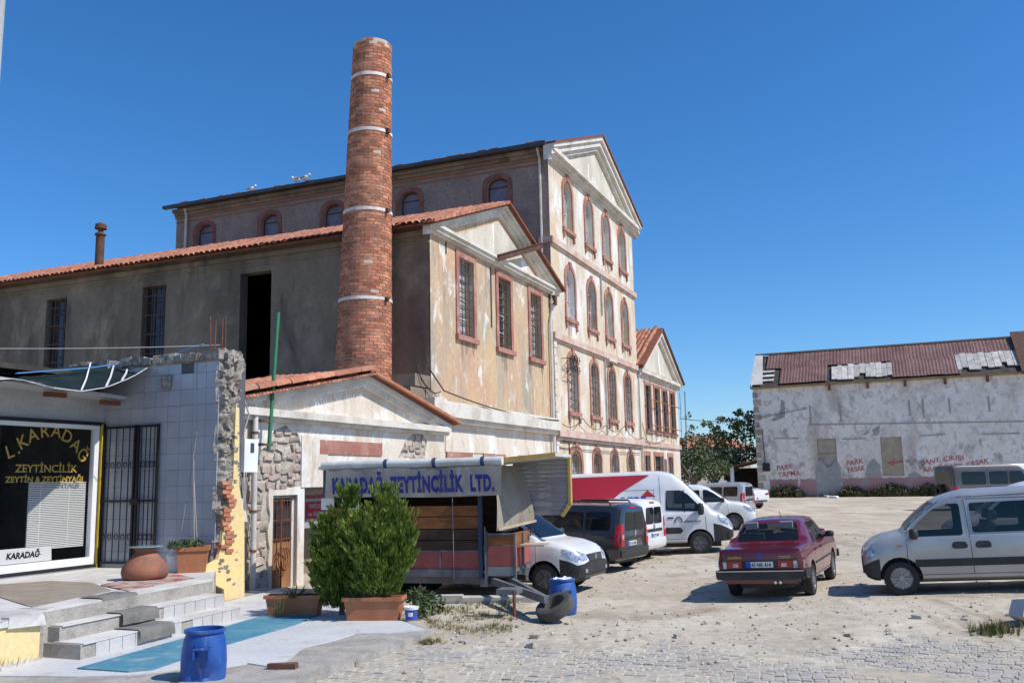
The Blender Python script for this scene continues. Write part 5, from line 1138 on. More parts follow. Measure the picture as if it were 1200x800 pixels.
kangoo('parked_van', 'silver small van with dark rub strip, parked alone facing the chimney', 'p_silver_blue', loc, a, tl, 'car_glass_teal')
loc2 = loc + Vector((2.6, 2.5, 0)); loc2.z = zg(loc2.x - 1.8, loc2.y + .6); kangoo('parked_van', 'white small van with roof rails hidden behind the silver one', 'p_white', loc2, a, (0, 0), 'car_glass', True)
# ---------------------------------------------------------------- maroon saloon
SST = [(0, .50, .78, .88, .70, .60), (.04, .40, .84, .955, .775, .68), (.45, .32, .86, .975, .80, .70), (.72, .28, .87, .985, .80, .70), (.86, .26, .88, 1.03, .80, .68), (1.18, .25, .885, 1.28, .80, .61), (1.36, .25, .89, 1.375, .80, .60), (1.6, .25, .89, 1.40, .80, .60), (2.3, .25, .89, 1.405, .80, .60), (2.52, .25, .89, 1.375, .80, .60), (2.8, .25, .89, 1.18, .80, .63), (3.02, .25, .89, 1.02, .80, .68), (3.14, .25, .88, .965, .80, .70), (3.7, .26, .84, .925, .80, .70), (4.0, .30, .80, .88, .78, .68), (4.1, .36, .74, .82, .75, .64), (4.14, .44, .68, .74, .7, .6)]
hd = Vector((sin(radians(27.5)), cos(radians(27.5))))
loc, a, tl = place(950, 696.5, hd, .86, -.70)
c = Car('parked_car', 'maroon boxy saloon car seen from behind on the open yard', SST, 1.62, 'p_maroon', (.86, 3.28), .295, loc, a, None, tl, 'rim', 10, boxy=True)
c.glaze([[(1.46, .93), (2.02, .93), (2.02, 1.31), (1.55, 1.31)], [(2.10, .93), (2.82, .93), (2.76, 1.04), (2.50, 1.27), (2.40, 1.31), (2.10, 1.31)]], [(-.60, 1.02), (.60, 1.02), (.52, 1.33), (-.52, 1.33)], [(-.60, 1.03), (.60, 1.03), (.51, 1.33), (-.51, 1.33)], (1.1, 2.85, .40), 'car_glass_clear', (2.05, 1.25))
c.panel('tail_panel', [(-.70, .585), (.70, .585), (.70, .74), (-.70, .74)], 'B', 'plastic', .008, .01)
for sg in (-1, 1):
    c.panel('tail_light', [(sg * .34, .60), (sg * .60, .60), (sg * .60, .73), (sg * .34, .73)], 'B', 'lamp_red', .016, .008)
    c.panel('reverse_light', [(sg * .40, .625), (sg * .50, .625), (sg * .50, .69), (sg * .40, .69)], 'B', 'lamp_clear', .022, .006)
    c.panel('turn_light', [(sg * .615, .60), (sg * .69, .60), (sg * .69, .73), (sg * .615, .73)], 'B', 'lamp_clear', .018, .008)
    c.panel('turn_light', [(.04, .60), (.10, .60), (.10, .73), (.04, .73)], 'L' if sg > 0 else 'R', 'lamp_clear', .006, .008)
b = MB()
b.box(-.085, .04, -.80, .80, .40, .565); b.box(-.04, .46, -.835, -.79, .42, .56); b.box(-.04, .46, .79, .835, .42, .56); b.build('rear_bumper', M['plastic'], c.root)
b = MB(); b.box(-.09, -.086, -.8, .8, .548, .562); b.build('bumper_trim', M['chrome'], c.root)
c.box('valance', .0, .05, -.66, .66, .32, .41, 'p_maroon')
b = MB(); b.tube([(-.06, -.36, .345), (.3, -.36, .36)], .028, 8); b.tube([(-.06, -.27, .345), (.3, -.27, .36)], .028, 8); b.build('exhaust', M['chrome'], c.root)
b = MB(); b.box(4.06, 4.2, -.8, .8, .40, .55); b.build('front_bumper', M['plastic'], c.root)
for sg in (-1, 1): c.panel('headlight', [(sg * .42, .60), (sg * .68, .60), (sg * .68, .72), (sg * .42, .72)], 'F', 'lamp_clear', .012, .01)
c.panel('grille', [(-.38, .60), (.38, .60), (.38, .72), (-.38, .72)], 'F', 'plastic', .01, .01)
c.plate('B', 0, .665, '43 NK 414', .5, .105, .02)
c.panel('badge', [(-.045, .80), (0, .79), (.045, .80), (.04, .87), (-.04, .87)], 'B', 'plate_blue', .01, .02)
h = c.hit(.4, .80, 'B'); text('badge_lettering', 'ŞAHİN S', .06, M['badge_gold'], c.root, TM((h[0].x - .012, .46, .775), (0, -1, 0), (0, 0, 1)), .002, .002, .26); text('badge_lettering', 'TOFAŞ', .06, M['badge_gold'], c.root, TM((h[0].x - .012, -.46, .775), (0, -1, 0), (0, 0, 1)), .002, .002, .2)
c.seams([[(2.06, .34), (2.06, 1.36)], [(1.20, .60), (1.34, .9), (1.46, 1.34)], [(3.02, .34), (3.0, .9)], [(1.2, .34), (3.0, .34)]]); c.seams([[(-.68, .755), (.68, .755)], [(-.68, .97 - .06), (-.68, .76)], [(.68, .91), (.68, .76)]], 'B')
for x in (1.98, 1.36): c.sides('door_handle', [(x - .10, .80), (x + .08, .80), (x + .08, .835), (x - .10, .835)], 'plastic', .014, .01)
c.sides('rub_strip', [(1.2, .55), (2.98, .55), (2.98, .585), (1.2, .585)], 'plastic', .010, .01)
c.mirror(2.78, .93, 'plastic', (.13, .18, .13))
c.bar('aerial', [(2.3, 0, 1.41), (2.2, 0, 1.52)], .006, 'plastic', False)
# ---------------------------------------------------------------- white and black-bumpered vans by the factory wall
DST = [(0, .45, 1.0, 1.62, .78, .66), (.05, .36, 1.05, 1.74, .83, .70), (.4, .28, 1.07, 1.79, .86, .71), (1.6, .26, 1.07, 1.81, .87, .72), (2.3, .26, 1.07, 1.78, .87, .72), (2.62, .26, 1.07, 1.68, .87, .70), (2.98, .26, 1.07, 1.46, .87, .70), (3.3, .26, 1.06, 1.22, .87, .74), (3.42, .26, 1.04, 1.12, .86, .75), (3.8, .27, .97, 1.07, .85, .72), (4.12, .28, .86, .97, .82, .66), (4.3, .33, .70, .83, .75, .55), (4.36, .42, .62, .70, .66, .44)]
def dokker(name, label, loc, hd, tilt, paint='p_white', low='p_silver', bumper='plastic', plate='10 DD 117', rails=False):
    c = Car(name, label, DST, 1.75, paint, (.72, 3.53), .315, loc, hd, None, tilt, 'rim_dark', 5, cat='van', bump=(3.9, 4) if bumper == 'plastic' else None)
    c.glaze([[(2.42, 1.12), (3.20, 1.12), (3.10, 1.26), (2.84, 1.46), (2.56, 1.60), (2.42, 1.60)], [(1.3, 1.12), (2.3, 1.12), (2.3, 1.60), (1.32, 1.60)]], [(-.70, 1.15), (.70, 1.15), (.60, 1.62), (-.60, 1.62)], [(-.58, 1.12), (.58, 1.12), (.52, 1.58), (-.52, 1.58)], (.1, 3.25, .45), 'car_glass_clear', (2.0, 1.1))
    c.panel('front_bumper', [(-.82, .36), (.82, .36), (.8, .60), (.42, .66), (-.42, .66), (-.8, .60)], 'F', bumper, .02, .06)
    c.panel('lower_lip', [(-.6, .345), (.6, .345), (.6, .40), (-.6, .40)], 'F', 'rim_dark', .035, .02)
    c.panel('grille', [(-.36, .66), (.36, .66), (.44, .80), (-.44, .80)], 'F', 'plastic', .012, .03)
    b = MB()
    for z in (.69, .725, .76): x = c.hit(0, z, 'F')[0].x; b.box(x + .006, x + .022, -.36, .36, z - .006, z + .006)
    b.build('grille_bar', M['rim_dark'], c.root)
    h = c.hit(0, .74, 'F')[0].x; b = MB(); b.prism([(0, .09), (.045, 0), (0, -.09), (-.045, 0)], lambda u, v, d: (h + d, u, .735 + v), .012, .034); b.build('badge', M['chrome'], c.root)
    for sg in (-1, 1): c.panel('headlight', [(sg * .46, .70), (sg * .70, .68), (sg * .79, .80), (sg * .72, .90), (sg * .50, .82)], 'F', 'lamp_clear', .010, .04)
    c.sides('headlight', [(4.12, .73), (4.27, .67), (4.27, .78), (4.14, .88), (3.92, .94), (3.98, .85)], 'lamp_clear', .010, .03)
    for sg in (-1, 1): c.panel('fog_light', [(sg * .52, .44), (sg * .62, .44), (sg * .62, .52), (sg * .52, .52)], 'F', 'lamp_clear', .03, .04)
    c.seams([[(2.36, .36), (2.36, 1.70)], [(3.36, .36), (3.34, 1.02)], [(1.26, .6), (1.26, 1.68)], [(1.2, .36), (3.3, .36)]])
    c.sides('sill_trim', [(1.15, .29), (3.1, .29), (3.1, .40), (1.15, .40)], 'plastic', .010, .02)
    c.mirror(3.16, 1.12, 'plastic', (.15, .22, .2)); c.plate('F', 0, .54, plate, .5)
    for sg in (-1, 1): c.panel('tail_light', [(sg * .68, .8), (sg * .77, .8), (sg * .72, 1.4), (sg * .64, 1.4)], 'B', 'lamp_red', .012, .03)
    c.seams([[(.36, -.7), (.36, .7)]], 'T') if 0 else None
    return c
hd = Vector((cos(radians(26)), -sin(radians(26))))
loc, a, tl = place(640, 696, hd, 3.53, -.78)
dokker('parked_van', 'white van with black bumper poking out behind the market trailer', loc, a, tl)
hd = Vector((cos(radians(12)), -sin(radians(12))))
loc, a, tl = place(861, 621, hd, 3.53, -.78)
c = dokker('parked_van', 'white van with black front arch beside the big delivery van', loc, a, tl, bumper='p_white')
# small vans seen from behind: dark and white
FST = [(0, .45, .95, 1.50, .72, .55), (.05, .33, 1.0, 1.62, .79, .60), (.3, .27, 1.02, 1.70, .82, .64), (1.2, .25, 1.02, 1.72, .83, .65), (2.1, .25, 1.02, 1.69, .83, .65), (2.5, .25, 1.02, 1.58, .83, .64), (2.95, .25, 1.02, 1.26, .83, .68), (3.15, .25, 1.0, 1.10, .82, .70), (3.6, .26, .88, 1.0, .80, .66), (3.9, .30, .72, .86, .74, .52), (3.96, .4, .62, .7, .65, .42)]
def fiorino(label, paint, loc, hd, tilt, rails, white):
    c = Car('parked_van', label, FST, 1.68, paint, (.68, 3.2), .30, loc, hd, None, tilt, 'rim_dark', 6, cat='van')
    for a_, b_ in ((2.12, 3.0), (1.1, 2.04), (.3, 1.02)):
        c.sides('side_window', [(a_, 1.06), (b_, 1.06), (b_ - (.55 if b_ > 2.5 else 0), 1.52), (a_, 1.52)], 'car_glass', .006, .06)
    c.panel('windscreen', [(-.66, 1.12), (.66, 1.12), (.56, 1.54), (-.56, 1.54)], 'F', 'car_glass', .006, .06)
    for y0, y1 in ((-.50, -.02), (.02, .50)): c.panel('rear_door_glass', [(y0, 1.04), (y1, 1.04), (y1 * .92 if y1 > .1 else y1, 1.50), (y0 * .92 if y0 < -.1 else y0, 1.50)], 'B', 'car_glass', .006, .07)
    for sg in (-1, 1):
        c.panel('tail_light', [(sg * .60, .66), (sg * .75, .66), (sg * .73, 1.0), (sg * .68, 1.22), (sg * .60, 1.22)], 'B', 'lamp_red', .014, .03)
        c.panel('tail_light', [(.05, .66), (.16, .66), (.15, 1.18), (.08, 1.22), (.05, 1.2)], 'L' if sg > 0 else 'R', 'lamp_red', .008, .02)
        c.panel('reverse_light', [(sg * .62, .84), (sg * .70, .84), (sg * .70, .95), (sg * .62, .95)], 'B', 'lamp_clear', .022, .02)
    c.panel('rear_bumper', [(-.74, .38), (.74, .38), (.74, .60), (-.74, .60)], 'B', paint if white else 'plastic', .03, .05)
    c.panel('handle_bar', [(-.5, .82), (.5, .82), (.5, .90), (-.5, .90)], 'B', 'plastic', .014, .02)
    c.seams([[(0, .42), (0, 1.54)]], 'B'); c.seams([[(1.06, .5), (1.06, 1.6)], [(2.08, .36), (2.08, 1.6)], [(.25, .36), (3, .36)]])
    h = c.hit(0, .95, 'B')[0].x; b = MB(); b.prism([(0, .11), (.055, 0), (0, -.11), (-.055, 0)], lambda u, v, d: (h - d, u, .96 + v), .004, .02); b.build('badge', M['chrome'], c.root)
    c.plate('B', .18 if not white else -.05, .72, '10 DG 806', .48); c.mirror(2.94, 1.06, 'plastic', (.14, .2, .17))
    if rails: c.bar('roof_rail', [(.35, .54, 1.66), (.45, .54, 1.78), (1.9, .54, 1.78), (2.05, .54, 1.68)], .024, 'plastic')
    c.panel('brake_light', [(-.14, 1.60), (.14, 1.60), (.14, 1.64), (-.14, 1.64)], 'B', 'lamp_red', .008, .01)
    return c
hd = Vector((-cos(radians(35)), sin(radians(35))))
o = gz(727, 673, .0); loc, a, tl = place(727, 672, hd, .03, .80)
fiorino('dark grey small van with black roof rails, its tailgate beside the white one', 'p_dark', loc, a, tl, True, False)
loc, a, tl = place(752, 660, hd, .03, .80)
fiorino('white small van with dark rear windows and red tail lights, tailgate to the yard', 'p_white', loc, a, tl, False, True)
# ---------------------------------------------------------------- big delivery van
MST = [(0, .5, 1.2, 2.30, .93, .74), (.05, .42, 1.2, 2.40, .98, .79), (.5, .36, 1.2, 2.45, 1.0, .81), (3.0, .34, 1.2, 2.46, 1.0, .82), (3.55, .34, 1.2, 2.44, 1.0, .82), (3.9, .34, 1.2, 2.34, 1.0, .80), (4.25, .34, 1.2, 2.06, 1.0, .80), (4.6, .34, 1.2, 1.70, .99, .82), (4.85, .34, 1.2, 1.42, .98, .84), (4.98, .34, 1.14, 1.26, .97, .84), (5.25, .36, 1.02, 1.14, .95, .78), (5.45, .38, .86, .98, .88, .66), (5.54, .46, .72, .82, .78, .5)]
hd = Vector((cos(radians(9)), -sin(radians(9))))
loc, a, tl = place(822, 648, hd, 4.58, -.90)
c = Car('delivery_van', 'tall white and red delivery van with blue lettering, behind the small vans', MST, 2.03, 'p_white', (1.2, 4.58), .335, loc, a, None, tl, 'rim_dark', 6, cat='van', bump=(4.98, 4))
c.glaze([[(3.62, 1.30), (4.68, 1.24), (4.64, 1.38), (4.28, 1.76), (4.08, 1.88), (3.66, 1.88)]], [(-.78, 1.42), (.78, 1.42), (.68, 2.10), (-.68, 2.10)], None, (3.3, 4.75, .6), 'car_glass_clear', (3.75,))
c.seams([[(4.17, 1.24), (4.17, 1.88)]], w_=.04, m='plastic', name='window_pillar')
c.sides('red_panel', [(.02, 1.62), (2.0, 1.62), (2.3, 1.86), (3.2, 2.36), (.06, 2.36)], 'p_red', .006, .03)
c.sides('red_panel', [(.03, .9), (1.5, .9), (2.06, 1.60), (.03, 1.60)], 'p_red', .006, .02)
c.seams([[(.1, 1.92), (3.3, 1.92), (3.3, 1.5), (2.2, 1.5)], [(3.48, .45), (3.48, 2.30)], [(1.25, 1.0), (1.25, 2.3)], [(4.78, .6), (4.76, 1.2)], [(3.5, .46), (4.2, .46)], [(.3, .62), (3.4, .62)]])
c.sides('rub_strip', [(2.4, .62), (4.04, .62), (4.1, .72), (4.0, .80), (2.4, .80)], 'plastic', .016, .04)
c.panel('front_bumper', [(-.9, .46), (.9, .46), (.9, .68), (-.9, .68)], 'F', 'plastic', .02, .06)
c.panel('grille', [(-.5, .72), (.5, .72), (.5, .90), (-.5, .90)], 'F', 'plastic', .014, .03)
for sg in (-1, 1): c.panel('headlight', [(sg * .60, .76), (sg * .84, .76), (sg * .90, 1.0), (sg * .72, 1.02)], 'F', 'lamp_clear', .012, .05)
c.sides('headlight', [(5.26, .90), (5.43, .82), (5.42, .95), (5.22, 1.10), (5.10, 1.14), (5.16, 1.0)], 'lamp_clear', .010, .04)
c.mirror(4.64, 1.26, 'plastic', (.2, .3, .36)); c.sides('door_handle', [(3.66, 1.06), (3.84, 1.06), (3.84, 1.10), (3.66, 1.10)], 'plastic', .014, .01)
yR = -abs(c.hit(2.6, 1.6, 'R')[0].y) - .012
text('lettering', 'aras', .46, M['logo_blue'], c.root, TM((2.66, yR, 1.52), (1, 0, 0), (0, .07, 1)), .006, .003, .80, shear=.1)
b = MB(); b.prism([(-.34, 0), (.34, 0), (.2, .12), (0, .30), (-.2, .12)], lambda u, v, d: (3.22 - .1 + u, yR + .02 - d + v * .08, 1.62 + v), 0, .004); b.prism([(-.30, -.2), (.36, -.2), (.3, -.08), (-.24, -.08)], lambda u, v, d: (3.22 - .1 + u, yR + .0 - d + v * .05, 1.62 + v), 0, .004); b.build('logo', M['p_red'], c.root)
yD = -abs(c.hit(4.1, 1.0, 'R')[0].y) - .008; b = MB(); b.tube([(3.98 + .10 * cos(q * pi / 8), yD, .98 + .12 * sin(q * pi / 8)) for q in range(-1, 10)], .014, 4); b.build('door_logo', M['ink'], c.root)
text('door_lettering', 'müşteri hattı', .09, M['ink'], c.root, TM((4.38, yD, .94), (1, 0, 0), (0, 0, 1)), .001, .002, .5)
c.plate('F', 0, .58, '10 AR 210', .5)
# ---------------------------------------------------------------- far row: silver van and white saloon
hd = Vector((-cos(radians(35)), sin(radians(35))))
loc, a, tl = place(872, 607, hd, .03, .80)
c = fiorino('silver grey small van with tall red tail light, beyond the white van', 'p_silver', loc, a, tl, False, True)
NST = [(0, .5, .9, 1.0, .72, .60), (.04, .4, .95, 1.08, .80, .68), (.5, .3, .97, 1.12, .85, .70), (.75, .27, .98, 1.18, .87, .68), (1.25, .25, .98, 1.40, .87, .63), (1.8, .25, .97, 1.475, .87, .62), (2.3, .25, .97, 1.475, .87, .62), (2.75, .25, .96, 1.38, .87, .63), (3.3, .25, .95, 1.08, .87, .70), (3.45, .25, .93, 1.0, .86, .72), (4.0, .27, .82, .92, .83, .66), (4.3, .32, .66, .76, .74, .5), (4.36, .42, .6, .66, .64, .4)]
hd = Vector((-cos(radians(58)), sin(radians(58))))
loc, a, tl = place(891, 596, hd, .03, .0)
c = Car('parked_car', 'white modern saloon with its boot towards the warehouse, end of the row', NST, 1.74, 'p_white', (.85, 3.48), .31, loc, a, None, tl, 'rim_dark', 5)
c.glaze([[(1.2, 1.0), (2.0, 1.0), (2.0, 1.36), (1.55, 1.33)], [(2.08, 1.0), (3.05, 1.0), (2.68, 1.30), (2.08, 1.36)]], [(-.64, 1.08), (.64, 1.08), (.52, 1.38), (-.52, 1.38)], [(-.62, 1.17), (.62, 1.17), (.52, 1.40), (-.52, 1.40)], (1.0, 3.1, .45), 'car_glass_clear', (2.0, 1.2))
for sg in (-1, 1): c.panel('tail_light', [(sg * .42, .80), (sg * .76, .80), (sg * .76, .94), (sg * .46, .90)], 'B', 'lamp_red', .012, .03); c.panel('tail_light', [(.05, .80), (.28, .84), (.2, .93), (.05, .94)], 'L' if sg > 0 else 'R', 'lamp_red', .01, .02)
c.plate('B', 0, .62, None, .5); c.panel('rear_bumper', [(-.6, .42), (.6, .42), (.6, .50), (-.6, .50)], 'B', 'plastic', .02, .03)
# ---------------------------------------------------------------- grey minibus and white minibus at the right
BST = [(0, .5, 1.1, 2.16, .92, .80), (.05, .42, 1.1, 2.26, .96, .84), (.5, .36, 1.1, 2.30, .98, .86), (3.2, .34, 1.1, 2.30, .98, .86), (3.7, .34, 1.1, 2.22, .98, .85), (4.2, .34, 1.1, 1.80, .97, .84), (4.55, .34, 1.1, 1.30, .96, .84), (4.7, .36, 1.02, 1.15, .94, .8), (4.95, .4, .86, 1.0, .86, .66), (5.0, .5, .74, .84, .78, .5)]
def minibus(label, paint, loc, hd, tilt):
    c = Car('minibus', label, BST, 1.99, paint, (1.0, 4.0), .33, loc, hd, None, tilt, 'rim_dark', 6, cat='minibus')
    for a_, b_ in ((.45, 1.75), (1.95, 2.95), (3.05, 4.1)): c.sides('side_window', [(a_, 1.32), (b_, 1.32), (b_ - (.35 if b_ > 4 else 0), 1.96), (a_, 1.96)], 'car_glass', .008, .08)
    c.panel('rear_window', [(-.7, 1.3), (.7, 1.3), (.66, 1.98), (-.66, 1.98)], 'B', 'car_glass', .008, .08)
    for sg in (-1, 1): c.panel('tail_light', [(sg * .80, .8), (sg * .91, .8), (sg * .90, 1.2), (sg * .80, 1.2)], 'B', 'lamp_red', .012, .03); c.panel('tail_light', [(.05, .8), (.2, .8), (.18, 1.2), (.05, 1.2)], 'L' if sg > 0 else 'R', 'lamp_red', .012, .03)
    c.panel('rear_bumper', [(-.9, .46), (.9, .46), (.9, .66), (-.9, .66)], 'B', 'plastic', .06, .05); c.panel('windscreen', [(-.8, 1.3), (.8, 1.3), (.7, 2.04), (-.7, 2.04)], 'F', 'car_glass', .008, .08)
    c.seams([[(1.85, .5), (1.85, 2.1)], [(3.0, .5), (3.0, 2.1)], [(.3, 1.2), (4.3, 1.2)], [(.2, 2.06), (4.0, 2.06)]], w_=.02); c.plate('B', 0, .78, None, .5)
    b = MB(); b.lathe([(.12, -.10), (.33, -.10), (.36, 0), (.33, .10), (.12, .10), (.1, 0)], 20, T=Matrix.Translation((-.13, .25, 1.0)) @ Matrix.Rotation(pi / 2, 4, 'Y')); b.build('spare_wheel', M['rubber'], c.root, smooth=50)
    return c
P = atY(1116, 560, 44.); hd = Vector((1, .10)).normalized(); zz = zg(P.x, P.y)
minibus('dark grey minibus with spare wheel on its tail, parked towards the warehouse', 'p_grey', Vector((P.x, P.y + .9, zg(P.x + 2, P.y + .9))), atan2(hd.y, hd.x), (0, 0))
P = atY(1168, 536, 49.); minibus('white minibus parked beyond the dark grey one', 'p_white', Vector((P.x, P.y + .9, zg(P.x + 2, P.y + .9))), atan2(hd.y, hd.x), (0, 0))
# ================================================================ market trailer
TA = radians(-16); tc = gz(566, 704, 0.)               # near right corner on the ground
tl_ = thing('market_trailer', 'old market trailer with plank sides and grey banner reading KARADAĞ', 'trailer', (tc.x, tc.y, 0), TA)
# local: x to the right along the long side (corner at 0, body to -3.3), y to the back
def tb_(name, boxes, m, j=0.):
    b = MB()
    for q in boxes: (b.jbox(*q, j) if j else b.box(*q))
    return b.build(name, m, tl_)
D_ = 1.3; LX = -3.3
for z0, z1, m in ((1.56, 1.76, 'wood_orange'), (1.33, 1.55, 'wood_orange'), (1.12, 1.32, 'wood_dark'), (.92, 1.11, 'wood_dark')):
    tb_('plank', [(LX, -.06, 0, .025, z0, z1 - .006)], M[m])
for x0, x1 in ((-.82, -.07), (-1.62, -.87), (-2.42, -1.67), (-3.25, -2.47)): tb_('red_panel', [(x0, x1, .004, .02, .58, .90)], M['panel_red'])
tb_('rail', [(LX, 0, -.02, .02, .44, .575), (LX, 0, -.015, .02, .90, .925)], M['steel_grey'])
for x in (-.845, -1.645, -2.445): tb_('stile', [(x - .02, x + .02, -.012, .02, .575, .9)], M['steel_grey'])
for x in (-.03, -1.68, LX + .03): tb_('post', [(x - .035, x + .035, -.03, .05, .40, 2.5)], M['frame_blue'])
tb_('post', [(-.05, .0, D_ - .05, D_, .40, 2.5)], M['frame_blue']); tb_('back_wall', [(LX, -.02, D_ - .03, D_, .44, 2.5), (LX, LX + .03, .06, D_ - .04, .44, 2.5)], M['wood_dark'])
tb_('floor', [(LX, -.01, .03, D_ - .04, .44, .50)], M['wood_dark'])
tb_('chassis', [(LX, .1, .12, .22, .30, .44), (LX, .1, D_ - .25, D_ - .15, .30, .44), (-.05, .1, .0, D_, .26, .42)], M['steel_grey'])
for x in (-2.0,):
    for y in (.16, D_ - .16):
        b = MB(); b.lathe([(.12, -.09), (.28, -.09), (.31, -.05), (.31, .05), (.28, .09), (.12, .09)], 22, T=Matrix.Translation((x, y, .31)) @ Matrix.Rotation(pi / 2, 4, 'X')); w_ = b.build('wheel', M['rubber'], tl_, smooth=40); b = MB(); b.lathe([(.18, -.06), (.001, -.07)], 16, T=Matrix.Translation((x, y, .31)) @ Matrix.Rotation(pi / 2, 4, 'X')); b.build('hub', M['steel_grey'], w_)
# drawbar with jockey leg
ja = gz(603, 725, 0); inv = Matrix.Rotation(-TA, 4, 'Z') @ Matrix.Translation((-tc.x, -tc.y, 0)); jl = inv @ ja; je = inv @ gz(640, 704, .32)
b = MB()
for (y0) in (.25, D_ - .25):
    p0, p1 = Vector((.05, y0, .36)), Vector((je.x, je.y, .34)); d = (p1 - p0); T_ = Matrix.Translation(p0) @ d.to_track_quat('X', 'Z').to_matrix().to_4x4(); b.box(0, d.length, -.035, .035, -.06, .06, T=T_)
b.box(.02, .42, .1, D_ - .3, .42, .52); b.build('drawbar', M['steel_grey'], tl_)
b = MB(); b.tube([(jl.x, jl.y, -.01), (jl.x, jl.y, .44)], .028, 8); b.box(jl.x - .06, jl.x + .06, jl.y - .06, jl.y + .06, -.01, .015); b.build('support_leg', M['rust'], tl_)
b = MB(); b.box(jl.x - .3, jl.x + .05, jl.y - .02, jl.y + .35, .38, .46); b.build('cross_bar', M['steel_grey'], tl_)
# roof, flap to the right, canvas
tb_('roof', [(LX - .1, .0, -.05, D_ + .05, 2.50, 2.56)], M['roll'])
b = MB(); b.add([(.0, -.1, 2.58), (1.46, -.05, 2.70), (1.46, D_ + .05, 2.70), (.0, D_ + .05, 2.58), (.0, -.1, 2.52), (1.46, -.05, 2.64), (1.46, D_ + .05, 2.64), (.0, D_ + .05, 2.52)], [(0, 1, 2, 3), (7, 6, 5, 4), (1, 5, 6, 2), (3, 7, 4, 0), (2, 6, 7, 3)]); b.build('roof_flap', M['roll'], tl_)
b = MB(); b.add([(.5, -.115, 2.64), (1.48, -.065, 2.71), (1.48, -.065, 2.63), (.5, -.115, 2.55), (.5, -.10, 2.64), (1.48, -.05, 2.71), (1.48, -.05, 2.63), (.5, -.10, 2.55)], [(0, 1, 2, 3), (4, 5, 6, 7), (0, 4, 5, 1), (3, 2, 6, 7), (1, 5, 6, 2), (0, 3, 7, 4)]); b.build('flap_edge', M['edge_yellow'], tl_)
b = MB(); N_ = 13
for k in range(N_):
    z1 = 2.62 - k * .085; x1 = 1.44 - (0 if k < 10 else (k - 9) * .05); b.box(.3, x1, D_ - .16 + (.008 if k % 2 else 0), D_ - .10, z1 - .083, z1)
b.build('ribbed_panel', M['flap_grey'], tl_)
tb_('panel_edge', [(1.44, 1.49, D_ - .2, D_ - .06, 1.72, 2.64)], M['edge_yellow']); b = MB(); b.add([(1.49, D_ - .2, 1.72), (1.49, D_ - .06, 1.72), (1.31, D_ - .06, 1.48), (1.31, D_ - .2, 1.48), (1.44, D_ - .2, 1.76), (1.44, D_ - .06, 1.76), (1.27, D_ - .06, 1.52), (1.27, D_ - .2, 1.52)], [(0, 1, 2, 3), (4, 5, 6, 7), (0, 3, 7, 4), (1, 2, 6, 5)]); b.build('panel_edge', M['edge_yellow'], tl_)
# draped canvas at the right end
b = MB(); cols_, rows_ = 10, 14; vs = []
for i in range(cols_ + 1):
    u = i / cols_
    for j in range(rows_ + 1):
        v = j / rows_; zt = 2.5; zbm = 1.30 + .10 * u; z = zt + (zbm - zt) * v
        vs.append((.12 + .38 * sin(v * 1.5) * (1 - .35 * v) + .03 * sin(u * 9 + v * 5) + .35 * u, -.14 + 1.2 * u + .02 * sin(v * 7), z))
b.add(vs, [(i * (rows_ + 1) + j, (i + 1) * (rows_ + 1) + j, (i + 1) * (rows_ + 1) + j + 1, i * (rows_ + 1) + j + 1) for i in range(cols_) for j in range(rows_)]); b.build('canvas', M['canvas'], tl_, smooth=70)
b = MB(); b.add([(.34, -.17, 1.29), (.40, -.17, 1.29), (.78, 1.1, 1.39), (.72, 1.1, 1.39), (.34, -.17, 1.33), (.40, -.17, 1.33), (.78, 1.1, 1.43), (.72, 1.1, 1.43)], [(0, 1, 2, 3), (4, 5, 6, 7), (0, 1, 5, 4), (1, 2, 6, 5), (2, 3, 7, 6), (3, 0, 4, 7)]); b.build('canvas_hem', M['wood_pale'], tl_)
# fold-out counter and crates
tb_('counter_frame', [(.06, .10, -.02, .02, .42, 1.28), (.62, .66, -.02, .02, .40, 1.22), (.06, .66, -.02, .02, 1.20, 1.24), (.62, .66, .55, .59, .45, 1.22), (.62, .66, D_ - .06, D_, .5, 1.25), (.1, .66, .57, .59, .62, .66), (.62, .66, .02, D_, .54, .6)], M['steel_grey'])
tb_('counter_panel', [(.11, .61, -.01, .005, 1.02, 1.19)], M['wood_orange']); tb_('counter_panel', [(.11, .61, -.012, .004, .64, 1.01)], M['panel_red']); tb_('counter_panel', [(.11, .61, -.012, .004, .46, .63)], M['flap_grey'])
tb_('end_panel', [(.60, .62, .03, D_, 1.0, 1.24)], M['wood_orange']); tb_('end_panel', [(.60, .62, .03, D_, .62, .99)], M['panel_red'])
tb_('shelf_board', [(.66, 1.15, .2, .42, .98, 1.01)], M['wood_pale']); tb_('shelf_board', [(.66, 1.15, .45, .68, .985, 1.015)], M['wood_pale'])
tb_('prop', [(.06, .08, -.05, -.03, .3, 1.36)], M['steel_grey'])
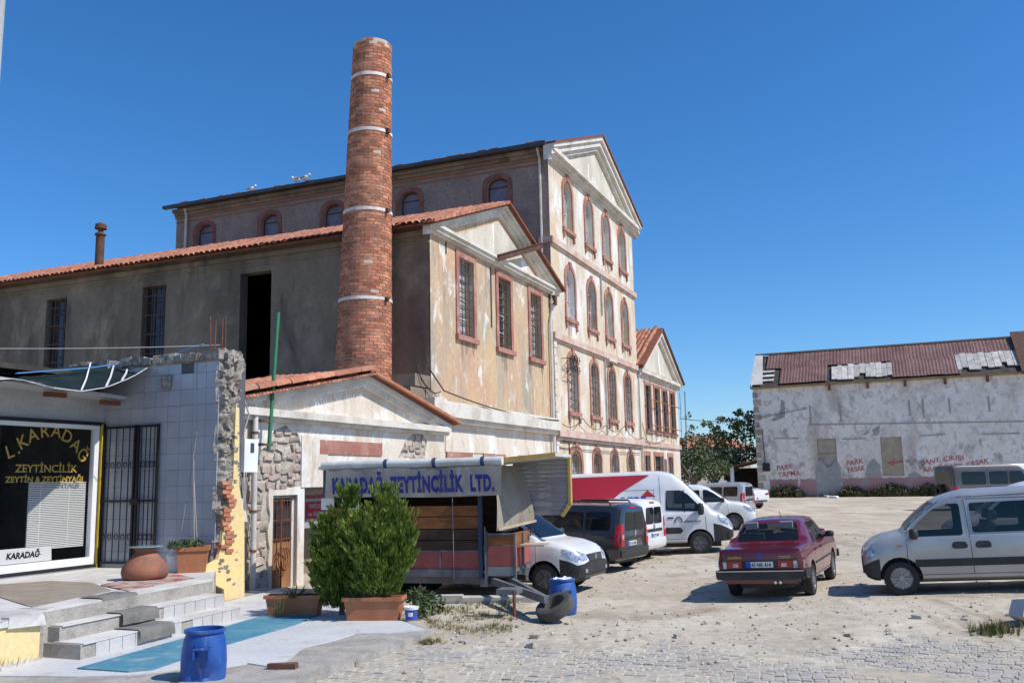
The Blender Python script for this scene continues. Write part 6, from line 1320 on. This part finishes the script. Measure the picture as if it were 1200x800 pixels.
# banner and canvas roll
def bxl(px, py): return inv @ atY(px, py, tc.y + .25)
bl, br_ = -3.10, .50
b = MB(); vs = []; nb_ = 40
for i in range(nb_ + 1):
    u = i / nb_; x = bl + (br_ - bl) * u
    for j in range(7): v = j / 6; vs.append((x, -.30 - .05 * v + .008 * sin(u * 40 + v * 3) + .01 * sin(u * 13), 2.49 - .55 * v + .012 * sin(u * 7)))
b.add(vs, [(i * 7 + j, (i + 1) * 7 + j, (i + 1) * 7 + j + 1, i * 7 + j + 1) for i in range(nb_) for j in range(6)]); bn = b.build('banner', M['banner'], tl_, smooth=70)
text('lettering', 'KARADAĞ  ZEYTİNCİLİK  LTD.', .40, M['letter_blue'], bn, TM(((bl + br_) / 2 + .03, -.375, 2.04), (1, 0, 0), (0, -.09, 1)), .022, .003, 3.30, spacing=1.13)
b = MB(); b.tube([(bl - .12, -.22, 2.57), (bl + .6, -.22, 2.58), (-1.3, -.22, 2.57), (br_, -.22, 2.58)], .085, 12); b.build('canvas_roll', M['roll'], tl_, smooth=60)
for x in (-1.85, -.85, .12): b = MB(); b.lathe([(.086, -.035), (.094, -.035), (.094, .035), (.086, .035)], 12, T=Matrix.Translation((x, -.22, 2.575)) @ Matrix.Rotation(pi / 2, 4, 'Y')); b.build('strap', M['frame_blue'], tl_)
b = MB(); b.box(-3.25, -2.98, -.2, -.17, 1.72, 1.94); b.box(-2.8, -2.45, -.2, -.17, 1.72, 1.94); b.build('white_board', M['white'], tl_)
b = MB(); b.tube([(-.55, -.04, .4), (-.56, -.06, 1.9)], .006, 4); b.build('cord', M['wire_light'], tl_)
# ================================================================ planters, shrubs, pots
def planter(label, p, l, w_, h, rz, soil=True):
    r = thing('planter', label, 'planter', p, rz); b = MB()
    def ring(k, z, e=0.): return [(-l / 2 * k - e, -w_ / 2 * k - e, z), (l / 2 * k + e, -w_ / 2 * k - e, z), (l / 2 * k + e, w_ / 2 * k + e, z), (-l / 2 * k - e, w_ / 2 * k + e, z)]
    R = [ring(.86, 0), ring(.97, h * .84), ring(1, h * .84, .018), ring(1, h, .018), ring(1, h, -.012), ring(.95, h * .7, -.012)]
    b.add([v for q in R for v in q], [(3, 2, 1, 0)] + [(k * 4 + i, k * 4 + (i + 1) % 4, (k + 1) * 4 + (i + 1) % 4, (k + 1) * 4 + i) for k in range(5) for i in range(4)]); b.build('box', M['terracotta'], r)
    b = MB(); b.add(ring(.95, h * .86, -.0), [(0, 1, 2, 3)]); b.build('soil', M['soil'], r); return r
def blades(b, c, n, h, sp, w_=.012):
    for i in range(n):
        a = random.uniform(0, 2 * pi); r = random.uniform(0, sp * .5); p = Vector(c) + Vector((cos(a) * r, sin(a) * r, 0)); d = Vector((cos(a) * sp * random.uniform(.3, 1), sin(a) * sp * random.uniform(.3, 1), h * random.uniform(.5, 1))); s_ = Vector((-sin(a), cos(a), 0)) * w_
        b.add([p - s_, p + s_, p + d * .6 + s_ * .6, p + d, p + d * .6 - s_ * .6], [(0, 1, 2, 4), (4, 2, 3)])
def leafcloud(b, c, rad, n, sz, up=.3):
    c = Vector(c)
    for i in range(n):
        v = Vector((random.gauss(0, 1), random.gauss(0, 1), random.gauss(0, 1))).normalized() * random.random() ** .33; p = c + Vector((v.x * rad[0], v.y * rad[1], v.z * rad[2]))
        nr = (Vector((random.gauss(0, 1), random.gauss(0, 1), random.gauss(0, 1) + up)) + v * .8).normalized(); u = nr.orthogonal().normalized(); u.rotate(Matrix.Rotation(random.uniform(0, 6.28), 3, nr)); w_ = nr.cross(u); s_ = sz * random.uniform(.6, 1.3)
        b.add([p - u * s_, p + w_ * s_ * .45, p + u * s_, p - w_ * s_ * .45], [(0, 1, 2, 3)])
p1 = gz(343, 722, .114); p2 = gz(437, 727, .114)
pl1 = planter('long terracotta trough of weeds in front of the wooden door', (p1.x, p1.y + .15, .114), .92, .30, .33, radians(-6))
pl2 = planter('long terracotta trough under the pointed conifer shrub', (p2.x, p2.y + .15, .114), .92, .32, .35, radians(-6))
b = MB(); blades(b, (0, 0, .28), 60, .22, .34); blades(b, (-.15, -.3, 0), 26, .5, .12, .006); tag(b.build('weeds', M['weed'], pl1), kind='stuff')
b = MB(); blades(b, (-.3, -.05, .3), 26, .22, .2); tag(b.build('weeds', M['leaf_dark'], pl2), kind='stuff')
def conifer(label, base, h, rad, tips, seed):
    """feathery conifer: plumes made of short upward sprays"""
    random.seed(seed); r = thing('conifer_shrub', label, 'shrub', base); b = MB()
    b.tube([(0, 0, 0), (.02, .01, h * .3), (-.01, 0, h * .75)], [.05, .04, .012], 7); tr_ = b.build('trunk', M['bark'], r, smooth=50)
    b = MB()
    plumes = []
    for tx, ty, tz, rr in tips:
        plumes.append((Vector((tx * .3, ty * .3, .2)), Vector((tx, ty, tz)), .13)); n_ = int(46 * tz * rr / .5)
        for i in range(n_):
            zb_ = .10 + (tz - .25) * random.random() ** 1.15; k = zb_ / tz; a = random.uniform(0, 2 * pi); mx = min(rr, .06 + .62 * (tz - zb_)) * (.62 + .38 * min(1, k * 3.2)); d_ = mx * random.uniform(.5, 1.)
            ax_ = Vector((tx * (.3 + .7 * k), ty * (.3 + .7 * k), 0)); out = Vector((cos(a), sin(a), 0))
            plumes.append((ax_ + out * d_ * .25 + Vector((0, 0, zb_)), ax_ + out * d_ + Vector((0, 0, min(tz * .99, zb_ + random.uniform(.12, .36)))), random.uniform(.05, .085)))
    for p0, p1_, w_ in plumes:
        L_ = (p1_ - p0).length; n = int(190 * L_ * (w_ / .09)) + 30; ax = (p1_ - p0).normalized()
        for i in range(n):
            k = random.random() ** .8; c = p0.lerp(p1_, k); pr = w_ * (1.1 - k * .85); v = Vector((random.gauss(0, 1), random.gauss(0, 1), random.gauss(0, .6))); v = (v - ax * v.dot(ax) * .6).normalized() * pr * random.random() ** .5
            q = c + v; d = (ax * 1.0 + v.normalized() * .55 + Vector((0, 0, .6))).normalized() * random.uniform(.05, .10); s_ = d.cross(Vector((random.gauss(0, 1), random.gauss(0, 1), random.gauss(0, 1)))).normalized() * random.uniform(.009, .017)
            b.add([q - s_, q + s_, q + d], [(0, 1, 2)])
    tag(b.build('foliage', M['leaf_conifer'], r), kind='stuff'); return r
conifer('conifer shrub with a single pointed top, partly behind the other', (p2.x - .62, p2.y + .75, .1), 2.1, .8, [(.06, 0, 2.10, .5), (-.32, -.1, 1.62, .42), (.25, .0, 1.6, .42), (-.48, 0, 1.15, .36)], 3)
conifer('wide feathery green conifer growing from the terracotta trough', (p2.x + .05, p2.y + .2, .36), 1.85, .75, [(.10, .02, 1.84, .42), (.36, 0, 1.55, .4), (-.30, -.15, 1.42, .42), (.54, 0, 1.12, .32), (.12, -.22, 1.2, .42)], 11)
random.seed(21)
# square pot with trailing plant and canes on the terrace
q = gz(221, 671, PZ); p = (q.x, q.y + .2, PZ)
sp_ = planter('square orange pot of low green plants with two thin canes', p, .55, .46, .46, radians(15))
b = MB(); leafcloud(b, (-.12, -.05, .5), (.36, .26, .10), 420, .035); tag(b.build('leaves', M['leaf_dark'], sp_), kind='stuff')
b = MB(); b.tube([(.02, 0, .35), (-.04, 0, 2.05)], .009, 5); b.tube([(.08, .02, .35), (-.02, .0, 1.65)], .008, 5); b.build('cane', M['wood_pale'], sp_)
q = gz(200, 672, PZ); wbk = thing('cement_sack', 'crumpled white sack beside the square orange pot', 'sack', (q.x, q.y + .4, PZ))
b = MB(); b.lathe([(.001, 0), (.2, 0), (.22, .12), (.2, .3), (.13, .43), (.05, .47), (.001, .46)], 12); b.v = [(x + .03 * sin(z * 20 + x * 9), y + .03 * cos(z * 17 + y * 11), z) for x, y, z in b.v]; b.build('sack', M['tub_white'], wbk, smooth=60)
# rug, jar with glass lid
q = [gz(x, y, PZ) for x, y in ((118, 686), (150, 693), (228, 678), (195, 671))]
def sheetpoly(name, label, cat, pts, z0, z1, m, group=None):
    c = sum(pts, Vector()) / len(pts); r = thing(name, label, cat, (c.x, c.y, z0), 0, group); b = MB(); n = len(pts)
    b.prism([(p.x - c.x, p.y - c.y) for p in pts], lambda u, v, d: (u, v, d), z1 - z0, 0); b.build('sheet', m, r); return r
sheetpoly('rug', 'faded red and white rug under the clay jar', 'rug', q, PZ + .002, PZ + .02, M['carpet_red'])
q = gz(161, 680, PZ + .02); jr = thing('clay_jar', 'wide round terracotta jar with a glass disc on top', 'jar', (q.x, q.y + .3, PZ + .02))
b = MB(); b.lathe([(.001, 0), (.31, 0), (.36, .03), (.38, .11), (.37, .18), (.31, .28), (.22, .38), (.17, .43), (.165, .48), (.19, .51), (.165, .52), (.14, .45)], 32); b.build('jar', M['clay_jar'], jr, smooth=45)
b = MB(); b.lathe([(.001, .525), (.27, .525), (.275, .532), (.27, .54), (.001, .54)], 32); b.build('glass_lid', M['glass_lid'], jr, smooth=30)
q = [gz(x, y, PZ) for x, y in ((0, 700), (38, 712), (130, 692), (108, 683), (60, 681), (0, 685))]; sheetpoly('floor_mat', 'worn brown carpet on the terrace before the shop window', 'mat', q, PZ + .002, PZ + .014, M['carpet_brown'])
# grey runner pieces hanging over the steps
for k, lb in enumerate(('grey carpet strip folded over the lowest step', 'grey carpet strip folded over the middle step', 'grey carpet strip folded over the top step')):
    (L0, R0q, zz1) = STEPL[k]; z1 = zz1 + .018; cpx = ((197, 736), (175, 717), (154, 700))[k]; t0 = fl(cpx[0], cpx[1], zz1)[0]; sl_ = (R0q[1] - L0[1]) / (R0q[0] - L0[0]); fs_ = L0[1] + sl_ * (t0 - L0[0]) - .02
    r = fthing('step_carpet', lb, 'carpet', t0, fs_, z1); b = MB(); W_ = .72; prof = [(.42, .012), (.2, .016), (.0, .014), (-.045, -.01), (-.05, -.08), (-.055, -.148)]
    vs = []
    for i in range(11):
        u = i / 10
        for y_, z_ in prof: vs.append((t0 - W_ / 2 + W_ * u, fs_ + y_ + sl_ * (u - .5) * W_ + .008 * sin(u * 21 + z_ * 30), z1 + z_ + .004 * sin(u * 9)))
    b.add(vs, [(i * 6 + j, (i + 1) * 6 + j, (i + 1) * 6 + j + 1, i * 6 + j + 1) for i in range(10) for j in range(5)]); b.build('strip', M['carpet_grey'], r, smooth=70)
# blue mat
q = [gz(x, y, .12) for x, y in ((90, 783), (268, 733), (312, 720), (372, 721), (345, 732), (258, 757), (180, 784), (150, 787))]
sheetpoly('blue_mat', 'long faded blue mat lying at the foot of the steps', 'mat', q, .116, .13, M['mat_blue'])
# barrels
def barrel_(name, label, p, r, h, dent, fill):
    o = thing(name, label, 'barrel', p); b = MB(); n = 32; prof = [(.001, .0), (.86, 0), (.92, .03), (.98, .2), (1.0, .42), (.97, .62), (.90, .80), (.82, .88), (.80, .905), (.88, .912), (.90, .93), (.90, .965), (.84, .975), (.80, .965), (.80, .80)]
    b.lathe([(a * r, z * h) for a, z in prof], n); vs = []
    for x, y, z in b.v:
        ang = atan2(y, x); k = dent * math.exp(-((ang + 1.75) / .55) ** 2) * math.exp(-((z / h - .32) / .22) ** 2) + dent * .55 * math.exp(-((ang + .9) / .3) ** 2) * math.exp(-((z / h - .18) / .15) ** 2)
        lean = .04 * z if dent > .05 else 0; rr = max(.2, 1 - k / r); vs.append((x * rr + lean * .3, y * rr, z))
    b.v = vs; b.build('shell', M['blue_plastic'], o, smooth=35)
    for a in (-1.35, 1.8):
        b = MB(); T_ = Matrix.Rotation(a, 4, 'Z') @ Matrix.Translation((r * .925, 0, h * .68)); b.box(-.05, .03, -.09, .09, -.005, .02, T=T_); b.box(-.05, .025, -.09, -.07, -.10, .02, T=T_); b.box(-.05, .025, .07, .09, -.10, .02, T=T_); b.build('grip', M['blue_plastic'], o)
    b = MB(); b.lathe([(r * .79, h * .82), (r * .4, h * .84), (.001, h * .83)], 20); b.build('inside', M['void'] if not fill else M['plastic'], o)
    if fill:
        b = MB()
        for k in range(9): a = random.uniform(0, 6.28); b.jbox(cos(a) * r * .4 - .06, cos(a) * r * .4 + .06, sin(a) * r * .4 - .06, sin(a) * r * .4 + .06, h * .84, h * .96, .04)
        b.build('rubbish', M['white'], o)
    return o
p = gz(228, 812, .0); barrel_('plastic_barrel', 'dented open blue plastic barrel beside the blue mat', (p.x, p.y + .26, .0), .25, .66, .15, False)
p = ground_at(661, 722); barrel_('plastic_barrel', 'blue plastic barrel full of rubbish behind the old tyre', (p.x, p.y + .22, 0), .235, .60, .0, True)
# tyre leaning on the barrel
p = ground_at(642, 729); ty = thing('old_tyre', 'worn tyre leaning against the rubbish barrel', 'tyre', (p.x + .12, p.y + .05, .0)); R_ = .30
b = MB(); T_ = Matrix.Translation((0, 0, .20)) @ Matrix.Rotation(radians(-26), 4, 'Y') @ Matrix.Rotation(radians(16), 4, 'X')
b.lathe([(.17, -.055), (.20, -.09), (.26, -.10), (.30, -.085), (.315, -.03), (.315, .03), (.30, .085), (.26, .10), (.20, .09), (.17, .055), (.165, .0), (.17, -.055)], 36, T=T_)
mn = min(v[2] for v in b.v); b.v = [(x, y, z - mn) for x, y, z in b.v]; b.build('casing', M['rubber_dusty'], ty, smooth=40)
# paint tub
p = gz(481, 727, .114); tu = thing('paint_tub', 'small blue and white plastic tub at the slab edge', 'tub', (p.x, p.y + .1, .114))
b = MB(); b.lathe([(.001, 0), (.085, 0), (.10, .16)], 20); b.build('tub', M['tub_blue'], tu, smooth=40); b = MB(); b.lathe([(.10, .16), (.115, .16), (.117, .20), (.105, .205), (.09, .19), (.001, .185)], 20); b.build('rim', M['tub_white'], tu, smooth=40)
b = MB(); b.lathe([(.0935, .06), (.0975, .12)], 8, a0=-2.0, a1=-1.2); b.build('label_patch', M['tub_white'], tu)
# loose brick and stones on the slab, block at the right, rubble strip by the trailer
p = gz(330, 784, .1); lb = thing('loose_brick', 'single dark brown brick lying at the broken slab edge', 'brick', (p.x, p.y + .05, .1), -.1)
b = MB(); b.jbox(-.17, .17, -.05, .05, 0, .06, .008); b.build('brick', M['rust_dark'], lb)
p = ground_at(1196, 735); cb = thing('concrete_block', 'pale broken concrete block lying on the sandy ground', 'block', (p.x + .12, p.y + .12, p.z - .02), .55)
b = MB(); b.jbox(-.2, .2, -.11, .11, 0, .22, .02, T=Matrix.Rotation(.45, 4, 'Y')); mn = min(v[2] for v in b.v); b.v = [(x, y, z - mn) for x, y, z in b.v]; b.build('block', M['concrete_block'], cb)
b = MB()
for i in range(120):
    q = ground_at(1172 + random.gauss(-8, 12), 740 + random.gauss(0, 3)); blades(b, q, 5, .14, .07, .006)
tag(b.build('grass', M['weed']), 'tuft of grass beside the concrete block and road edge', 'grass', kind='stuff')
b = MB()
for i in range(900):
    q = ground_at(random.uniform(500, 600), random.uniform(704, 745) - random.random() * 4)
    if vnoise(q.x * 2, q.y * 2, 3) > -.15: blades(b, q, 4, .09, .06, .005)
for i in range(60): q = ground_at(505 + random.gauss(0, 8), 752 + random.gauss(0, 1.5)); blades(b, q, 5, .06, .06, .006)
for i in range(40): q = gz(12 + random.gauss(0, 14), 785 + random.gauss(0, 6), .0); blades(b, q, 6, .3, .14, .006)
tag(b.build('grass', M['weed']), 'thin dry grass under and around the market trailer', 'grass', kind='stuff')
b = MB()
for i in range(7): c = ground_at(492 + random.uniform(-14, 22), 722 + random.uniform(-10, 4)); leafcloud(b, (c.x, c.y, c.z + .2), (.2, .2, .18), 70, .05)
tag(b.build('ground_cover', M['leaf_dark']), 'low green leaves sprouting beside the paint tub', 'plants', kind='stuff')
# concrete kerb lumps under the trailer
p0 = ground_at(512, 706); kb = thing('concrete_strip', 'long rough concrete strip lying under the trailer', 'concrete strip', (p0.x, p0.y, 0), radians(-4))
b = MB(); b.jbox(0, 1.9, -.12, .14, -.02, .10, .02); b.jbox(-.02, .5, -.16, .12, .02, .17, .04); b.build('strip', M['cement'], kb)
for i in range(16):
    q = ground_at(random.choice((560, 640, 700, 760, 1010, 1060, 1120)) + random.gauss(0, 26), random.uniform(722, 760)); r = random.uniform(.035, .07)
    o = thing('stone', 'small loose stone lying on the sandy yard', 'stone', (q.x, q.y, q.z), random.uniform(0, 3), 'loose stones on the yard'); b = MB(); b.jbox(-r, r, -r * .7, r * .7, -.01, r * .9, r * .3); b.build('rock', M['gravel'], o)
b = MB()
for i in range(150):
    q = gz(random.uniform(-10, 175), 796 + random.gauss(0, 7), .0); r = random.choice((.02, .03, .03, .05, .07)); b.jbox(q.x - r, q.x + r, q.y - r * .8, q.y + r * .8, .0, .02 + r, r * .35)
tag(b.build('rubble', M['gravel']), 'broken stones and rubble in front of the yellow retaining wall', 'rubble', kind='stuff')
# weeds at the foot of the warehouse
b = MB()
for px, r, n in ((906, .45, 130), (913, .65, 220), (921, .75, 260), (930, .6, 200), (938, .3, 70), (992, .55, 190), (1001, .6, 210), (1011, .4, 100), (1022, .45, 120), (1033, .55, 170), (1043, .7, 240), (1052, .65, 220), (1063, .4, 110), (1074, .5, 150), (1086, .7, 250), (1096, .65, 230), (1106, .55, 180)):
    q = wl(WT - .3, onB(px, 575, WT)[0]); leafcloud(b, (q.x, q.y, zg(q.x, q.y) + r * .55), (r * 1.15, r * .6, r * .8), n, .11)
for i in range(300):
    q = wl(WT - random.uniform(.05, .7), random.uniform(onB(905, 575, WT)[0], onB(1110, 575, WT)[0]) if i % 2 else onB(random.uniform(990, 1108), 575, WT)[0]); blades(b, (q.x, q.y, zg(q.x, q.y)), 4, random.uniform(.2, .6), .3, .025)
tag(b.build('weeds', M['weed_dry']), 'dark weeds growing along the foot of the warehouse wall', 'weeds', kind='stuff')
# ================================================================ trees, shed and house in the gap
def tree(name, label, base, h, limbs, clumps, leaf, m, seed, group):
    random.seed(seed); r = thing(name, label, 'tree', base, 0, group); b = MB(); b.tube([(0, 0, -.1), (.1, 0, h * .25), (.05, .1, h * .5)], [.2, .15, .09], 8)
    for i in range(limbs):
        a = 2 * pi * i / limbs + random.uniform(-.3, .3); L_ = h * random.uniform(.3, .5); b.tube([(.08, .05, h * random.uniform(.2, .4)), (cos(a) * L_ * .5, sin(a) * L_ * .5, h * .55), (cos(a) * L_, sin(a) * L_, h * random.uniform(.65, .95))], [.09, .06, .02], 6)
    b.build('trunk', M['bark'], r, smooth=50); b = MB()
    for (x, y, z, rx, rz, n) in clumps: leafcloud(b, (x, y, z), (rx, rx, rz), n, leaf)
    tag(b.build('crown', m, r), kind='stuff'); return r
def gap(px, py, Y): return atY(px, py, Y)
B0_ = gap(868, 560, 67.); zb_ = zg(B0_.x, B0_.y)
def cl(base, spec, Y):
    out = []
    for px, py, rx, rz, n in spec: q = gap(px, py, Y + random.uniform(-1, 1)); out.append((q.x - base[0], q.y - base[1], q.z - base[2], rx, rz, n))
    return out
bs = (B0_.x, 71., zb_ - .2)
tree('fig_tree', 'broad fig tree against the end of the warehouse', bs, 5.2, 7, cl(bs, [(872, 505, 1.1, .9, 300), (862, 496, .8, .5, 150), (880, 488, .6, .5, 130), (850, 515, 1., .7, 240), (875, 530, 1.2, 1.0, 360), (856, 540, 1.1, .9, 300), (838, 503, .5, .35, 70), (828, 496, .5, .3, 55), (845, 492, .5, .3, 60), (865, 484, .45, .3, 60), (884, 500, .7, .8, 160)], 71), .17, M['leaf_fig'], 5, 'trees in the gap')
q = gap(812, 560, 64.5); bs = (q.x, q.y, zg(q.x, q.y) - .2)
tree('bushy_tree', 'dark bushy tree beside the annex corner', bs, 4.2, 6, cl(bs, [(806, 532, .8, .9, 420), (815, 545, 1., 1., 480), (803, 552, .6, .8, 300), (826, 535, .9, .8, 340), (818, 519, .6, .5, 160), (808, 511, .4, .4, 80), (830, 552, 1., .8, 420), (845, 548, .8, .7, 300), (800, 518, .3, .4, 50), (812, 501, .4, .25, 40), (806, 487, .25, .3, 22)], 64.5), .12, M['leaf_bush'], 6, 'trees in the gap')
q = gap(836, 556, 74.); bs = (q.x, q.y, zg(q.x, q.y) - .2)
tree('olive_tree', 'pale twiggy tree between the fig and the bushy tree', bs, 4.6, 6, cl(bs, [(832, 520, 1.0, .6, 200), (842, 510, .9, .5, 160), (822, 512, .6, .4, 90), (848, 526, .9, .7, 220), (836, 535, 1.4, .8, 400)], 74.), .13, M['leaf_fig'], 8, 'trees in the gap')
random.seed(31)
hp = gap(826, 545, 112.); fh = thing('far_house', 'distant house with red tiled roof seen through the trees', 'house', (hp.x, hp.y, .5), radians(15))
b = MB(); b.box(-4.5, 4.5, -3, 3, -1, 5.2); b.build('wall', M['house_wall'], fh)
b = MB(); b.add([(-4.9, -3.4, 5.1), (4.9, -3.4, 5.1), (4.9, 3.4, 5.1), (-4.9, 3.4, 5.1), (-2, 0, 6.7), (2, 0, 6.7)], [(0, 1, 5, 4), (1, 2, 5), (2, 3, 4, 5), (3, 0, 4)]); b.build('roof', M['tile'], fh)
for x in (-2.5, 0, 2.5): b = MB(); b.box(x - .5, x + .5, -3.03, -3.0, 2.8, 4.2); b.build('window', M['glass_dark'], fh)
# shed leaning on the warehouse end
q = wl(WT + .6, wL + .1); sd = fthing('lean_to_shed', 'dark open shed with white post beside the warehouse', 'shed', WT + .5, wL + .9)
zs = wzb
b = MB(); b.add([(WT - .2, wL + .05, zs + 2.75), (WT - .2, wL + 2.6, zs + 2.2), (WT + 4, wL + 2.6, zs + 2.2), (WT + 4, wL + .05, zs + 2.75), (WT - .2, wL + .05, zs + 2.85), (WT - .2, wL + 2.6, zs + 2.3), (WT + 4, wL + 2.6, zs + 2.3), (WT + 4, wL + .05, zs + 2.85)], [(0, 1, 2, 3), (4, 5, 6, 7), (0, 1, 5, 4), (1, 2, 6, 5)]); b.build('roof', M['rust'], sd)
b = MB(); b.box(WT + 3.8, WT + 4, wL + .05, wL + 2.6, zs - .2, zs + 2.3); b.box(WT + .2, WT + 3.8, wL + 2.45, wL + 2.55, zs + 1.4, zs + 2.2); b.build('wall', M['shed_dark'], sd)
b = MB(); b.box(WT - .1, WT + .1, wL + 1.75, wL + 2.0, zs - .2, zs + 2.42); b.build('post', M['white'], sd)
# masts, overhead cable
q = gap(805, 540, 66.); ms = thing('antenna_mast', 'thin grey mast above the trees behind the annex', 'mast', (q.x, q.y, zg(q.x, q.y) - .1)); zt = gap(805, 466, 66.).z
b = MB(); b.tube([(0, 0, 0), (.1, 0, zt)], .05, 6); b.build('pole', M['lamp_post'], ms)
c0, c1 = wl(23.6, -.1, 6.0), wl(WT, wL - 1.2, zE - 1.9); ov = thing('overhead_cable', 'black cable hanging between the annex and the warehouse', 'cable', c0)
b = MB(); b.tube([p - c0 for p in sag(c0, c1, .35, 14)], .025, 4); b.build('cable', M['cable'], ov)
# lamp post at the left edge
pA, pB = atY(-9, 120, 9.), atY(0, 0, 9.); ds = (pB - pA); base = pA - ds * (pA.z / ds.z); top = pA + ds * 2.2
lp = thing('lamp_post', 'pale grey street lamp post rising out of the picture', 'lamp post', (base.x, base.y, 0))
b = MB(); b.tube([(0, 0, -.05), top - base], [.075, .05], 10); b.build('post', M['lamp_post'], lp, smooth=50)
b = MB(); d = top - base; b.tube([d, d + Vector((-.5, .1, .25)), d + Vector((-1.1, .2, .3))], .04, 8); b.build('arm', M['lamp_post'], lp); b = MB(); b.box(d.x - 1.6, d.x - 1.05, d.y + .1, d.y + .3, d.z + .24, d.z + .34); b.build('lantern', M['sign_grey'], lp)
# seagulls on the tall roof's gutter
def gull(label, s, flip, standing):
    p = wl(-.5, s, 16.6); r = thing('seagull', label, 'seagull', p, FROT + (pi / 2 if flip else -pi / 2), 'seagulls on the gutter'); h = .10 if standing else 0.
    b = MB(); b.lathe([(.001, -.26), (.05, -.2), (.10, -.08), (.115, .04), (.09, .14), (.05, .19), (.03, .22)], 10, T=Matrix.Translation((0, 0, .13 + h)) @ Matrix.Rotation(pi / 2 - .25, 4, 'Y')); b.lathe([(.001, -.07), (.05, -.05), (.065, 0), (.05, .05), (.001, .07)], 8, (.22, 0, .26 + h)); b.build('body', M['seagull'], r, smooth=60)
    b = MB()
    for sg in (-1, 1): b.lathe([(.001, -.28), (.03, -.2), (.05, -.05), (.045, .06), (.001, .14)], 6, T=Matrix.Translation((-.05, sg * .085, .16 + h)) @ Matrix.Rotation(pi / 2 - .1, 4, 'Y'))
    b.build('wing', M['seagull_wing'], r, smooth=60); b = MB(); b.tube([(.27, 0, .26 + h), (.35, 0, .25 + h)], [.02, .004], 5); b.build('beak', M['beak'], r)
    if standing:
        for sg in (-1, 1): b = MB(); b.tube([(.0, sg * .035, .0), (.0, sg * .03, .08 + h)], .008, 4); b.build('leg', M['beak'], r)
gull('seagull sitting on the far end of the tall roof gutter', onB(295, 218, -.5)[0], False, False)
gull('first of two seagulls standing together on the tall roof gutter', onB(347, 209, -.5)[0], True, True)
gull('second of two seagulls standing together on the tall roof gutter', onB(358, 207, -.5)[0], False, True)
# litter: pale scraps by the warehouse wall
for i in range(5):
    q = ground_at(960 + i * 7, 582 + random.uniform(-1, 1)); o = thing('litter', 'scrap of pale litter lying before the warehouse wall', 'litter', (q.x, q.y - .5, zg(q.x, q.y - .5)), random.uniform(0, 3), 'litter before the warehouse'); b = MB(); b.jbox(-.3, .3, -.15, .15, 0, .1, .05); b.build('scrap', M['white'], o)
